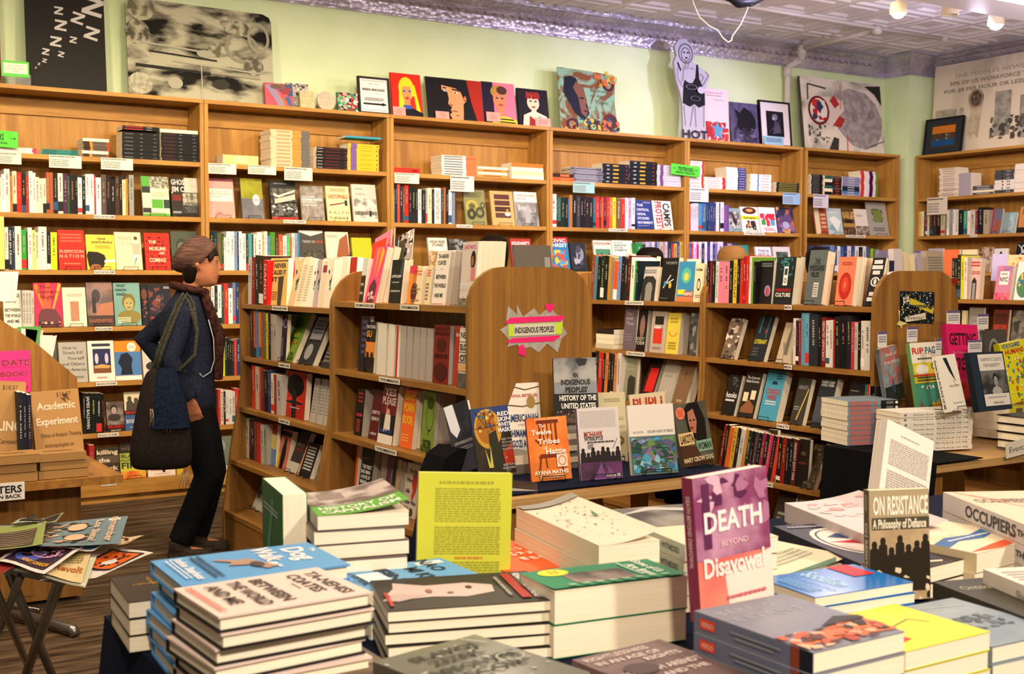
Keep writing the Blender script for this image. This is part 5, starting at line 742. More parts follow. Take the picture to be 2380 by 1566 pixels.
leanart(w3, 'figure_cutout', 'white cutout of a figure in black swimsuit on the word HOT', 'figure cutout', 1569, 1652, 93, 'b8b4c8', 'p 0e0e12,0.205,0.356,0.241,0.542,0.277,0.591,0.386,0.564,0.494,0.564,0.578,0.622,0.614,0.756,0.663,0.756,0.687,0.613,0.759,0.556,0.831,0.467,0.831,0.356,0.651,0.324,0.530,0.356,0.410,0.324;p 0e0e12,0.072,0.756,0.120,0.756,0.193,0.684,0.169,0.667;o0.325,0.853,.2,.1,.1,445;o0.325,0.844,.13,.07,.1,445;e0.277,0.862,.03,.008,222;e0.386,0.862,.03,.008,222;e0.337,0.809,.03,.01,222;l0.229,0.333,0.265,0.133,0.012,445;l0.494,0.338,0.446,0.244,0.012,445;l0.446,0.244,0.386,0.124,0.012,445;l0.530,0.338,0.554,0.124,0.012,445;l0.795,0.356,0.771,0.133,0.012,445;l0.867,0.693,0.940,0.658,0.012,445;l0.940,0.658,0.771,0.551,0.012,445;l0.771,0.551,0.602,0.511,0.012,445;l0.699,0.667,0.795,0.631,0.012,445;l0.795,0.631,0.711,0.578,0.012,445;l0.084,0.711,0.072,0.600,0.012,445;l0.072,0.600,0.193,0.511,0.012,445;l0.241,0.711,0.217,0.600,0.012,445;l0.217,0.600,0.169,0.556,0.012,445;l0.313,0.778,0.265,0.689,0.012,445;l0.386,0.764,0.337,0.689,0.012,445;l0.434,0.711,0.506,0.702,0.012,445;e0.699,0.498,.1,.035,c4c0d4;o0.434,0.520,.16,.025,.12,889;T.5,.05,.08,.72,2c2c38,HOT;o0.530,0.409,.14,.025,.12,778', poly=Hc, inset=.06, lean=3, d=.022, edge='a8a0a8')
leanart(w4, 'poster', 'white poster with red and blue paint splashes', 'poster', 1636, 1694, 207, 'dcd0d8', 's3,40,.05,.02,.95,.38,.16,b03038/c04040;p 5a98c8,.5,.42,.58,.28,.8,.3,.64,.2,.7,.05,.52,.14,.35,.08,.42,.22,.28,.3,.44,.3;t.4,.92,.025,.7,c88090,everybody wants the;t.4,.87,.025,.6,c88090,utmost classy;b.4,.78,.8,.8,1,a9b0c8', inset=.13, lean=4, d=.006)
leanart(w4, 'poster', 'dark violet poster of a black winged shape', 'poster', 1699, 1764, 240, '5a5478~464060~10', 'p 16141e,.15,.85,.35,.75,.5,.9,.75,.8,.9,.6,.85,.35,.6,.15,.4,.3,.2,.4,.25,.6;s6,30,.1,.02,.9,.4,.1,2c2838/6a6488/3a3448', inset=.10, lean=7, d=.006)
leanart(w4, 'framed_photo', 'black framed photograph of a singer with a light blue tag', 'framed photo', 1766, 1838, 236, 'd4ccd0', 'r.2,.2,.8,.8,16141c;e.5,.66,.1,.08,6a6678;p 4a4658,.4,.25,.5,.6,.65,.5,.7,.3;l.3,.3,.7,.62,.03,3a3648;e.45,.62,.05,.04,9a96a8', border=(.016, '121014'), inset=.08, lean=6, tags='.08,.02,.62,.19,8cb8c8,b.1^.3^.9^.8^3^557', part='photo')
leanart(w5, 'collage', 'grey collage of a skull-like face on cracked ground', 'collage artwork', 1868, 2052, 186, 'collage', 'p a8a0a4~8c8488~14,.35,.7,.45,.82,.6,.9,.8,.86,.93,.72,1,.5,.98,.3,.9,.12,.75,.06,.6,.1,.48,.24,.38,.4;p d8c4c0,.22,.75,.5,.72,.52,.58,.45,.5,.5,.4,.34,.35,.2,.5;o.2,.55,.13,.2,.18,6a1c20;e.2,.56,.1,.16,e0d8d4;s6,16,.12,.42,.28,.7,.05,a82028/2a3a60/e0d8d4/c03028;p a83030,.34,.7,.4,.78,.46,.66,.4,.6;p a83030,.36,.36,.45,.5,.52,.46,.46,.34;l.47,.6,.49,.95,.008,c07868;l.52,.02,.53,.25,.01,b84838;p 3a3836,.28,.0,.36,.2,.42,.18,.4,.0;p 2c2a28,.8,.95,1,.98,1,.7,.92,.85;l.8,.1,1,.2,.006,3a3836;l.08,.9,.3,.86,.012,333;l.08,.9,.07,.68,.012,333;e.65,.5,.03,.05,8a8288;e.86,.56,.04,.06,8a8288;s3,20,.05,.1,.3,.35,.02,444/666', inset=.12, lean=7, d=.03, edge='4c4a46')
leanart(plR, 'painting', 'large stained canvas with stencilled words about workforce wages', 'painting', 2157, 2415, 136, 'stain', 't.5,.86,.042,.62,99917f,THE PEOPLES NEWS;T.55,.78,.04,.8,8a8478,30% OF US WORKFORCE TOILS;T.46,.7,.04,.72,8a8478,FOR $8 PER HOUR OR LESS;p b8a288~cabba0~10,.33,.62,.36,.45,.34,.22,.37,.12,.4,.2,.44,.14,.46,.4,.48,.6,.44,.68,.36,.68;e.405,.58,.07,.1,7a6858~9a8874~16;e.405,.58,.048,.08,4a3e36~6a5a4c~20;e.39,.6,.01,.01,8a7868;e.42,.6,.01,.01,8a7868;e.405,.54,.018,.01,7a6252;r.58,.15,.72,.62,8a857c~a8a298~14;r.8,.1,.96,.55,8e8980~aaa49a~14;s4,50,.55,.1,.95,.35,.03,4c4844/6a655e;s5,24,.04,.35,.3,.5,.05,a09888/b0a898;r.24,.02,.27,.2,5a544c', inset=.16, lean=4, d=.035, edge='b8a890')
leanart(plR, 'framed_picture', 'small dark framed picture with orange and blue bands', 'framed picture', 2139, 2227, 275, '2c3038', 'r.14,.14,.86,.86,3c3428;r.18,.55,.82,.8,c87428;r.18,.2,.82,.45,1c4c80;r.18,.4,.82,.58,4a3c30;s4,18,.2,.36,.8,.55,.05,3a3840/6a4a30/884', border=(.014, '14161e'), inset=.05, lean=8, d=.02)
# hanging green direction signs
def hang(lab, pl, x0, x1, y0, y1, spec, par, side=0):
    P0 = pl.pt(x0, y1, -.012); P1 = pl.pt(x1, y1, -.012); h = pl.pt(x0, y0, -.012).z-P0.z; w_ = (P1-P0).length; rm = Matrix.Rotation(R(side), 3, pl.n)
    M = frame(P0, rm @ pl.a, pl.n, rm @ Z_); mb = MB(); mb.box(0, 0, 0, w_, .001, h, '58d040'); art(mb, spec, V((0, 0, 0)), X_, Z_, -Y_, w_, h); mb.build('direction_sign', None, M, lab, 'sign', 'green direction signs')
hang('green sign with arrow and the end of a word, first bookcase', w0, -60, 41, 297, 336, 'T.42,.62,.36,.5,223018,TEXTBOOKS;l.82,.56,.93,.56,.012,223018;p 223018,.91,.64,.95,.56,.91,.48;T.45,.25,.12,.6,223018,INTRODUCTION', W[0][1], 2)
hang('green Textbooks sign between the upper shelf piles', w3, 1559, 1626, 379, 404, 'T.5,.6,.34,.54,162412,TEXTBOOKS;T.5,.26,.16,.66,162412,SEPARATED AT THIS LAST ROW;l.06,.6,.18,.6,.012,162412;l.8,.6,.92,.6,.012,162412', W[3][1], 3)
mb = MB(); P = onY(YS-.02, 0, 605); mb.box(P.x-.1, YS-.02, 1.51, onY(YS-.02, 11, 605).x, YS-.018, onY(YS-.02, 5, 503).z, 'dcdc78'); mb.build('yellow_sheet', label='pale yellow paper sheet standing on a Race and Racism shelf', cat='paper')
# ---------------------------------------------------------------- books seen over the racks (far-side top shelves)
PA2 = PL('X', 2.52, 'first rack far side'); PB2 = PL('X', 2.56, 'Recommendations rack far side'); PE2 = PL('Y', 3.74, 'Media rack far side'); PD2 = PL('X', 4.5, 'Science rack far side'); PF2 = PL('X', 6.42, 'NYC rack far side')
for pl, a, yt, c, i in ((PA2, 672, 598, 'e8d8c0', 0), (PA2, 690, 600, 'd8c8b0', 1), (PA2, 745, 600, 'e8dcd0', 2), (PA2, 765, 598, 'f0e4d4', 3), (PA2, 785, 596, 'f0e8dc', 4), (PA2, 806, 598, 'a83028', 5)):
    face(pl, 1.30, 'top', a, a+16, yt, f'{cname(c)} back-turned book ({"abcdef"[i]})'.replace('(a)', 'near the person').replace('(b)', 'beyond Never Called').replace('(c)', 'at mid rack').replace('(d)', 'by the arch').replace('(e)', 'behind the arch').replace('(f)', 'right of the arch'), c, st=False, lean=5, d=.04)
spines(PE2, 1.33, 'top', 2040, '2052:d8c8a8:600 2066:e8dccc:604 2078:2a2c40:606', bands=False); 
for pl, ph, a, b_, yt, nm, c in ((PE2, 'top', 2084, 2104, 578, 'pale grey upright pamphlet', 'c8c0c8'), (PE2, 'top', 2107, 2118, 586, 'cream page-edge book', 'd8c8a8'), (PE2, 'top', 2122, 2133, 592, 'cream narrow page-edge book', 'e0d0b0'), (PE2, 'top', 2138, 2150, 588, 'light violet back-turned book', 'a8a0b0'), (PE2, 'top', 2160, 2200, 583, 'tan back-turned book with fine print', 'a8988a'), (PD2, 'top', 1446, 1462, 590, 'off-white book end', 'dcd4c8'), (PD2, 'top', 1500, 1520, 596, 'dark lying book end', '1c1a1e'), (PD2, 'top', 1590, 1612, 602, 'white book end', 'e0dcd4')):
    face(pl, 1.33, ph, a, b_, yt, nm, c, 'b.1,.1,.9,.9,16,776' if 'fine' in nm else '', st=False, lean=5, d=.03)
for a, b_, yt, nm, c in ((2118, 2166, 583, 'violet and blue spine book', '4a4890'), (2186, 2222, 580, 'orange topped book', 'c06038'), (2228, 2262, 580, 'cream topped paperback', 'c8b898'), (2300, 2335, 590, 'pale violet blue-diamond cover', 'b8b0dc')):
    face(PF2, 1.33, 'top', a, b_, yt, nm, c, st=False, lean=6)
face(PF2, 1.33, 'top', 2330, 2392, 592, 'tan book with orange tree map', 'e0c090', 's6,50,.1,.2,.9,.95,.05,c85828/d88040', st=False, lean=8)
# zine holder on top of the Top Recommendations rack
zr = PL('X', 2.40, 'zine holder'); zz = 1.352
for i, (a, b_, yt, nm, c, fr, sd, yb) in enumerate([(852, 884, 560, 'bright red folded zine', 'd83828', '', 18, 0), (862, 898, 545, 'hot pink zine leaning in the rack', 'f07898', 'b.1,.5,.9,.9,4,c85878', 25, 0), (880, 908, 535, 'kraft zine with orange labels', 'a88858', 'r.2,.75,.8,.9,f06020;r.2,.5,.8,.65,f06020;r.1,.3,.6,.42,f06020', 28, 0), (915, 948, 540, 'black and white photo zine', 'a8a098', 's6,60,0,0,1,1,.12,222/666/ddd;r.1,.6,.5,.9,443', 22, 0)]):
    P0 = zr.pt(a, 645, .03*i); P1 = zr.pt(b_, 645, .03*i); w_ = (P1-P0).length; h = zr.pt(a, yt, .03*i).z-zz
    up = Z_*math.cos(R(12))+X_*math.sin(R(12)); y = up.cross(-Y_); rm = Matrix.Rotation(R(-sd*.6), 3, y)
    book(f'{nm}, top of the Top Recommendations rack', frame(V((P0.x, P0.y, zz)), rm @ -Y_, y, rm @ up), w_, h, .004, c, front=fr, name='zine', grp='zines standing on the rack top')
face(PL('Y', 3.93, 'end panel top'), 1.352, 'rack', 1205, 1290, 570, 'grey Sexuality book', '6a645e', 't.35,.4,.14,.4,c8b890,Sexuality;r.8,.5,.95,.8,999', st=False, lean=8)
# ---------------------------------------------------------------- signs on the end panels
fy = 3.84-.0005
def panelpt(x, y, Y=3.838): return onY(Y, x, y)
burst = [(1162, 766), (1180, 756), (1177, 742), (1181, 711), (1203, 731), (1200, 706), (1216, 736), (1242, 716), (1254, 732), (1279, 712), (1292, 730), (1311, 736), (1306, 754), (1318, 775), (1305, 787), (1296, 819), (1272, 798), (1252, 819), (1233, 806), (1212, 812), (1203, 800), (1180, 806), (1184, 790)]
r = root('section_sign', onY(3.838, 1240, 766), 'grey starburst sign reading INDIGENOUS PEOPLES on the oak end panel', 'sign')
mb = MB(); P = [onY(3.838, *q) for q in burst]; mb.mesh(P, [tuple(range(len(P)))], 'b0aaa2~a29c94~40'); P2 = [p+V((0, .0015, 0)) for p in P]; mb.mesh(P+P2, [(i, (i+1) % len(P), len(P)+(i+1) % len(P), len(P)+i) for i in range(len(P))], 'b0aaa2'); wb(mb, 'starburst', r)
def flatpoly(nm, pts, k, Y): mb = MB(); mb.mesh([onY(Y, *q) for q in pts], [tuple(range(len(pts)))], k); mb.mesh([onY(Y, *q)+V((0, .0006, 0)) for q in pts], [tuple(range(len(pts)))], k); wb(mb, nm, r)
flatpoly('pink_tape', [(1173, 752), (1186, 738), (1311, 733), (1311, 740), (1303, 746)], 'ea2c78', 3.8365); flatpoly('pink_tape', [(1175, 797), (1190, 786), (1302, 779), (1300, 784), (1286, 793)], 'ea2c78', 3.8365)
flatpoly('lime_paper', [(1182, 754), (1308, 749), (1306, 776), (1182, 782)], 'c0e040', 3.8362)
flatpoly('pink_heart', [(1279, 727), (1268, 716), (1267, 708), (1273, 704), (1278, 708), (1284, 705), (1289, 709), (1287, 716)], 'ea2c78', 3.8365); flatpoly('pink_tab', [(1204, 822), (1206, 806), (1213, 800), (1220, 806), (1222, 828)], 'ea2c78', 3.8365)
mb = MB(); a = onY(3.8358, 1194, 781); b_ = onY(3.8358, 1290, 777); u = (b_-a); w_ = u.length; u.normalize(); mb.mesh([a, b_, onY(3.8358, 1290, 751), onY(3.8358, 1194, 755)], [(0, 1, 2, 3)], 'd4cec4')
art(mb, 'T.5,.5,.5,.95,333,INDIGENOUS PEOPLES', a, u, Z_, -Y_, w_, (onY(3.8358, 1194, 755)-a).length); wb(mb, 'name_strip', r)
YF = yE0-.002
r = root('events_poster', onY(YF, 2128, 713), 'dark dotted Upcoming Events poster on the second oak end panel', 'poster')
a = onY(YF, 2091, 751); b_ = onY(YF, 2171, 752); u = (b_-a); w_ = u.length; u.normalize(); h = (onY(YF, 2091, 676)-a).length; mb = MB(); mb.box(0, 0, 0, w_, .0015, h, '10161e', frame(a, u, Y_, Z_))
art(mb, 's4,150,.02,.02,.98,.98,.022,c8b838/3a6aa0/e8e8d8/6aa0c0;l.25,.7,.95,.4,.12,c8b838;p d8d0c0,.05,.8,.22,.87,.24,.68,.07,.62;V.15,.75,.1,.16,222,Up;p d8d0c0,.12,.2,.7,.34,.72,.14,.14,.04;t.42,.18,.11,.46,222,Events!;T.6,.56,.12,.6,20283a,coming', a, u, Z_, -Y_, w_, h); wb(mb, 'sheet', r)
r = root('paper_heart', onY(YF, 2220, 655), 'small dark red paper heart high on the events end panel', 'decoration'); mb = MB(); q = [(2220, 664), (2213, 657), (2212, 650), (2216, 646), (2220, 650), (2224, 646), (2228, 650), (2227, 656)]; mb.mesh([onY(YF, *p) for p in q]+[onY(YF+.001, *p) for p in q], [tuple(range(8)), tuple(range(15, 7, -1))], '8a1c18'); wb(mb, 'heart', r)
r = root('yellow_ribbon', onY(YF, 2092, 757), 'small pale yellow ribbon hanging from the events poster corner', 'decoration'); mb = MB(); q = [(2088, 720), (2092, 722), (2091, 745), (2110, 752), (2097, 756), (2096, 765), (2092, 757), (2084, 754), (2090, 745)]; mb.mesh([onY(YF-.004, *p) for p in q]+[onY(YF-.003, *p) for p in q], [tuple(range(9)), tuple(range(17, 8, -1))], 'd8cc88'); wb(mb, 'ribbon', r)
# ---------------------------------------------------------------- display tables in front of the end panels
def table(nm, lab, x0, x1, y0, y1, z, clothk, cl, ply=True):
    r = root('display_table', ((x0+x1)/2, (y0+y1)/2, 0), lab, 'table'); mb = MB(); mb.box(x0, y0, z-.035, x1, y1, z-.004, 'ply'); wb(mb, 'tabletop', r)
    for x in (x0+.05, x1-.1):
        for y in (y0+.05, y1-.1): mb = MB(); mb.box(x, y, 0, x+.05, y+.05, z-.035, 'oak_v'); wb(mb, 'leg', r)
    mb = MB(); mb.box(x0+.04, y0+.03, .24, x1-.04, y1-.02, .26, 'ply'); wb(mb, 'lower_shelf', r)
    return r
table('G', 'plywood display table in front of the Indigenous Peoples panel', 2.0, 3.02, 3.22, 3.82, .76, 'navy', '')
def drape(lab, x0, x1, y0, y1, z, drops, k='navy', sag=.02):
    mb = MB(); nx, ny = 40, 20; sd = random.Random(3)
    def edge(pts, drop, out):      # hanging side with soft folds
        n = len(pts); 
        for j in range(8):
            for i in range(n-1):
                def q(i_, j_): f = j_/8; return pts[i_]+V((out[0], out[1], 0))*(f*.06+f*.025*math.sin(i_*.9))-Z_*(drop*f)
                m0 = len(mb.v); mb.v += [q(i, j), q(i+1, j), q(i+1, j+1), q(i, j+1)]; mb.f.append((m0, m0+1, m0+2, m0+3)); mb.m.append(mb.mi(k))
    mb.box(x0-.004, y0-.004, z-.004, x1+.004, y1+.004, z, k)
    for s_, dr in drops.items():
        if s_ == 'W': edge([V((x0-.004, y0+(y1-y0)*i/24, z)) for i in range(25)], dr, (-1, 0))
        if s_ == 'E': edge([V((x1+.004, y0+(y1-y0)*i/24, z)) for i in range(25)], dr, (1, 0))
        if s_ == 'S': edge([V((x0+(x1-x0)*i/48, y0-.004, z)) for i in range(49)], dr, (0, -1))
        if s_ == 'N': edge([V((x0+(x1-x0)*i/48, y1+.004, z)) for i in range(49)], dr, (0, 1))
    return mb.build('tablecloth', label=lab, cat='tablecloth')
drape('navy cloth over the display table before the Indigenous Peoples panel', 2.02, 3.0, 3.26, 3.80, .765, {'W': .3, 'E': .2})
mb = MB(); mb.prism([(2.0, .766), (2.2, .766), (2.2, .83), (2.16, .85), (2.08, .86), (2.03, .83)], 3.67, 3.815, 'black_cloth'); mb.build('covered_riser', label='low black cloth-covered riser at the near table end', cat='riser')
table('H', 'plywood display table in front of the events panel', 3.84, 5.2, 3.04, 3.6, .74, 'navy', '')
drape('navy cloth over the near end of the events display table', 3.836, 4.1, 3.032, 3.61, .748, {'W': .62}, 'black_cloth')
PG2 = PL('Y', 3.62, 'pile on Indigenous Peoples table'); PG3 = PL('Y', 3.58, 'back of Indigenous Peoples table')
def fit(bl, br, tl, z, lean):
    P0, P1 = onZ(z, *bl), onZ(z, *br); a0 = (P1-P0); w_ = a0.length; a0.normalize(); n0 = Z_.cross(a0); La = R(lean); up0 = Z_*math.cos(La)+n0*math.sin(La); y = up0.cross(a0)
    best = None; rl = 0; h = .2; dr = 12; dh = .1
    for it in range(9):
        for i in range(-4, 5):
            for j in range(-4, 5):
                r_ = rl+dr*i/4; hh = max(.05, h+dh*j/4); p = P0+(Matrix.Rotation(R(r_), 3, y) @ up0)*hh; q = proj(p); e = (q[0]-tl[0])**2+(q[1]-tl[1])**2
                if best is None or e < best[0]: best = (e, r_, hh)
        rl, h = best[1], best[2]; dr *= .45; dh *= .45
    rm = Matrix.Rotation(R(rl), 3, y); up = rm @ up0; a = rm @ a0
    if a.z < 0: P0 = P0-Z_*a.z*w_*1.0
    return frame(P0+Z_*.001, a, y, up), w_, h, rl, n0, a0
def tbook(lab, bl, br, tl, z, cov, front='', lean=12, d=.018, st=True, spine='', sp=None, page='page', **k):
    M, w_, h, rl, n0, a0 = fit(bl, br, tl, z, lean); book(lab, M, w_, h, d, cov, sp=sp, front=front, spine=spine, page=page, **k)
    if st: stand(frame(V(M.translation), a0, n0, Z_), w_, 'black wire stand under '+' '.join(lab.split()[:7]), 'wire book stands')
    return M, w_, h
Gp = 'display books on the Indigenous Peoples table'
tbook('silvery Queer Indigenous Studies book leaning on the black riser', (1062, 1103), (1118, 1108), (1008, 953), .765, '34343e*', 'r0,.3,1,1,3a3a46~26262e~10;T.55,.42,.04,.8,9a9aa0,QUEER INDIGENOUS STUDIES;b.2,.3,.9,.36,2,778;p d8dce8,.0,1,.38,1,.5,.6,.3,.5,.1,.62', lean=16, st=False, spine='v.5,.4,.3,.5,bbb,QUEER INDIGENOUS STUDIES', sp='6a6a70', d=.02, grp=Gp)
tbook('blue and gold Red Skin White Masks book', (1113, 1108), (1201, 1104), (1092, 952), .765, '28386c', 'r0,0,1,.62,2a2418~3a3020~8;r0,.6,1,1,2a4078;e.4,.68,.36,.3,c89a38;e.36,.7,.26,.24,a86a20;s6,20,.1,.6,.6,.95,.06,3a7a50/e0c060/8a2a20/2a5a90;l.36,.7,.1,.95,.012,222;l.36,.7,.62,.95,.012,222;l.36,.7,.02,.7,.012,222;l.36,.7,.68,.72,.012,222;l.36,.7,.36,.98,.012,222;p 2c2c1c,.35,.0,.4,.6,.6,.65,.66,.3,.7,0;p c8c060,.3,.1,.25,.4,.35,.15,.4,.45,.42,.1;p b03820,.75,.1,.7,.3,.98,.45,1,.15;T.84,.88,.06,.3,eee,RED;T.84,.8,.06,.34,eee,SKIN;T.84,.72,.06,.36,eee,WHITE;T.84,.64,.06,.36,eee,MASKS;t.85,.5,.03,.28,ccc,REJECTING;t.85,.45,.03,.28,ccc,THE COLONIAL;t.85,.4,.03,.28,ccc,POLITICS OF;t.85,.35,.03,.28,ccc,RECOGNITION;t.82,.12,.035,.3,ddd,GLEN SEAN;t.82,.07,.035,.34,ddd,COULTHARD', st=False, spine='v.5,.4,.3,.6,ccc,RED SKIN WHITE MASKS', sp='20242e', lean=10, grp=Gp)
tbook('white Americanah novel standing on a pile', (1178, 1054), (1262, 1051), (1168, 893), .80, 'ece6dc', 'l.0,.9,.3,.95,.03,7a5a30;l.3,.95,.6,.9,.03,5a4020;l.6,.9,1,.94,.03,7a5a30;T.5,.82,.04,.88,c05848,NATIONAL BESTSELLER;l0,.7,.5,.66,.03,6a4a28;l.5,.66,1,.7,.03,7a5a30;e.75,.72,.12,.09,a88a48;T.5,.5,.1,.85,384878,AMERICANAH;t.5,.4,.035,.3,c05848,A NOVEL;T.5,.28,.1,.85,384878,CHIMAMANDA;T.5,.13,.1,.85,384878,NGOZI ADICHIE', st=False, lean=8, grp=Gp)
stack(PG2, .765, 'rear', 1180, 1258, 1058, 2, 'grey-edged paperback', '!8a8480 7a7470', inset=-.05, page='pageg')
tbook("An Indigenous Peoples' History book, tallest on the table", (1292, 1000), (1392, 998), (1285, 833), .90, '3a3a3c', "r0,.5,1,1,a8a8a8~5c6068~8;r0,.5,1,.66,8a9098~6a7078~10;r0,.16,1,.5,1e1e20;r0,.04,1,.22,5a4a3c~2a2420~40;p 2c2c30,.5,.98,.6,1,.8,.98,.75,.9,.6,.88;T.5,.76,.065,.12,1c1c20,AN;T.5,.66,.07,.68,1c1c20,INDIGENOUS;T.52,.555,.07,.52,1c1c20,PEOPLES';T.54,.44,.07,.86,f0ece8,HISTORY OF THE;T.55,.33,.07,.8,f0ece8,UNITED STATES;s5,14,.0,.2,.9,.26,.03,a83030/888;r0,0,1,.09,141416;t.6,.045,.035,.6,ccc,ROXANNE DUNBAR-ORTIZ", lean=10, sp='141416', grp=Gp, st=True)
stack(PG3, .765, 'rear', 1285, 1345, 995, 7, 'tall-pile grey-edged paperback', '8a8480 !9a9490', inset=0, page='pageg', jit=.006)
tbook('orange Twelve Tribes novel with a wooden chair', (1236, 1121), (1330, 1117), (1222, 974), .765, 'e07028', 'r0,.3,1,1,e06828~f09040~6;r0,0,1,.3,d87830;r.28,.55,.33,.95,7a2c10;r.68,.55,.73,.95,7a2c10;r.24,.9,.78,.96,7a2c10;r.38,.58,.41,.9,7a2c10;r.48,.58,.51,.9,7a2c10;r.58,.58,.61,.9,7a2c10;p 7a2c10,.22,.36,.8,.36,.74,.42,.28,.42;l.3,.58,.18,.66,.03,7a2c10;l.28,.36,.2,.06,.04,7a2c10;l.74,.36,.82,.1,.04,7a2c10;l.4,.36,.42,.2,.03,7a2c10;t.36,.87,.06,.16,f8ece0,The;T.34,.77,.08,.5,f8ece0,Twelve;T.5,.62,.08,.55,f8ece0,Tribes;t.4,.52,.05,.1,f8ece0,of;T.66,.46,.09,.5,f8ece0,Hattie;r.66,.2,.92,.4,e8d8c8;o.79,.3,.1,.08,.25,d88848;T.5,.13,.06,.84,f8ece0,AYANA MATHIS;b.2,.03,.8,.09,2,f0c890;t.5,.97,.03,.6,f8d8a8,NATIONAL BESTSELLER', sp='a83028', lean=10, grp=Gp)
tbook('white Mohawk Interruptus book with marching crowd', (1352, 1118), (1448, 1112), (1340, 950), .765, 'd8d2d4', 'b.05,.72,.92,.96,14,bdb8bc;T.36,.63,.08,.46,983028,MOHAWK;T.36,.57,.05,.44,333,INTERRUPTUS;b.2,.5,.85,.54,1,444;c.02,.22,.98,.46,8,2a2428;r0,0,1,.24,3c2c40~6a3c6c~8;p 7a4c88,.3,.0,.5,.24,.6,0;p 7a4c88,.7,.0,.62,.2,.9,0;l.25,.45,.2,.52,.01,333;p 8a8488,.2,.48,.34,.52,.32,.45,.2,.43;l.8,.42,.92,.56,.01,333;T.76,.05,.04,.34,ddd,AUDRA SIMPSON', sp='6a5a80', spine='v.5,.35,.4,.5,ddd,MOHAWK INTERRUPTUS', lean=9, grp=Gp)
tbook('cream Braiding Sweetgrass book behind Mohawk Interruptus', (1398, 1075), (1460, 1072), (1390, 913), .765, 'cfc4a0', 't.5,.62,.05,.8,8a8468,BRAIDING;t.5,.5,.05,.9,8a8468,SWEETGRASS;o.6,.3,.3,.08,.3,7a7248;l.2,.2,.9,.3,.04,8a8050;t.5,.08,.04,.8,8a8468,KIMMERER;b.2,.86,.8,.92,2,a8a080', lean=9, grp=Gp)
tbook('cream book with red PUPU lettering behind the white cover', (1478, 1066), (1560, 1062), (1462, 918), .765, 'd8c8a8', 'T.5,.84,.18,.84,b03828,PUPU;s5,20,.1,.7,.9,.98,.03,d8c8a8', st=False, lean=8, grp=Gp)
tbook('white book with patchwork of painted dabs below', (1470, 1106), (1577, 1100), (1457, 943), .765, 'e0dad6', 'r0,0,1,.55,5c706c;t.68,.61,.04,.56,556,EDGAR HEAP OF BIRDS;t.2,.61,.03,.22,889,BILL ANTHES;s11,130,.03,.03,.97,.53,.11,3a8a78/4a9ac0/5a5a80/8a6a8a/2a4a40/88b8c8/6a8a50/3a6a9a/7a8ab0/445a52', lean=10, grp=Gp)
tbook('Lakota Woman book with a portrait, at the table end', (1588, 1088), (1664, 1082), (1563, 944), .765, '58584c', 'r0,0,1,1,5c5c50~48483e~6;p 1a1412,.3,.9,.45,1,.75,1,.9,.7,.85,.3,.6,.2,.55,.4,.35,.5;p a87058,.4,.86,.58,.9,.64,.7,.56,.5,.42,.54,.38,.7;e.45,.72,.03,.015,1c1210;e.56,.72,.03,.015,1c1210;e.46,.6,.05,.02,7a3028;e.18,.86,.14,.1,e07858;b.1,.8,.26,.92,4,a85040;r0,.34,.46,.54,d8b880;T.25,.44,.13,.4,222,LAKOTA;r.5,.2,.98,.38,7aa088;T.74,.29,.11,.42,223028,WOMAN;p 4a3020,0,.0,0,.35,.5,.3,.6,.1,.9,.05,1,0;T.5,.1,.07,.9,d8c8a0,MARY CROW DOG', lean=9, grp=Gp)
tbook('black-covered book half hidden at the near table end', (1180, 1141), (1246, 1137), (1180, 1122), .765, '2a1a14', '', lean=70, st=False, d=.02)
# events table
PH = PL('Y', 3.42, 'events table')
def pile(lab, x0, x1, Yp, z0, yt, n, cols, spine='', dep=.15, page='page', rot=0, **k):
    pl = PL('Y', Yp, 'events table'); P0, P1 = pl.pt(x0, 645), pl.pt(x1, 645); H = pl.pt((x0+x1)/2, yt).z-z0; th = H/n; rd = random.Random(int(x0)); cols = cols.split()
    rm = Matrix.Rotation(R(rot), 3, 'Z'); a = rm @ X_; nn = rm @ Y_; L_ = (P1-P0).length
    for i in range(n):
        o = V((P1.x, P1.y, z0+H-th*i))+a*rd.uniform(-.003, .003)+nn*rd.uniform(0, .004)
        book(f'{lab}, {ORD[i]} from top of its pile, events table', frame(o, nn, -Z_, -a), dep, L_, th-.0006, cols[i % len(cols)], spine=spine, page=page, grp=f'pile of {lab}', **k); k.pop('front', None)
Ge = 'display books on the events table'
pile('pink and blue paperback with black end', 1999, 2094, 3.47, .75, 932, 9, '7a8a98', 'r0,0,1,.35,1c1e20;r.1,.55,.9,.95,a86a6a;r.2,.42,.8,.5,a86a6a;e.5,.04,.3,.03,ddd;b.2,.05,.8,.3,1,777', dep=.2, rot=-14)
tbook('grey-pink Destruction of Everything book on its pile', (2062, 938), (2104, 932), (2041, 812), .915, '8a9298', 's6,40,0,.3,1,1,.2,b86860/8a9aa8/a87878;r0,0,1,.28,2a2e2c;p 2a5a90,.45,.15,.55,.15,.52,.4,.46,.4;t.6,.86,.06,.6,eee,death of;t.6,.72,.07,.85,eee,Everything', lean=8, sp='5a6068', grp=Ge)
tbook('white In Place of Me book on a wire easel', (2205, 958), (2248, 953), (2176, 828), .915, 'e8e4dc', 'p 1c2430,.3,.95,.5,.95,.75,.5,.5,.7;l.6,.55,.72,.42,.015,c03830;t.6,.44,.035,.5,444,IN PLACE OF ME;t.6,.14,.03,.5,444,Doreen Stock', lean=14, d=.022, sp='e8e4dc', spine='V.5,.3,.4,.5,333,IN PLACE OF ME;V.5,.75,.4,.35,333,Doreen Stock', grp=Ge)
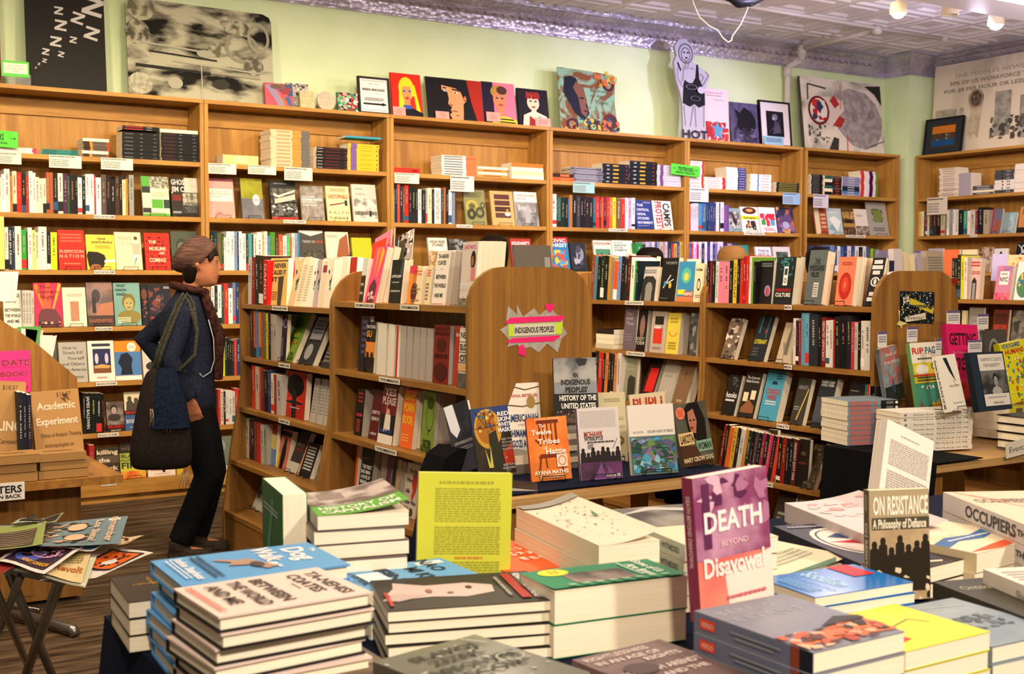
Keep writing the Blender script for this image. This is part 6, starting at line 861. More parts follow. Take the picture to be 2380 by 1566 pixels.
pile('white In Place of Me paperback', 2132, 2267, 3.22, .745, 958, 8, 'e4e0d8', 'v.5,.28,.34,.44,333,IN PLACE OF ME;v.5,.68,.34,.28,333,Doreen Stock;b.3,.9,.7,.96,1,777', dep=.16, rot=-13)
pile('thick black hardcover', 2300, 2392, 3.2, .745, 960, 4, '14161c', '', dep=.2, hard=True, rot=90, page='page')
tbook('Rip the Page activity book with yellow band', (2135, 956), (2202, 948), (2113, 798), .888, '4a9a88', 'r0,.7,1,1,e8e4d8;T.25,.88,.09,.4,c03828,RiP;T.75,.88,.1,.5,2a6a80,PAGE!;b.2,.74,.9,.78,1,333;r0,.4,1,.7,d8c838;e.3,.6,.22,.08,e8e8e0;o.72,.64,.1,.05,.3,2a7a50;b.1,.42,.95,.5,2,2a4a40;r0,.5,1,.53,d84828;s5,12,.1,.3,.9,.36,.04,fff;p c03828,.1,.02,.12,.16,.2,.02;p e8a828,.4,.0,.5,.12,.6,.06,.7,.16,.8,.04,.95,.1,1,0', sp='5a8a50', lean=10, grp=Ge)
pile('teal Rip the Page paperback', 2120, 2200, 3.40, .745, 959, 6, '4a8a80', 'r.2,.5,.8,.9,7aa898;r.2,.1,.8,.3,c8b868', dep=.18, rot=-16)
tbook('hot pink Getting Screwed book', (2215, 950), (2288, 945), (2198, 757), .894, 'c81c60', 'T.5,.82,.14,.86,3a1024,GETTING;t.35,.66,.04,.4,e888a8,Sex Workers;T.5,.52,.14,.9,3a1024,SCREWED;r0,0,1,.3,a82820~681420~14', sp='9a1448', spine='V.5,.3,.5,.5,3a1024,GETTING SCREWED', lean=10, d=.03, grp=Ge)
pile('red Getting Screwed paperback', 2222, 2266, 3.35, .745, 953, 5, 'a82028', 'r.2,.3,.8,.9,d05048', dep=.18)
tbook('dark book with stone arch behind Cinematic Quests', (2300, 900), (2352, 895), (2285, 768), .96, '4a4446', 'o.4,.55,.25,.3,.2,8a8a90;e.4,.5,.18,.25,222', st=False, lean=8, grp=Ge)
tbook('navy Cinematic Quests for Identity hardcover', (2277, 960), (2353, 950), (2254, 822), .905, '1c2a40', 'r.2,.68,.96,.96,dcd8d4;t.58,.87,.055,.64,556,CINEMATIC QUESTS;t.58,.77,.055,.5,556,FOR IDENTITY;r.2,.3,.96,.68,2a2a2c~6a6a6c~16;h.62,.5,.12,999,222,aaa;r.2,.08,.96,.28,dcd8d4;b.3,.2,.85,.24,1,99a;t.6,.13,.04,.3,444,MARIA GARCIA', sp='14181e', lean=12, d=.03, hard=True, grp=Ge, st=False)
tbook('yellow Videogames for Humans book', (2350, 940), (2412, 934), (2322, 800), .90, 'd8d020', 'T.4,.94,.07,.7,2a5aa0,VIDEOGAMES;T.5,.84,.08,.7,b03020,HUMANS;s8,60,.05,.05,.95,.78,.06,3a8ab0/c85028/e8e8a0/4a7a30', sp='a8a018', lean=10, d=.03, grp=Ge)
pile('grey stone arch paperback', 2302, 2350, 3.5, .745, 901, 8, '4a4446')
pile('yellow Videogames paperback', 2354, 2400, 3.3, .745, 944, 4, 'c8c028', 'b.2,.2,.8,.8,1,555', dep=.2)
for i, (x0, x1, y0, y1, Yp, nm) in enumerate([(2040, 2061, 771, 808, 3.5, 'above the grey-pink book'), (2108, 2132, 760, 795, 3.48, 'above Rip the Page'), (2200, 2231, 722, 757, 3.5, 'above Getting Screwed'), (2271, 2297, 730, 765, 3.5, 'above the stone arch book'), (2250, 2282, 791, 821, 3.3, 'above Cinematic Quests'), (2174, 2188, 787, 826, 3.35, 'above In Place of Me')]):
    a = onY(Yp, x0, y1); b_ = onY(Yp, x1, y1); u = b_-a; w_ = u.length; h = onY(Yp, x0, y0).z-a.z; r = root('price_card', a, f'small white event card with violet top {nm}', 'card', 'event cards above the display books')
    mb = MB(); mb.box(0, 0, 0, w_, .001, h, 'd8d4d8'); art(mb, 'r0,.84,1,1,5a5488;b.1,.3,.9,.75,3,889', V((0, 0, 0)), X_, Z_, -Y_, w_, h); mb.build('card', r); mb = MB(); mb.tube([(w_/2, .004, h*.3), (w_/2, .006, -.08)], .0015, 'clear', 5); mb.build('stem', r)
hang('white Events sign hanging from the plywood table edge', PL('Y', 3.03, 'x'), 2338, 2420, 1030, 1066, 'r0,0,1,1,ddd6cc;t.35,.5,.36,.5,333,Events!', None, -5)
for i, (x0, x1, yt, c) in enumerate([(2205, 2260, 1092, '3a2c20'), (2268, 2330, 1085, '8a7c6c'), (2335, 2395, 1090, '7a5040')]): pile(f'{cname(c)} paperback on the lower shelf', x0, x1, 3.25, .262, yt+115, 7, c, 'r.3,.3,.7,.7,bba', dep=.2)
# ---------------------------------------------------------------- big front table
TZ = .88
r = root('display_table', (1.6, 1.55, 0), 'large front table carrying the nearest piles of books', 'table')
mb = MB(); mb.box(.50, 1.0, TZ-.04, 2.72, 2.10, TZ-.006, 'ply'); wb(mb, 'tabletop', r)
for x in (.55, 2.62):
    for y in (1.05, 2.0): mb = MB(); mb.box(x, y, 0, x+.05, y+.05, TZ-.04, 'oak_v'); wb(mb, 'leg', r)
drape('navy cloth draped over the large front table', .497, 2.723, .997, 2.103, TZ-.001, {'W': .6, 'S': .6, 'N': .5}, 'navy')
def rotn(e): return V((-e.y, e.x, 0))
def flat(lab, z, n, mode, NL=None, NR=None, FL=None, side=None, cov='ddd', front='', spine='', th=None, dep=None, wid=None, page='page', sp=None, hard=False, jit=.004, jr=1.5, lift=0, cols=None, where='front table', back=None):
    if NL and NR:
        A_, B_ = onZ(z, *NL), onZ(z, *NR); e = B_-A_; W_ = e.length; e.normalize(); D_ = dep or abs((onZ(z, *FL)-A_).dot(rotn(e)))
    else:
        F_, A_ = onZ(z, *side[0]), onZ(z, *side[1]); p = F_-A_; D_ = dep or p.length; p.normalize(); e = V((p.y, -p.x, 0)); W_ = wid
    p = rotn(e); th = th or (z-TZ)/n; rd = random.Random(int(z*1000+W_*1000)); bot = TZ if th*n+.004 > z-TZ else z-th*n
    for i in range(n):
        a = R(rd.uniform(-jr, jr)) if i else 0; rm = Matrix.Rotation(a, 3, 'Z'); e2 = rm @ e; p2 = rm @ p; j = (e*rd.uniform(-jit, jit)+p*rd.uniform(-jit, jit)) if i else V((0, 0, 0))
        o = A_+j; o.z = z-th*i
        M = {'N': lambda: frame(o, e2, -Z_, p2), 'A': lambda: frame(o+p2*D_, -p2, -Z_, e2), 'U': lambda: frame(o+p2*D_+e2*W_, -e2, -Z_, -p2), 'B': lambda: frame(o+e2*W_, p2, -Z_, -e2)}[mode]()
        w_, h = (W_, D_) if mode in 'NU' else (D_, W_)
        l = f'{lab}, {ORD[i]} from top of its pile, {where}' if n > 1 else f'{lab}, {where}'
        book(l, M, w_, h, th-.0008, cols[i % len(cols)] if cols else cov, sp=sp, front=front if i == 0 else '', spine=spine, page=page, hard=hard, vis=.4 if i else 1, grp=f'pile of {lab}', lift=lift if i == 0 else 0, back=back)
flat('thick black and gold paperback', .96, 3, 'A', (299, 1400), (440, 1383), (258, 1342), cov='2e241c', front='T.3,.6,.06,.3,a88038,OF;V.4,.5,.05,.5,a88038,HISTORY;r0,.96,1,1,8a2020', page='page', jit=.002, jr=.5)
flat('light blue Dog Walker hardcover', 1.027, 6, 'A', (423, 1362), (814, 1311), (352, 1303), cov='5a9cd4', front='T.3,.95,.035,.14,eee,The;T.4,.84,.13,.5,f4f0f0,Dog;T.3,.66,.12,.55,f4f0f0,Walk;T.7,.62,.1,.2,f4f0f0,er;p a88878,.35,.5,.75,.62,.8,.54,.6,.48,.55,.36,.45,.4,.3,.3,.3,.36,.4,.46;e.62,.52,.1,.04,4a3a38;T.5,.14,.055,.8,eee,Joshua Stephens;b.1,.2,.9,.28,2,246;b.15,.05,.85,.1,2,cde', page='page', hard=True, jit=.008, jr=2.5, sp='4a8cc8', back='4a8cc8')
flat('white Between the World and Me hardcover', 1.032, 7, 'A', (508, 1434), (864, 1375), (426, 1364), cov='e0ccc4', front='T.52,.88,.085,.78,443c38,TA-NEHISI;T.45,.75,.085,.62,443c38,COATES;r.4,.66,.6,.668,443c38;T.5,.5,.085,.74,443c38,BETWEEN;T.5,.35,.085,.8,443c38,THE WORLD;T.45,.2,.085,.62,443c38,AND ME;b.1,.04,.9,.09,2,e07868', page='page', hard=True, jit=.006, jr=2, sp='1a1818', back='1e1c1c')
# upright thick green book
z = 1.085; FLp, NLp, NRp = onZ(z, 609, 1110), onZ(z, 656, 1150), onZ(z, 710, 1144); a = (NLp-FLp); w_ = a.length; a.normalize(); y = Z_.cross(a)
book('thick green book standing upright on the front table, spine hidden', frame(V((FLp.x, FLp.y, TZ)), a, y, Z_), w_, z-TZ, (NRp-NLp).length, '1c6a44', front='p 4a9a78,.2,.3,.5,.9,.6,.9,.3,.2;b.1,.75,.8,.82,2,bcc;T.5,.36,.07,.7,c8d030,Sex at;T.55,.22,.07,.7,c8d030,the Limits')
flat('cream-edged History paperback with green and photo cover', 1.06, 7, 'N', (738, 1200), (951, 1187), cov='6a5c5a', dep=.225, sp='d8d0c0', front='r0,0,1,.36,5aa838;r0,.36,1,1,6a5a58~c0b4b0~16;r.15,.6,.45,.85,8a7c7a;T.5,.25,.1,.86,f0ece0,HISTORY OF;T.5,.1,.1,.86,f0ece0,CAPITALISM', lift=.02, page='page', jit=.006)
tbook('yellow book standing with its printed back cover outward', (966, 1397), (1184, 1387), (974, 1107), .8805, 'ccd044', 'b.22,.9,.8,.94,1,a4a63a;b.18,.6,.88,.88,14,a8aa3c;b.18,.34,.88,.57,12,a8aa3c;b.4,.3,.7,.33,1,d08840;b.18,.04,.88,.29,12,a8aa3c', lean=5, st=False, d=.02, sp='c0b8b0', page='page', name='book')
flat('light blue paperback with square white blocks', .962, 3, 'A', (856, 1372), (1114, 1334), (809, 1325), cov='6aa8d8', front='r.1,.7,.25,.95,eee;T.3,.8,.12,.6,1c2c3c,NAO;T.6,.6,.12,.6,1c2c3c,MI KL;T.5,.35,.12,.6,1c2c3c,EIN;r.3,.1,.9,.3,dfe8f0;T.5,.06,.06,.6,1c2c3c,CITTA')
flat('black paperback with a reclining pale face', .968, 5, 'A', (901, 1421), (1300, 1393), (845, 1350), cov='2a2620', front='p c8b4b0,.15,.12,.3,.3,.28,.55,.4,.7,.62,.68,.72,.5,.66,.3,.7,.1,.5,.05,.35,.1;p b8a4a0,.5,.1,.7,.0,.75,.1,.6,.28;e.44,.55,.05,.02,3a3030;e.58,.42,.03,.02,7a5a58;e.5,.3,.06,.02,8a5a58;T.5,.9,.045,.8,ddd,RENATE SAUMONEAU;r.1,.8,.9,.86,a02820;b.2,.73,.8,.77,1,998;b.5,.02,.9,.06,1,c03828', page='page', jit=.004)
flat('grey glossy Absolute Recoil book', .955, 3, 'N', (1130, 1640), (1372, 1562), cov='6a6c60*', dep=.225, front='s4,26,0,0,1,1,.03,a8a8a0;T.5,.84,.08,.62,2e3028,SLAVOJ;T.5,.71,.08,.5,2e3028,ZIZEK;T.5,.56,.08,.85,2e3028,ABSOLUTE;T.5,.42,.08,.7,2e3028,RECOIL;l.8,.95,.9,.8,.02,a8a8a0;l.05,.6,.15,.4,.02,a8a8a0;o.8,.5,.12,.08,.15,a8a8a0', sp='5a544e', page='page')
flat('brown lettered paperback at the table corner', .93, 2, 'N', (704, 1650), (990, 1592), cov='6a5a48', dep=.2, front=''.join(f'T.5,{.88-.09*k:.2f},.05,.8,b8a898,{t};' for k, t in enumerate(['ESSAYS ON', 'THE LETTER', 'WRITINGS', 'OF THE'])))
flat('thick green book with a portrait photo', .985, 2, 'A', (1289, 1375), (1599, 1338), (1192, 1333), cov='108058', front='r.3,.22,.85,.68,8a7c78~3c3634~14;e.2,.2,.16,.11,e8e030;b.12,.16,.28,.24,2,a89820;T.4,.88,.07,.7,e8f0e4,Some of Us;T.55,.78,.07,.7,e8f0e4,Are Brave;b.1,.7,.8,.74,1,bdc;b.88,.1,.98,.9,8,8cc0a0', page='page', jit=.006, lift=.004)
flat('cream paperback low between the near piles', .905, 1, 'N', (1420, 1640), (1640, 1596), cov='d8c8b0', dep=.14, front='h.3,.5,.2,887,444,332', th=.024)
flat('plum Rightlessness in an Age of Rights paperback', .935, 2, 'N', (1590, 1640), (1800, 1580), cov='705c5c', dep=.22, front='r0,0,1,.7,705c5c~5a4848~8;T.4,.92,.06,.7,c8b8b4,RIGHTLESSNESS;T.42,.82,.06,.7,c8b8b4,IN AN AGE OF;T.7,.73,.06,.4,c8b8b4,RIGHTS;T.5,.56,.07,.85,c8b8b4,HANNAH ARENDT;T.6,.44,.06,.5,c8b8b4,AND THE;e.3,.6,.16,.1,4a3c3c')
flat('orange Literature book with white letters', .93, 2, 'A', (1188, 1334), (1345, 1310), cov='e8602c', dep=.28, front=';'.join(f'T{.25+.16*i:.2f},{.8-.14*j:.2f},.07,.08,f4ece0,{c}' for j, rw in enumerate(['FORD', 'UTRE', 'EAUE']) for i, c in enumerate(rw)))
flat('white book with a lifted flower-sketch cover', 1.0, 3, 'N', side=((1200, 1180), (1392, 1268)), wid=.12, cov='d8ccb8', front='s4,60,.1,.1,.9,.9,.03,998/776;p 3a7a50,.7,.5,.8,.62,.76,.5,.9,.48;r0,.9,1,1,8a8880', page='page', lift=.02, sp='page')
flat('grey and cream Weapons book with spine outward', 1.0, 4, 'N', side=((1398, 1186), (1592, 1266)), wid=.19, cov='dccdb4', front='r0,.45,1,1,34302c~8a8682~6;p b8b8b8,.0,.8,.5,.9,1,.75,1,.85,.5,.98;b.5,.1,.9,.35,4,887', spine='v.5,.3,.34,.48,222,WEAPONS AND WITNESSES;b.4,.65,.6,.8,1,778;r.3,.92,.7,.97,a33', sp='c8d0c4', page='page')
tbook('purple Death Beyond Disavowal book standing upright', (1630, 1452), (1800, 1418), (1608, 1114), .95, '8a3c6c', 'r0,.42,1,1,84406c~c090b0~9;r0,0,1,.42,e88878~c85858~6;p f4dcd8,.35,.3,1,.42,1,0,.4,0;s5,14,.0,.6,1,1,.12,5a2850/a87098/d8b0c8;r.1,.5,.2,.95,5c2c54;T.5,.68,.14,.78,f4e4e8,DEATH;t.5,.52,.04,.36,e8c8d0,BEYOND;T.48,.37,.13,.82,f4e4e4,Disavowal;b.35,.12,.9,.16,1,c06878;b.6,.06,.9,.08,1,c06878', lean=3, st=False, d=.024, sp='8a3050', spine='V.5,.62,.34,.5,e8c0c8,DEATH BEYOND DISAVOWAL')
flat('thick blue-grey book with red spine mark', .992, 4, 'N', (1890, 1517), (2103, 1467), (1611, 1420), cov='7c8090', front='r0,.2,1,1,7a7e94~8a8c98~5;t.4,.86,.08,.6,a8aab8,B E R R I O;t.45,.7,.08,.7,a8aab8,E L I A N S;p c87048,.0,.1,.3,.22,.6,.3,1,.42,1,.05,.5,.1;s4,46,0,.02,1,.3,.08,c06040/5a3020/e0b090/2a2420/a84830;p 2a2422,.5,.3,.8,.42,1,.36,1,.3', spine='r0,0,1,.1,141824;r0,.1,1,.17,8a4030;r.25,.8,.78,.94,d84830;v.5,.87,.26,.11,f4d8c8,VERSO;r.3,.3,.42,.62,8a90a0;r.56,.24,.68,.66,8a90a0', sp='68708a', page='page')
flat('blue Socialism paperback', .952, 4, 'A', (1895, 1388), (2123, 1352), (1794, 1338), cov='1c74c8*', front='T.45,.44,.16,.7,a8d0f0,Socialism;t.6,.28,.07,.6,88b8e8,is democracy;r.0,.7,.5,.92,c82838;b.2,.06,.8,.2,4,68a8e0', page='page', jit=.003, th=.018)
tbook('On Resistance book standing upright with crowd photo', (2022, 1400), (2160, 1391), (2020, 1142), .885, 'a89878', 'r0,.34,1,.64,b8a484;T.52,.86,.16,.92,efe8d8,ON RESISTANCE;r.04,.64,1,.75,4a4838;T.5,.695,.08,.9,e8e0c8,A Philosophy of Defiance;r0,0,1,.64,c0ac8c~a89070~8;c.0,.08,1,.6,7,2a241c;s5,20,0,0,1,.3,.07,2a241c/d8ccb0', lean=3, st=False, d=.02, sp='5a5248', spine='V.5,.4,.4,.6,c8c0b0,ON RESISTANCE;v.5,.88,.34,.14,c8c0b0,HOWARD')
tbook('open white book standing with printed page showing', (2036, 1262), (2146, 1240), (2076, 1040), .905, 'ece6e0', 'b.3,.88,.7,.9,1,998;b.1,.55,.92,.82,12,a8a4a0;b.1,.1,.92,.5,16,a8a4a0', lean=10, st=False, d=.03, sp='pageg', page='page')
flat('white Occupiers hardcover with red threads', 1.0, 3, 'N', side=((2192, 1143), (2430, 1238)), wid=.19, cov='d8c8b0', front='T.4,.74,.09,.6,887c6c,OCCUPIERS;l.1,.98,.7,.3,.012,d84838;l.2,.9,.9,.35,.012,d84838;l.4,.5,.9,.4,.012,d84838;s6,30,.2,.02,.9,.25,.06,5a5248/8a8070', spine='V.5,.5,.6,.5,444,OCCUPIERS;V.5,.19,.3,.1,444,THE;t.5,.05,.03,.9,888,GAUTNEY', sp='d0c8cc', page='page')
flat('striped cream, blue and orange paperback', .955, 2, 'N', (2270, 1286), (2420, 1250), (2130, 1218), cov='e0d4b8', front='p 3a6aa0,0,.25,.3,.35,.6,.3,1,.42,1,.55,.6,.45,.3,.5,0,.4;p d85830,.0,.05,.4,.12,1,.2,1,.1,.4,.0;p e8a848,0,.8,.4,.85,.5,1,0,1;b.2,.36,.8,.42,1,dde', page='page', sp='c8b898')
flat('black paperback with red and white star flag', .945, 2, 'N', side=((1797, 1222), (2000, 1310)), wid=.17, cov='2c2c3c', front='o.5,.5,.4,.36,.12,d8d0cc;e.5,.5,.33,.3,d8ccc8;p b82838,.2,.5,.8,.36,.75,.6,.5,.52;p 2c3c6c,.3,.62,.5,.7,.7,.62,.5,.56;b.1,.88,.9,.94,1,99a', page='page')
flat('black paperback with red stripe', .94, 2, 'A', (2162, 1318), (2268, 1292), cov='3a3430', dep=.2, front='l.1,.6,.9,.5,.04,a03020;b.2,.2,.6,.4,2,888')
flat('dark olive Ontopower paperback', .935, 2, 'N', side=((2168, 1352), (2420, 1448)), wid=.17, cov='3c3a30', front='t.4,.8,.08,.6,b8b4a4,Ontopower;l.1,.74,.7,.74,.006,887', page='page')
flat('white hardcover with faint spine lettering', .96, 2, 'N', side=((2285, 1322), (2480, 1400)), wid=.15, cov='dcd4c8', spine='t.5,.5,.03,.2,777,;v.5,.35,.4,.45,888,Slavoj Zizek', sp='dcd4cc', front='b.1,.3,.9,.9,8,aaa')
flat('blue-grey photo paperback near the frame edge', .93, 2, 'N', (2306, 1504), (2480, 1466), (2130, 1405), cov='8494a0', front='r0,0,1,1,7a8a98~98a4ac~4;s6,30,.2,.3,.8,.6,.07,4a545c/5c666e;l.2,.9,.9,.8,.01,b8c0c8', page='page')
flat('yellow paperback with red shape and drawn line', .962, 3, 'A', (2105, 1514), (2302, 1467), cov='d4d044', dep=.17, front='p d03028,.6,.0,.85,.1,.8,.3,.55,.25;l.5,.4,.4,.7,.012,554;l.4,.7,.55,.8,.012,554', page='page')
flat('cream paperback with curled green-lined cover', .93, 2, 'N', (1812, 1348), (1975, 1306), cov='d8ccb0', dep=.2, front='p 3a6a48,0,.0,.8,.0,.9,.08,.0,.05;b.1,.3,.9,.6,4,aa9', lift=.012, page='page')
flat('lavender-white book with lifted pink cover', .965, 2, 'N', side=((1824, 1168), (2012, 1243)), wid=.18, cov='c8bcc0', front='s5,20,.1,.3,.9,.9,.1,d89090/bbb', page='page', lift=.02)
# ---------------------------------------------------------------- gift-wrapped book counter
X1 = onY(5.62, 179).x; cab = root('wooden_counter', (X1-.8, 5.85, 0), 'wooden counter with angled back board holding kraft-wrapped books', 'counter')
mb = MB(); mb.box(X1-1.6, 5.62, .02, X1, 6.1, .545, 'oak_v'); wb(mb, 'body', cab)
mb = MB(); mb.box(X1-1.6, 5.612, .05, X1-.21, 5.62, .26, 'oak_v'); wb(mb, 'drawer', cab); mb = MB(); mb.box(X1-1.6, 5.612, .27, X1-.21, 5.62, .53, 'oak_v'); wb(mb, 'door', cab)
mb = MB(); mb.box(X1-.28, 5.60, .36, X1-.16, 5.612, .39, 'metal'); mb.box(X1-.23, 5.597, .34, X1-.2, 5.61, .41, 'metal'); wb(mb, 'latch', cab)
mb = MB(); mb.box(X1-1.6, 5.42, .55, X1+.14, 6.12, .585, 'oak_y'); wb(mb, 'counter_top', cab)
mb = MB(); Yb = 6.0; P = [onY(Yb, *q) for q in ((-150, 640), (0, 742), (75, 790), (179, 877), (181, 940))]; poly = [(p.x, p.z) for p in P]+[(P[-1].x, .585), (X1-1.6, .585)]; mb.prism(poly, Yb, Yb+.02, 'oak_v'); wb(mb, 'back_board', cab)
sg = MB(); a = onY(5.985, -60, 917); b_ = onY(5.985, 72, 917); h = onY(5.985, 0, 816).z-a.z; w_ = b_.x-a.x; sg.box(0, 0, 0, w_, .001, h, 'e83888'); art(sg, 't.74,.72,.13,.48,541,DATE;t.62,.45,.11,.62,541,A BOOK!;t.7,.12,.08,.5,a26,read;l.5,.62,.9,.62,.006,a26;e.93,.7,.02,.02,a88', V((0, 0, 0)), X_, Z_, -Y_, w_, h); sg.build('pink_sign', None, Matrix.Translation(a), 'hot pink handwritten sign about a date with a book', 'sign')
KP = PL('Y', 5.5, 'kraft counter')
tbook('kraft-wrapped book inked Academic Experiment standing up', (84, 1060), (196, 1052), (70, 912), .64, 'a8804e', 't.68,.93,.07,.3,5a4028,$18.87;T.5,.76,.11,.8,d8c8b0,Academic;T.5,.74,.02,.7,3a2c1c,_______;T.5,.52,.11,.86,d8c8b0,Experiment;t.55,.3,.06,.85,3a2818,*Ethics of Analytic Thinking;t.5,.14,.06,.6,3a2818,Anthropologists on;p 5a4028,.6,.88,.72,.8,.66,.92,.8,.82,.74,.94,.7,.86', lean=10, st=True, d=.03, page='a8804e')
tbook('kraft-wrapped book lettered ending LING standing up', (-70, 1075), (52, 1066), (-60, 893), .64, 'a8804e', 't.7,.92,.06,.3,5a4028,$18.87;T.55,.42,.12,.8,e0d4c0,TELLING;t.7,.22,.06,.4,3a2818,Canteen;t.6,.08,.06,.6,3a2818,to Studies', lean=10, st=True, d=.03, page='a8804e')
for i, (a, yt, c) in enumerate(((36, 912, '20242e'), (46, 914, '1c1c2c'), (57, 918, '24222e'))):
    spines(PL('Y', 5.72, 'kraft counter'), .586, 'top', a, f'{a+10}:{c}:{yt}')
def kraft(x0, x1, Yp, z0, n, th, lab):
    a = onY(Yp, x0).x; b_ = onY(Yp, x1).x
    for i in range(n):
        rd = random.Random(i+int(x0)); j = rd.uniform(-.015, .015)
        book(f'{lab}, {ORD[n-1-i]} from top of its pile', frame(V((a+j, Yp+rd.uniform(0, .02), z0+th*(i+1)-.001)), X_, -Z_, Y_), b_-a, .16, th-.003, 'a07a4a', page='a07a4a', front='b.2,.3,.8,.7,2,7a5830' if i == n-1 else '', grp='kraft-wrapped books', name='wrapped_book')
kraft(83, 200, 5.44, .586, 3, .038, 'kraft-wrapped flat book beside the latch'); kraft(-60, 84, 5.43, .586, 3, .04, 'kraft-wrapped flat book at the frame side')
a = onY(5.40, -80, 1172); b_ = onY(5.40, 58, 1172); h = onY(5.40, 0, 1123).z-a.z; sg = MB(); w_ = b_.x-a.x; sg.box(0, 0, 0, w_, .001, h, 'dedad8'); art(sg, 'T.58,.62,.4,.75,222,POSTERS;T.56,.22,.2,.76,222,PRICE ON BACK', V((0, 0, 0)), X_, Z_, -Y_, w_, h); sg.build('poster_sign', None, Matrix.Translation(a), 'white sign about posters with price on back', 'sign')
for i, (x, y, c) in enumerate(((50, 768, '5a9a50'), (62, 776, 'd8d4c8'), (80, 788, 'e0dcd4'), (8, 640, 'e8e4d8'))):
    P = onY(6.08, x, y+60); mb = MB(); rd = random.Random(i)
    for k in range(4): a = V((P.x+rd.uniform(-.03, .03), P.y+k*.006, P.z)); mb.mesh([a, a+V((.05, 0, 0)), a+V((.06+rd.uniform(-.02, .02), 0, .14)), a+V((.0, 0, .15+rd.uniform(-.03, .01)))], [(0, 1, 2, 3)], c); mb.mesh([a+V((0, .0015, 0)), a+V((.05, .0015, 0)), a+V((.06, .0015, .14)), a+V((0, .0015, .14))], [(3, 2, 1, 0)], c)
    mb.build('leaflet_bundle', label=['green-printed leaflets sticking up behind the counter board', 'cream leaflets beside the green-printed ones', 'white leaflets lowest on the slanted board', 'white paper sheets at the frame side behind the counter'][i], cat='leaflets')
# ---------------------------------------------------------------- folding stand with posters
pz = .58
st_ = root('folding_stand', (.6, 4.0, 0), 'grey metal folding stand holding the loose posters', 'stand')
A0, A1 = onZ(pz, -120, 1290), onZ(pz, 150, 1345); B0, B1 = onZ(pz, -120, 1230), onZ(pz, 210, 1240)
mb = MB(); mb.mesh([p-Z_*.02 for p in (A0, A1, B1, B0)]+[p-Z_*.004 for p in (A0, A1, B1, B0)], [(0, 1, 2, 3), (7, 6, 5, 4), (0, 4, 5, 1), (1, 5, 6, 2), (2, 6, 7, 3), (3, 7, 4, 0)], 'metal'); wb(mb, 'tray', st_)
for q0, q1, r_ in (((140, 1345, pz-.02), (52, 1590, .02), .016), ((20, 1330, pz-.02), (135, 1600, .02), .014), ((-20, 1345, pz-.02), (70, 1560, .02), .012), ((48, 1340, pz-.02), (-40, 1560, .02), .012)):
    mb = MB(); mb.tube([onZ(q0[2], q0[0], q0[1]), onZ(q1[2], q1[0], q1[1])], r_, 'metal', 10); wb(mb, 'leg', st_)
mb = MB(); P = [onZ(.03, *q) for q in ((-30, 1415), (90, 1440), (168, 1462))]; mb.tube(P+[P[-1]+V((.01, -.02, -.02))], .022, 'metal', 8); wb(mb, 'foot_bar', st_)
mb = MB(); mb.tube([onZ(.3, 0, 1400), onZ(.3, 90, 1420)], .009, 'metal', 8); wb(mb, 'cross_bar', st_)
def poster(lab, q, z, k, spec, curl=0.01):
    P = [onZ(z+i_*curl, *p) for i_, p in zip((0, 1, .3, 0), q)]; o, e = P[0], P[1]-P[0]; f = P[3]-P[0]; g = 6; mb = MB()
    def S_(u, v): p = P[0]*(1-u)*(1-v)+P[1]*u*(1-v)+P[2]*u*v+P[3]*(1-u)*v; return p+Z_*(.006*math.sin(u*5+v*3)+curl*(u-.5)**2)
    for i in range(g):
        for j in range(g):
            mb.face([S_(i/g, j/g), S_((i+1)/g, j/g), S_((i+1)/g, (j+1)/g), S_(i/g, (j+1)/g)], k); mb.face([S_(i/g, (j+1)/g)-Z_*.0006, S_((i+1)/g, (j+1)/g)-Z_*.0006, S_((i+1)/g, j/g)-Z_*.0006, S_(i/g, j/g)-Z_*.0006], 'ddd6cc')
    m2 = MB(); art(m2, spec, V((0, 0, 0)), X_, Y_, Z_, 1, 1, 6)
    for v_ in m2.v: u, v, h_ = v_.x, v_.y, v_.z; p = S_(u, v); v_.x, v_.y, v_.z = p.x, p.y, p.z+h_*1.2+.0012
    n = len(mb.v); mb.v += m2.v; mb.f += [tuple(n+a for a in f_) for f_ in m2.f]; mb.m += [mb.mi(m2.mk[i]) for i in m2.m]
    mb.build('poster', label=lab, cat='poster', group='loose posters on the folding stand')
G4 = lambda k: ''.join(f'r{.05+.1*a:.2f},{.05+.1*b_:.2f},{.13+.1*a:.2f},{.13+.1*b_:.2f},{k};' for a in range(9) for b_ in range(9))
poster('white-edged orange poster lowest at the table corner', [(90, 1352), (222, 1340), (357, 1290), (236, 1256)], pz, 'e0dcd8', 'r.3,.3,.92,.92,2a1c2c;r.36,.36,.88,.88,e06820;p ddd,.5,.5,.6,.7,.75,.6,.65,.45;s4,14,.4,.4,.85,.85,.05,2a1c2c')
poster('pale poster with grey-green edge hanging over the stand', [(10, 1325), (198, 1362), (225, 1300), (60, 1280)], pz+.006, 'c8ccb0', 'r.02,.02,.98,.1,e8e4dc;b.3,.3,.9,.5,3,887')
poster('cream Revolt poster with orange lettering', [(60, 1330), (190, 1352), (212, 1290), (90, 1270)], pz+.012, 'dcc898', 'T.7,.4,.2,.5,b06828,Revolt;b.1,.6,.9,.9,4,a89868')
poster('deep red poster under the white-framed one', [(-100, 1340), (5, 1330), (140, 1262), (-60, 1280)], pz+.018, '8a2420', '')
poster('white-framed purple concert poster', [(-10, 1305), (103, 1331), (198, 1275), (70, 1262)], pz+.026, 'ece6e4', 'r.1,.1,.9,.9,2c1838;e.35,.5,.22,.32,4a5ab0;e.3,.5,.1,.14,201838;o.5,.68,.25,.2,.2,c89ac8;s4,24,.4,.5,.85,.85,.04,d8a0c8/e0b040;T.62,.24,.12,.5,e0a838,HENRY JOHNSON;l.2,.4,.5,.6,.02,b06a30')
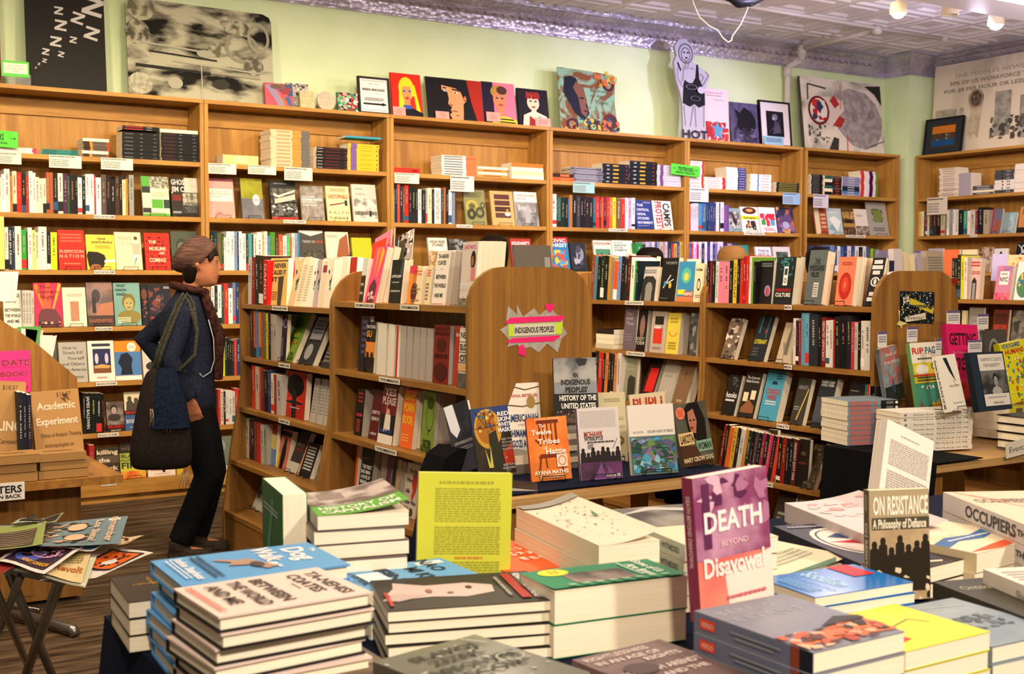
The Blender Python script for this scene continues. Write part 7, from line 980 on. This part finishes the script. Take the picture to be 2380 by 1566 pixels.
poster('blue and white poster edge with sky picture', [(130, 1278), (215, 1278), (258, 1262), (200, 1258)], pz+.03, 'e8e4e8', 'r.1,.2,.9,.8,4a90c0')
poster('black and cream poster peeking from behind', [(225, 1268), (290, 1262), (335, 1250), (270, 1240)], pz+.022, 'd8c8a0', 's5,14,.1,.1,.9,.9,.1,222/a03028')
poster('grey-blue poster reading remember los siete', [(-150, 1285), (278, 1260), (298, 1204), (-60, 1222)], pz+.045, '6a8490', 'r.28,.05,.56,.8,7a6a5a;r.3,.1,.55,.78,58503f~4a4438~8;s4,60,.5,.1,.8,.9,.04,d8b898/3a302a/b89880;e.72,.3,.06,.12,d8b898;e.7,.68,.06,.12,d8b898;V.83,.5,.045,.75,d8b89c,Los Siete!;V.93,.5,.05,.86,d8b89c,remember;l.0,.06,.6,.02,.012,c8b848')
poster('green poster with dark cell grid', [(-150, 1300), (98, 1262), (108, 1216), (-60, 1222)], pz+.055, '8a9a58', 'r.05,.05,.9,.72,4a4438;'+''.join(f'r.07,{.09+.075*k:.3f},.88,{.12+.075*k:.3f},8a7c68;' for k in range(8)))
poster('small black photo poster on top of the pile', [(25, 1220), (130, 1210), (150, 1196), (60, 1205)], pz+.062, '8a9a80', 'r.1,.2,.5,.85,1a1a1c;r.55,.2,.95,.85,1c1a1c')
# ---------------------------------------------------------------- ceiling fittings
r = root('ceiling_rail', onZ(3.61, 1900, 44), 'long white conduit rail running along the tin ceiling', 'ceiling rail'); mb = MB(); mb.tube([onZ(3.605, 1480, -28), onZ(3.605, 2193, 91)], .017, 'white_paint', 8); wb(mb, 'conduit', r)
P = onZ(3.605, 2193, 91); mb = MB(); mb.box(P.x-.03, P.y-.02, 3.585, P.x+.03, P.y+.02, 3.63, 'white_paint'); wb(mb, 'end_cap', r)
r = root('heating_pipe', onY(YW-.05, 1836, 260), 'white pipe rising the wall and crossing the tin cove', 'pipe')
a = onY(YW-.06, 1830, 340).x; q = YW-.05; mb = MB(); mb.tube([(a, q, TOP), (a, q, 3.38), (a+.01, q-.02, 3.43), (a+.05, q-.12, 3.47)], .03, 'white_paint', 10); mb.tube([(a+.05, q-.12, 3.46), (a+.05, q-.14, 3.57)], .032, 'white_paint', 10)
mb.tube([(a+.05, q-.14, 3.57), (a+.05, q-1.0, 3.59)], .022, 'white_paint', 10); wb(mb, 'pipe_run', r)
for p0, p1 in (((a, q, 3.32), (a, q, 3.42)), ((a+.05, q-.13, 3.5), (a+.05, q-.13, 3.6)), ((a+.05, q-.97, 3.585), (a+.05, q-1.04, 3.59))): mb = MB(); mb.tube([p0, p1], .04, 'white_paint', 10); wb(mb, 'pipe_joint', r)
r = root('hanging_cable', onY(6.4, 1690, 90), 'thin white loop of cable hanging from the ceiling', 'cable'); mb = MB(); mb.tube([onY(6.4, *p) for p in ((1606, -24), (1612, 8), (1626, 40), (1648, 60), (1668, 70), (1680, 88), (1692, 98), (1700, 94), (1702, 84), (1722, 56), (1736, 24), (1744, -20))], .005, 'white_paint', 6); wb(mb, 'cable', r)
r = root('cable_bundle', onY(6.4, 1740, 0), 'black bundle of fittings at the top of the hanging cable', 'ceiling fitting'); mb = MB(); mb.tube([onY(6.4, *p) for p in ((1660, -12), (1700, -4), (1716, 4), (1745, 2), (1790, -14))], [.01, .03, .045, .04, .02], 'wire', 8); mb.tube([onY(6.38, *p) for p in ((1735, 0), (1745, 12), (1752, 8), (1754, -4))], .008, 'wire', 6); wb(mb, 'fitting', r)
for i, (x, y, k, lab) in enumerate(((2088, 22, 'bulb_warm', 'lit warm round bulb fitting by the ceiling beam'), (2208, 26, None, 'unlit cream spotlight between the two lit ones'), (2315, 50, 'bulb_cool', 'lit bright white spotlight nearest the side wall'))):
    P = onY(6.0, x, y); r = root('ceiling_spotlight', P, lab, 'spotlight', 'ceiling spotlights'); 
    mb = MB(); mb.lathe([(.001, CEIL-P.z), (.05, CEIL-P.z), (.05, CEIL-P.z-.02), (.015, CEIL-P.z-.03), (.015, .05)], 'white_paint', 16); mb.build('canopy', r)
    mb = MB(); mb.lathe([(.02, .06), (.055, .05), (.062, 0), (.062, -.03), (.056, -.03), (.05, .03), (.001, .04)], 'd8c8a8', 20); mb.build('shade', r)
    if k:
        mb = MB(); R_ = .052; mb.lathe([(.001, -.06)]+[(R_*math.sin(t*.3), -.02-.045*math.cos(t*.3)) for t in range(1, 10)]+[(.001, .03)], k, 16); mb.build('bulb', r)
# ---------------------------------------------------------------- people
def ring(cx, cy, cz, rx, ry, n=20, p=2.3, tilt=0, ang=0):
    out = []
    for i in range(n):
        t = 2*math.pi*i/n; c, s_ = math.cos(t), math.sin(t); x = rx*math.copysign(abs(c)**(2/p), c); y = ry*math.copysign(abs(s_)**(2/p), s_)
        out.append(V((cx+x*math.cos(ang)-y*math.sin(ang), cy+x*math.sin(ang)+y*math.cos(ang), cz+x*tilt)))
    return out
def remesh(o, vx, sm=6, sub=False):
    md = o.modifiers.new('r', 'REMESH'); md.mode = 'VOXEL'; md.voxel_size = vx; md.use_smooth_shade = True
    s_ = o.modifiers.new('s', 'SMOOTH'); s_.iterations = sm; s_.factor = .5
def head_mb(mb, c, k, s_=1):
    # profile: height, front x, back x, half width
    prof_ = [(-.115, .045, -.03, .035), (-.108, .072, -.045, .045), (-.09, .082, -.06, .055), (-.075, .08, -.07, .062), (-.06, .086, -.078, .066), (-.04, .082, -.085, .070), (-.02, .082, -.09, .072), (0, .082, -.094, .074), (.02, .086, -.097, .076), (.045, .086, -.098, .076), (.07, .078, -.095, .072), (.09, .06, -.082, .062), (.105, .035, -.06, .045), (.113, .01, -.03, .02)]
    rings = []
    for z, f, b_, wd in prof_:
        cx = (f+b_)/2; rx = (f-b_)/2; rings.append([p*s_+c for p in ring(cx, 0, z, rx, wd, 24, 2.4)])
    mb.loft(rings, k)
    mb.loft([[V(p)*s_+c for p in r_] for r_ in ([(.07, -.012, .02), (.07, .012, .02), (.092, 0, .022)], [(.07, -.014, 0), (.07, .014, 0), (.1, 0, 0)], [(.07, -.019, -.022), (.07, .019, -.022), (.105, 0, -.02)], [(.07, -.016, -.032), (.07, .016, -.032), (.098, 0, -.032)])], k)
    for z, x, r_ in ((-.05, .083, .012), (-.063, .08, .013)): mb.tube([V((x-.006, -.022, z))*s_+c, V((x, 0, z))*s_+c, V((x-.006, .022, z))*s_+c], [.006*s_, r_*.9*s_, .006*s_], k, 8)
    for y in (-.074, .074): mb.tube([V((-.012, y, .02))*s_+c, V((-.02, y*1.1, .0))*s_+c, V((-.01, y, -.025))*s_+c], [.01, .016, .008], k, 8)
def face_bits(r, c, s_=1):
    for y in (-.03, .03):
        mb = MB(); mb.lathe([(.001, .006), (.0055, .0045), (.0075, 0), (.0055, -.0045), (.001, -.006)], 'a89c94', 10, Matrix.Translation(c+V((.0735, y, .012))*s_)); mb.build('eye', r)
        mb = MB(); mb.lathe([(.001, .004), (.003, .003), (.0045, 0), (.003, -.003), (.001, -.004)], '140c0a', 8, Matrix.Translation(c+V((.0795, y, .012))*s_)); mb.build('pupil', r)
        mb = MB(); mb.tube([c+V((.076, y*.5, .034))*s_, c+V((.08, y, .038))*s_, c+V((.068, y*1.55, .03))*s_], [.002, .0032, .0015], 'hair', 6); mb.build('eyebrow', r)
        mb = MB(); mb.tube([c+V((.077, y*.6, .02))*s_, c+V((.083, y, .022))*s_, c+V((.07, y*1.5, .016))*s_], .0018, 'hair', 6); mb.build('eyelashes', r)
    mb = MB(); mb.tube([c+V((.084, -.02, -.056))*s_, c+V((.0935, 0, -.0555))*s_, c+V((.084, .02, -.056))*s_], [.002, .005, .002], '7a3a34', 8); mb.build('lips', r)
def hand(mb, w_, d, k, side=1, up=V((0, 0, 1))):
    d = d.normalized(); s_ = d.cross(V((0, side, 0))).normalized(); n_ = V((0, side, 0))
    mb.loft([[w_+d*a+s_*(wd*math.cos(t))+n_*(.013*math.sin(t)) for t in [i*math.pi/5 for i in range(10)]] for a, wd in ((0, .022), (.03, .034), (.07, .038), (.09, .034))], k)
    for i, L_ in enumerate((.062, .07, .066, .05)):
        o = w_+d*.085+s_*(.028-.019*i); mb.tube([o-d*.01, o+d*L_*.45+n_*-.004, o+d*L_*.8-n_*.016, o+d*L_*.95-n_*.028], [.009, .0085, .008, .006], k, 8)
    mb.tube([w_+d*.02+s_*.025, w_+d*.05+s_*.05-n_*.006, w_+d*.085+s_*.052-n_*.014], [.012, .010, .007], k, 8)
def person(loc, ang, lab, P, grp=None):
    M = Matrix.Translation(loc) @ Matrix.Rotation(R(ang), 4, 'Z') @ Matrix.Scale(P.get('s', 1), 4); r = root('person', M, lab, 'person', grp); sk = P.get('skin', 'skin')
    J = P['J']; hc = V(J['head']); nk = V(J['neck'])
    mb = MB(); head_mb(mb, hc, sk); mb.tube([hc+V((-.02, 0, -.03)), nk+V((0, 0, .0)), nk-V((.01, 0, .08))], [.048, .05, .07], sk, 14)
    mb.loft([ring(*q, 20) for q in P['body']], sk)
    for s_ in 'RL':
        sh, el, wr, hd = [V(J[x+s_]) for x in ('sh', 'el', 'wr', 'hd')]; mb.tube([sh, (sh+el)/2, el, (el+wr)/2, wr], [.046, .042, .034, .031, .022], sk, 12); hand(mb, wr, hd, sk, 1 if s_ == 'L' else -1)
        hp, kn, an = [V(J[x+s_]) for x in ('hp', 'kn', 'an')]; mb.tube([hp, (hp+kn)/2, kn, kn+(an-kn)*.35, an], [.08, .07, .05, .05, .032], sk, 14); mb.tube([an-V((.04, 0, .02)), an+V((.02, 0, -.03)), an+V((.13, 0, -.045))], [.028, .032, .02], sk, 10)
    b_ = mb.build('body', r); remesh(b_, .0075, 2); face_bits(r, hc)
    mb = MB(); mb.loft([ring(*q, 22) for q in P['jacket']], P['top'])
    for s_ in 'RL': sh, el, wr = [V(J[x+s_]) for x in ('sh', 'el', 'wr')]; mb.tube([sh+(sh-el)*.1+V((0, 0, -.02)), sh, (sh+el)/2, el, (el+wr)/2, wr+(wr-el)*.0], [.055, .072, .066, .06, .055, .046], P['top'], 16)
    j = mb.build('jacket', r); remesh(j, .009, 5)
    mb = MB(); mb.loft([ring(*q, 20) for q in P['hips']], P['legs'])
    for s_ in 'RL': hp, kn, an = [V(J[x+s_]) for x in ('hp', 'kn', 'an')]; mb.tube([hp, (hp+kn)/2, kn, (kn+an)/2, an+V((0, 0, .015))], [.098, .09, .07, .066, .062], P['legs'], 16)
    t = mb.build('trousers', r); remesh(t, .011, 4)
    for s_ in 'RL':
        an = V(J['an'+s_]); mb = MB(); mb.loft([ring(an.x-.0, an.y, .1, .055, .05, 16), ring(an.x, an.y, .055, .056, .048, 16), ring(an.x+.05, an.y, .05, .11, .046, 16), ring(an.x+.055, an.y, .012, .12, .048, 16), ring(an.x+.055, an.y, .0, .12, .046, 16)], 'shoe'); o = mb.build('shoe', r); remesh(o, .008, 2)
    return r, hc
Bd = [(.0, 0, .80, .09, .15), (.0, 0, .92, .085, .13), (-.01, 0, 1.02, .085, .125), (-.02, 0, 1.18, .095, .15), (-.025, 0, 1.29, .085, .165), (-.02, 0, 1.35, .06, .10)]
Jk = [(.005, 0, .775, .118, .175), (.0, 0, .84, .122, .18), (-.005, 0, .95, .118, .165), (-.02, 0, 1.08, .128, .165), (-.035, 0, 1.2, .13, .185), (-.04, 0, 1.3, .105, .19), (-.03, 0, 1.35, .08, .13), (-.012, 0, 1.385, .07, .078), (-.005, 0, 1.42, .066, .068)]
Hp = [(.0, 0, .70, .10, .15), (.0, 0, .78, .115, .165), (.0, 0, .86, .10, .15), (.0, 0, .9, .09, .14)]
J = dict(head=(.055, 0, 1.535), neck=(-.005, 0, 1.40), shR=(-.035, -.175, 1.30), elR=(-.105, -.235, 1.05), wrR=(-.005, -.20, .85), hdR=(.3, 0.2, -1), shL=(-.035, .175, 1.30), elL=(-.26, .23, 1.13), wrL=(-.10, .2, .97), hdL=(1, -.3, -.4),
         hpR=(.01, -.085, .80), knR=(.075, -.085, .43), anR=(-.07, -.09, .075), hpL=(.01, .085, .80), knL=(.10, .09, .43), anL=(.01, .10, .075))
ploc = onZ(0, 452, 1289)
pr, hc = person((ploc.x, ploc.y, 0), -20, 'person in a knitted hat and navy jacket walking with a dark tote bag', dict(J=J, body=Bd, jacket=Jk, hips=Hp, top='jacket', legs='trouser', s=.995))
# knitted slouch hat, hair, scarf
mb = MB(); ub = V((.665, 0, .748)); ua = V((-.748, 0, .665)); c0 = hc+V((.006, 0, .02)); rg = []
for s_, r_, wy, sh in ((-.004, .100, .084, 0), (-.004, .108, .09, 0), (.022, .110, .092, 0), (.026, .107, .09, 0), (.034, .114, .096, .002), (.06, .120, .1, .01), (.085, .117, .097, .016), (.108, .10, .085, .02), (.124, .07, .062, .02), (.133, .035, .03, .018), (.135, .004, .004, .016)):
    rg.append([c0+ua*s_-ub*sh+ub*(r_*math.cos(t))+V((0, wy*math.sin(t), 0)) for t in [2*math.pi*k/36 for k in range(36)]])
mb.loft(rg, 'hat')
ht = mb.build('knitted_hat', pr)
mb = MB(); mb.loft([[p+hc for p in ring(cx, 0, z, rx, ry, 20)] for cx, z, rx, ry in ((-.006, .10, .07, .065), (-.006, .07, .092, .08), (-.008, .045, .097, .083), (-.022, .03, .082, .083), (-.03, .015, .072, .082), (-.042, -.03, .06, .078), (-.05, -.07, .046, .066), (-.055, -.1, .03, .05))], 'hair'); mb.tube([hc+V((.06, -.06, .05)), hc+V((.052, -.07, .03)), hc+V((.04, -.074, .012))], [.014, .012, .006], 'hair', 8); o = mb.build('hair', pr); remesh(o, .007, 3)
mb = MB(); pts = [V((-.01+.085*math.cos(t), .09*math.sin(t), 1.41-.02*math.cos(t))) for t in [i*.5236 for i in range(12)]]; mb.tube(pts, .022, 'scarf', 12, True); mb.tube([V((.06, -.03, 1.40)), V((.085, -.05, 1.33)), V((.115, -.05, 1.24)), V((.14, -.04, 1.17)), V((.135, -.04, 1.05)), V((.135, -.04, .93))], [.022, .028, .03, .036, .03, .026], 'scarf', 12); mb.tube([V((.06, .03, 1.40)), V((.1, .02, 1.28)), V((.13, .02, 1.12)), V((.135, .02, .98))], [.022, .028, .032, .026], 'scarf', 12); o = mb.build('scarf', pr); remesh(o, .009, 3)
mb = MB(); mb.tube([V((.09, -.10, 1.25)), V((.115, -.105, 1.15)), V((.118, -.11, 1.04)), V((.10, -.125, .98)), V((.06, -.15, .955)), V((.045, -.155, .975))], .003, '9a98a0', 6); mb.build('earphone_cord', pr)
# tote bag (its own thing)
bagM = pr.matrix_world.copy(); bg = root('tote_bag', bagM @ Matrix.Translation((-.12, -.30, .5)), 'dark patchwork tote bag hanging from the walking person', 'bag'); off = V((-.12, -.30, .5))
mb = MB(); rg = [(-.135, 1.02, .055, .025), (-.13, .95, .085, .045), (-.125, .85, .115, .06), (-.125, .72, .14, .065), (-.13, .6, .155, .06), (-.13, .53, .15, .045), (-.13, .505, .12, .025)]
mb.loft([[p-off for p in ring(cx-.01, -.285-.02, z, rx, ry, 24, 2.8)] for cx, z, rx, ry in rg], 'bag'); o = mb.build('bag_body', bg); sbm = o.modifiers.new('sub', 'SUBSURF'); sbm.levels = 1; sbm.render_levels = 2
mb = MB(); mb.loft([[p-off for p in ring(cx+.025, -.285-.03, z, rx*.75, ry+.004, 24, 2.8)] for cx, z, rx, ry in rg[:4]], 'bag_blue', False); mb.build('denim_patch', bg)
for yy, dx in ((-.29, 0), (-.315, .02)):
    mb = MB(); pts = [V((-.175+dx, yy, 1.0)), V((-.15+dx, yy+.02, 1.1)), V((-.105+dx, yy+.045, 1.22)), V((-.06+dx, -.235, 1.33)), V((-.03+dx, -.19, 1.385)), V((0+dx, -.21, 1.34)), V((.04, -.25, 1.2)), V((.03, -.275, 1.08)), V((-.05, yy, 1.0))]
    vs = []; w2 = .014
    mb.tube([p-off for p in pts], .010, 'strap', 8); mb.build('shoulder_strap', bg)
for i, (x, z) in enumerate(((-.185, .82), (-.13, .81), (-.10, .8), (-.02, .5), (-.04, .49))):
    mb = MB(); rd = random.Random(i); y = -.372 if z > .6 else -.31
    for k in range(4): mb.tube([V((x+k*.004, y, z))-off, V((x+k*.005+rd.uniform(-.01, .01), y-.004, z-.03))-off, V((x+rd.uniform(-.02, .02), y, z-.07-rd.random()*.04))-off], .0016, '8a7a68', 5)
    mb.build('loose_thread', bg)
# shoppers between the racks and the wall
def shopper(x, ytop, Yp, ang, hair, top, lab, bun=False):
    P = onY(Yp, x, ytop); s_ = P.z/1.675
    J2 = dict(J); J2.update(head=(.0, 0, 1.535), neck=(-.03, 0, 1.40), elR=(-.03, -.22, 1.05), wrR=(.1, -.16, .9), elL=(-.03, .22, 1.05), wrL=(.1, .16, .9), hdL=(.3, -.2, -1), knR=(.02, -.09, .43), knL=(.02, .09, .43), anR=(-.02, -.1, .075), anL=(-.02, .1, .075))
    r_, h_ = person((P.x, P.y, 0), ang, lab, dict(J=J2, body=Bd, jacket=Jk, hips=Hp, top=top, legs='trouser', s=s_)); mb = MB()
    mb.loft([[p+h_ for p in ring(-.02, 0, z, rx, ry, 20)] for z, rx, ry in ((.14, .02, .02), (.132, .07, .06), (.10, .105, .09), (.05, .118, .1), (0, .1, .098), (-.06, .085, .09), (-.1, .06, .07))], hair); o = mb.build('hair', r_); remesh(o, .008, 3)
shopper(1145, 545, 6.95, 70, 'hair', '3a3c44', 'dark-haired person standing beyond the Top Recommendations rack')
shopper(1507, 574, 7.1, 80, 'hair', '4a3c38', 'dark-haired person hidden behind the Science & Technology rack')
shopper(1697, 570, 7.1, 95, 'blond', '5a4a48', 'light-haired person behind the start of the Media rack')
shopper(1900, 573, 7.1, 60, 'hair', '38404c', 'dark-haired person behind the grey Files hardcover')
finish_books(300)
for l_, n_ in USED.items():
    if n_ > 1: print('DUP', n_, l_)
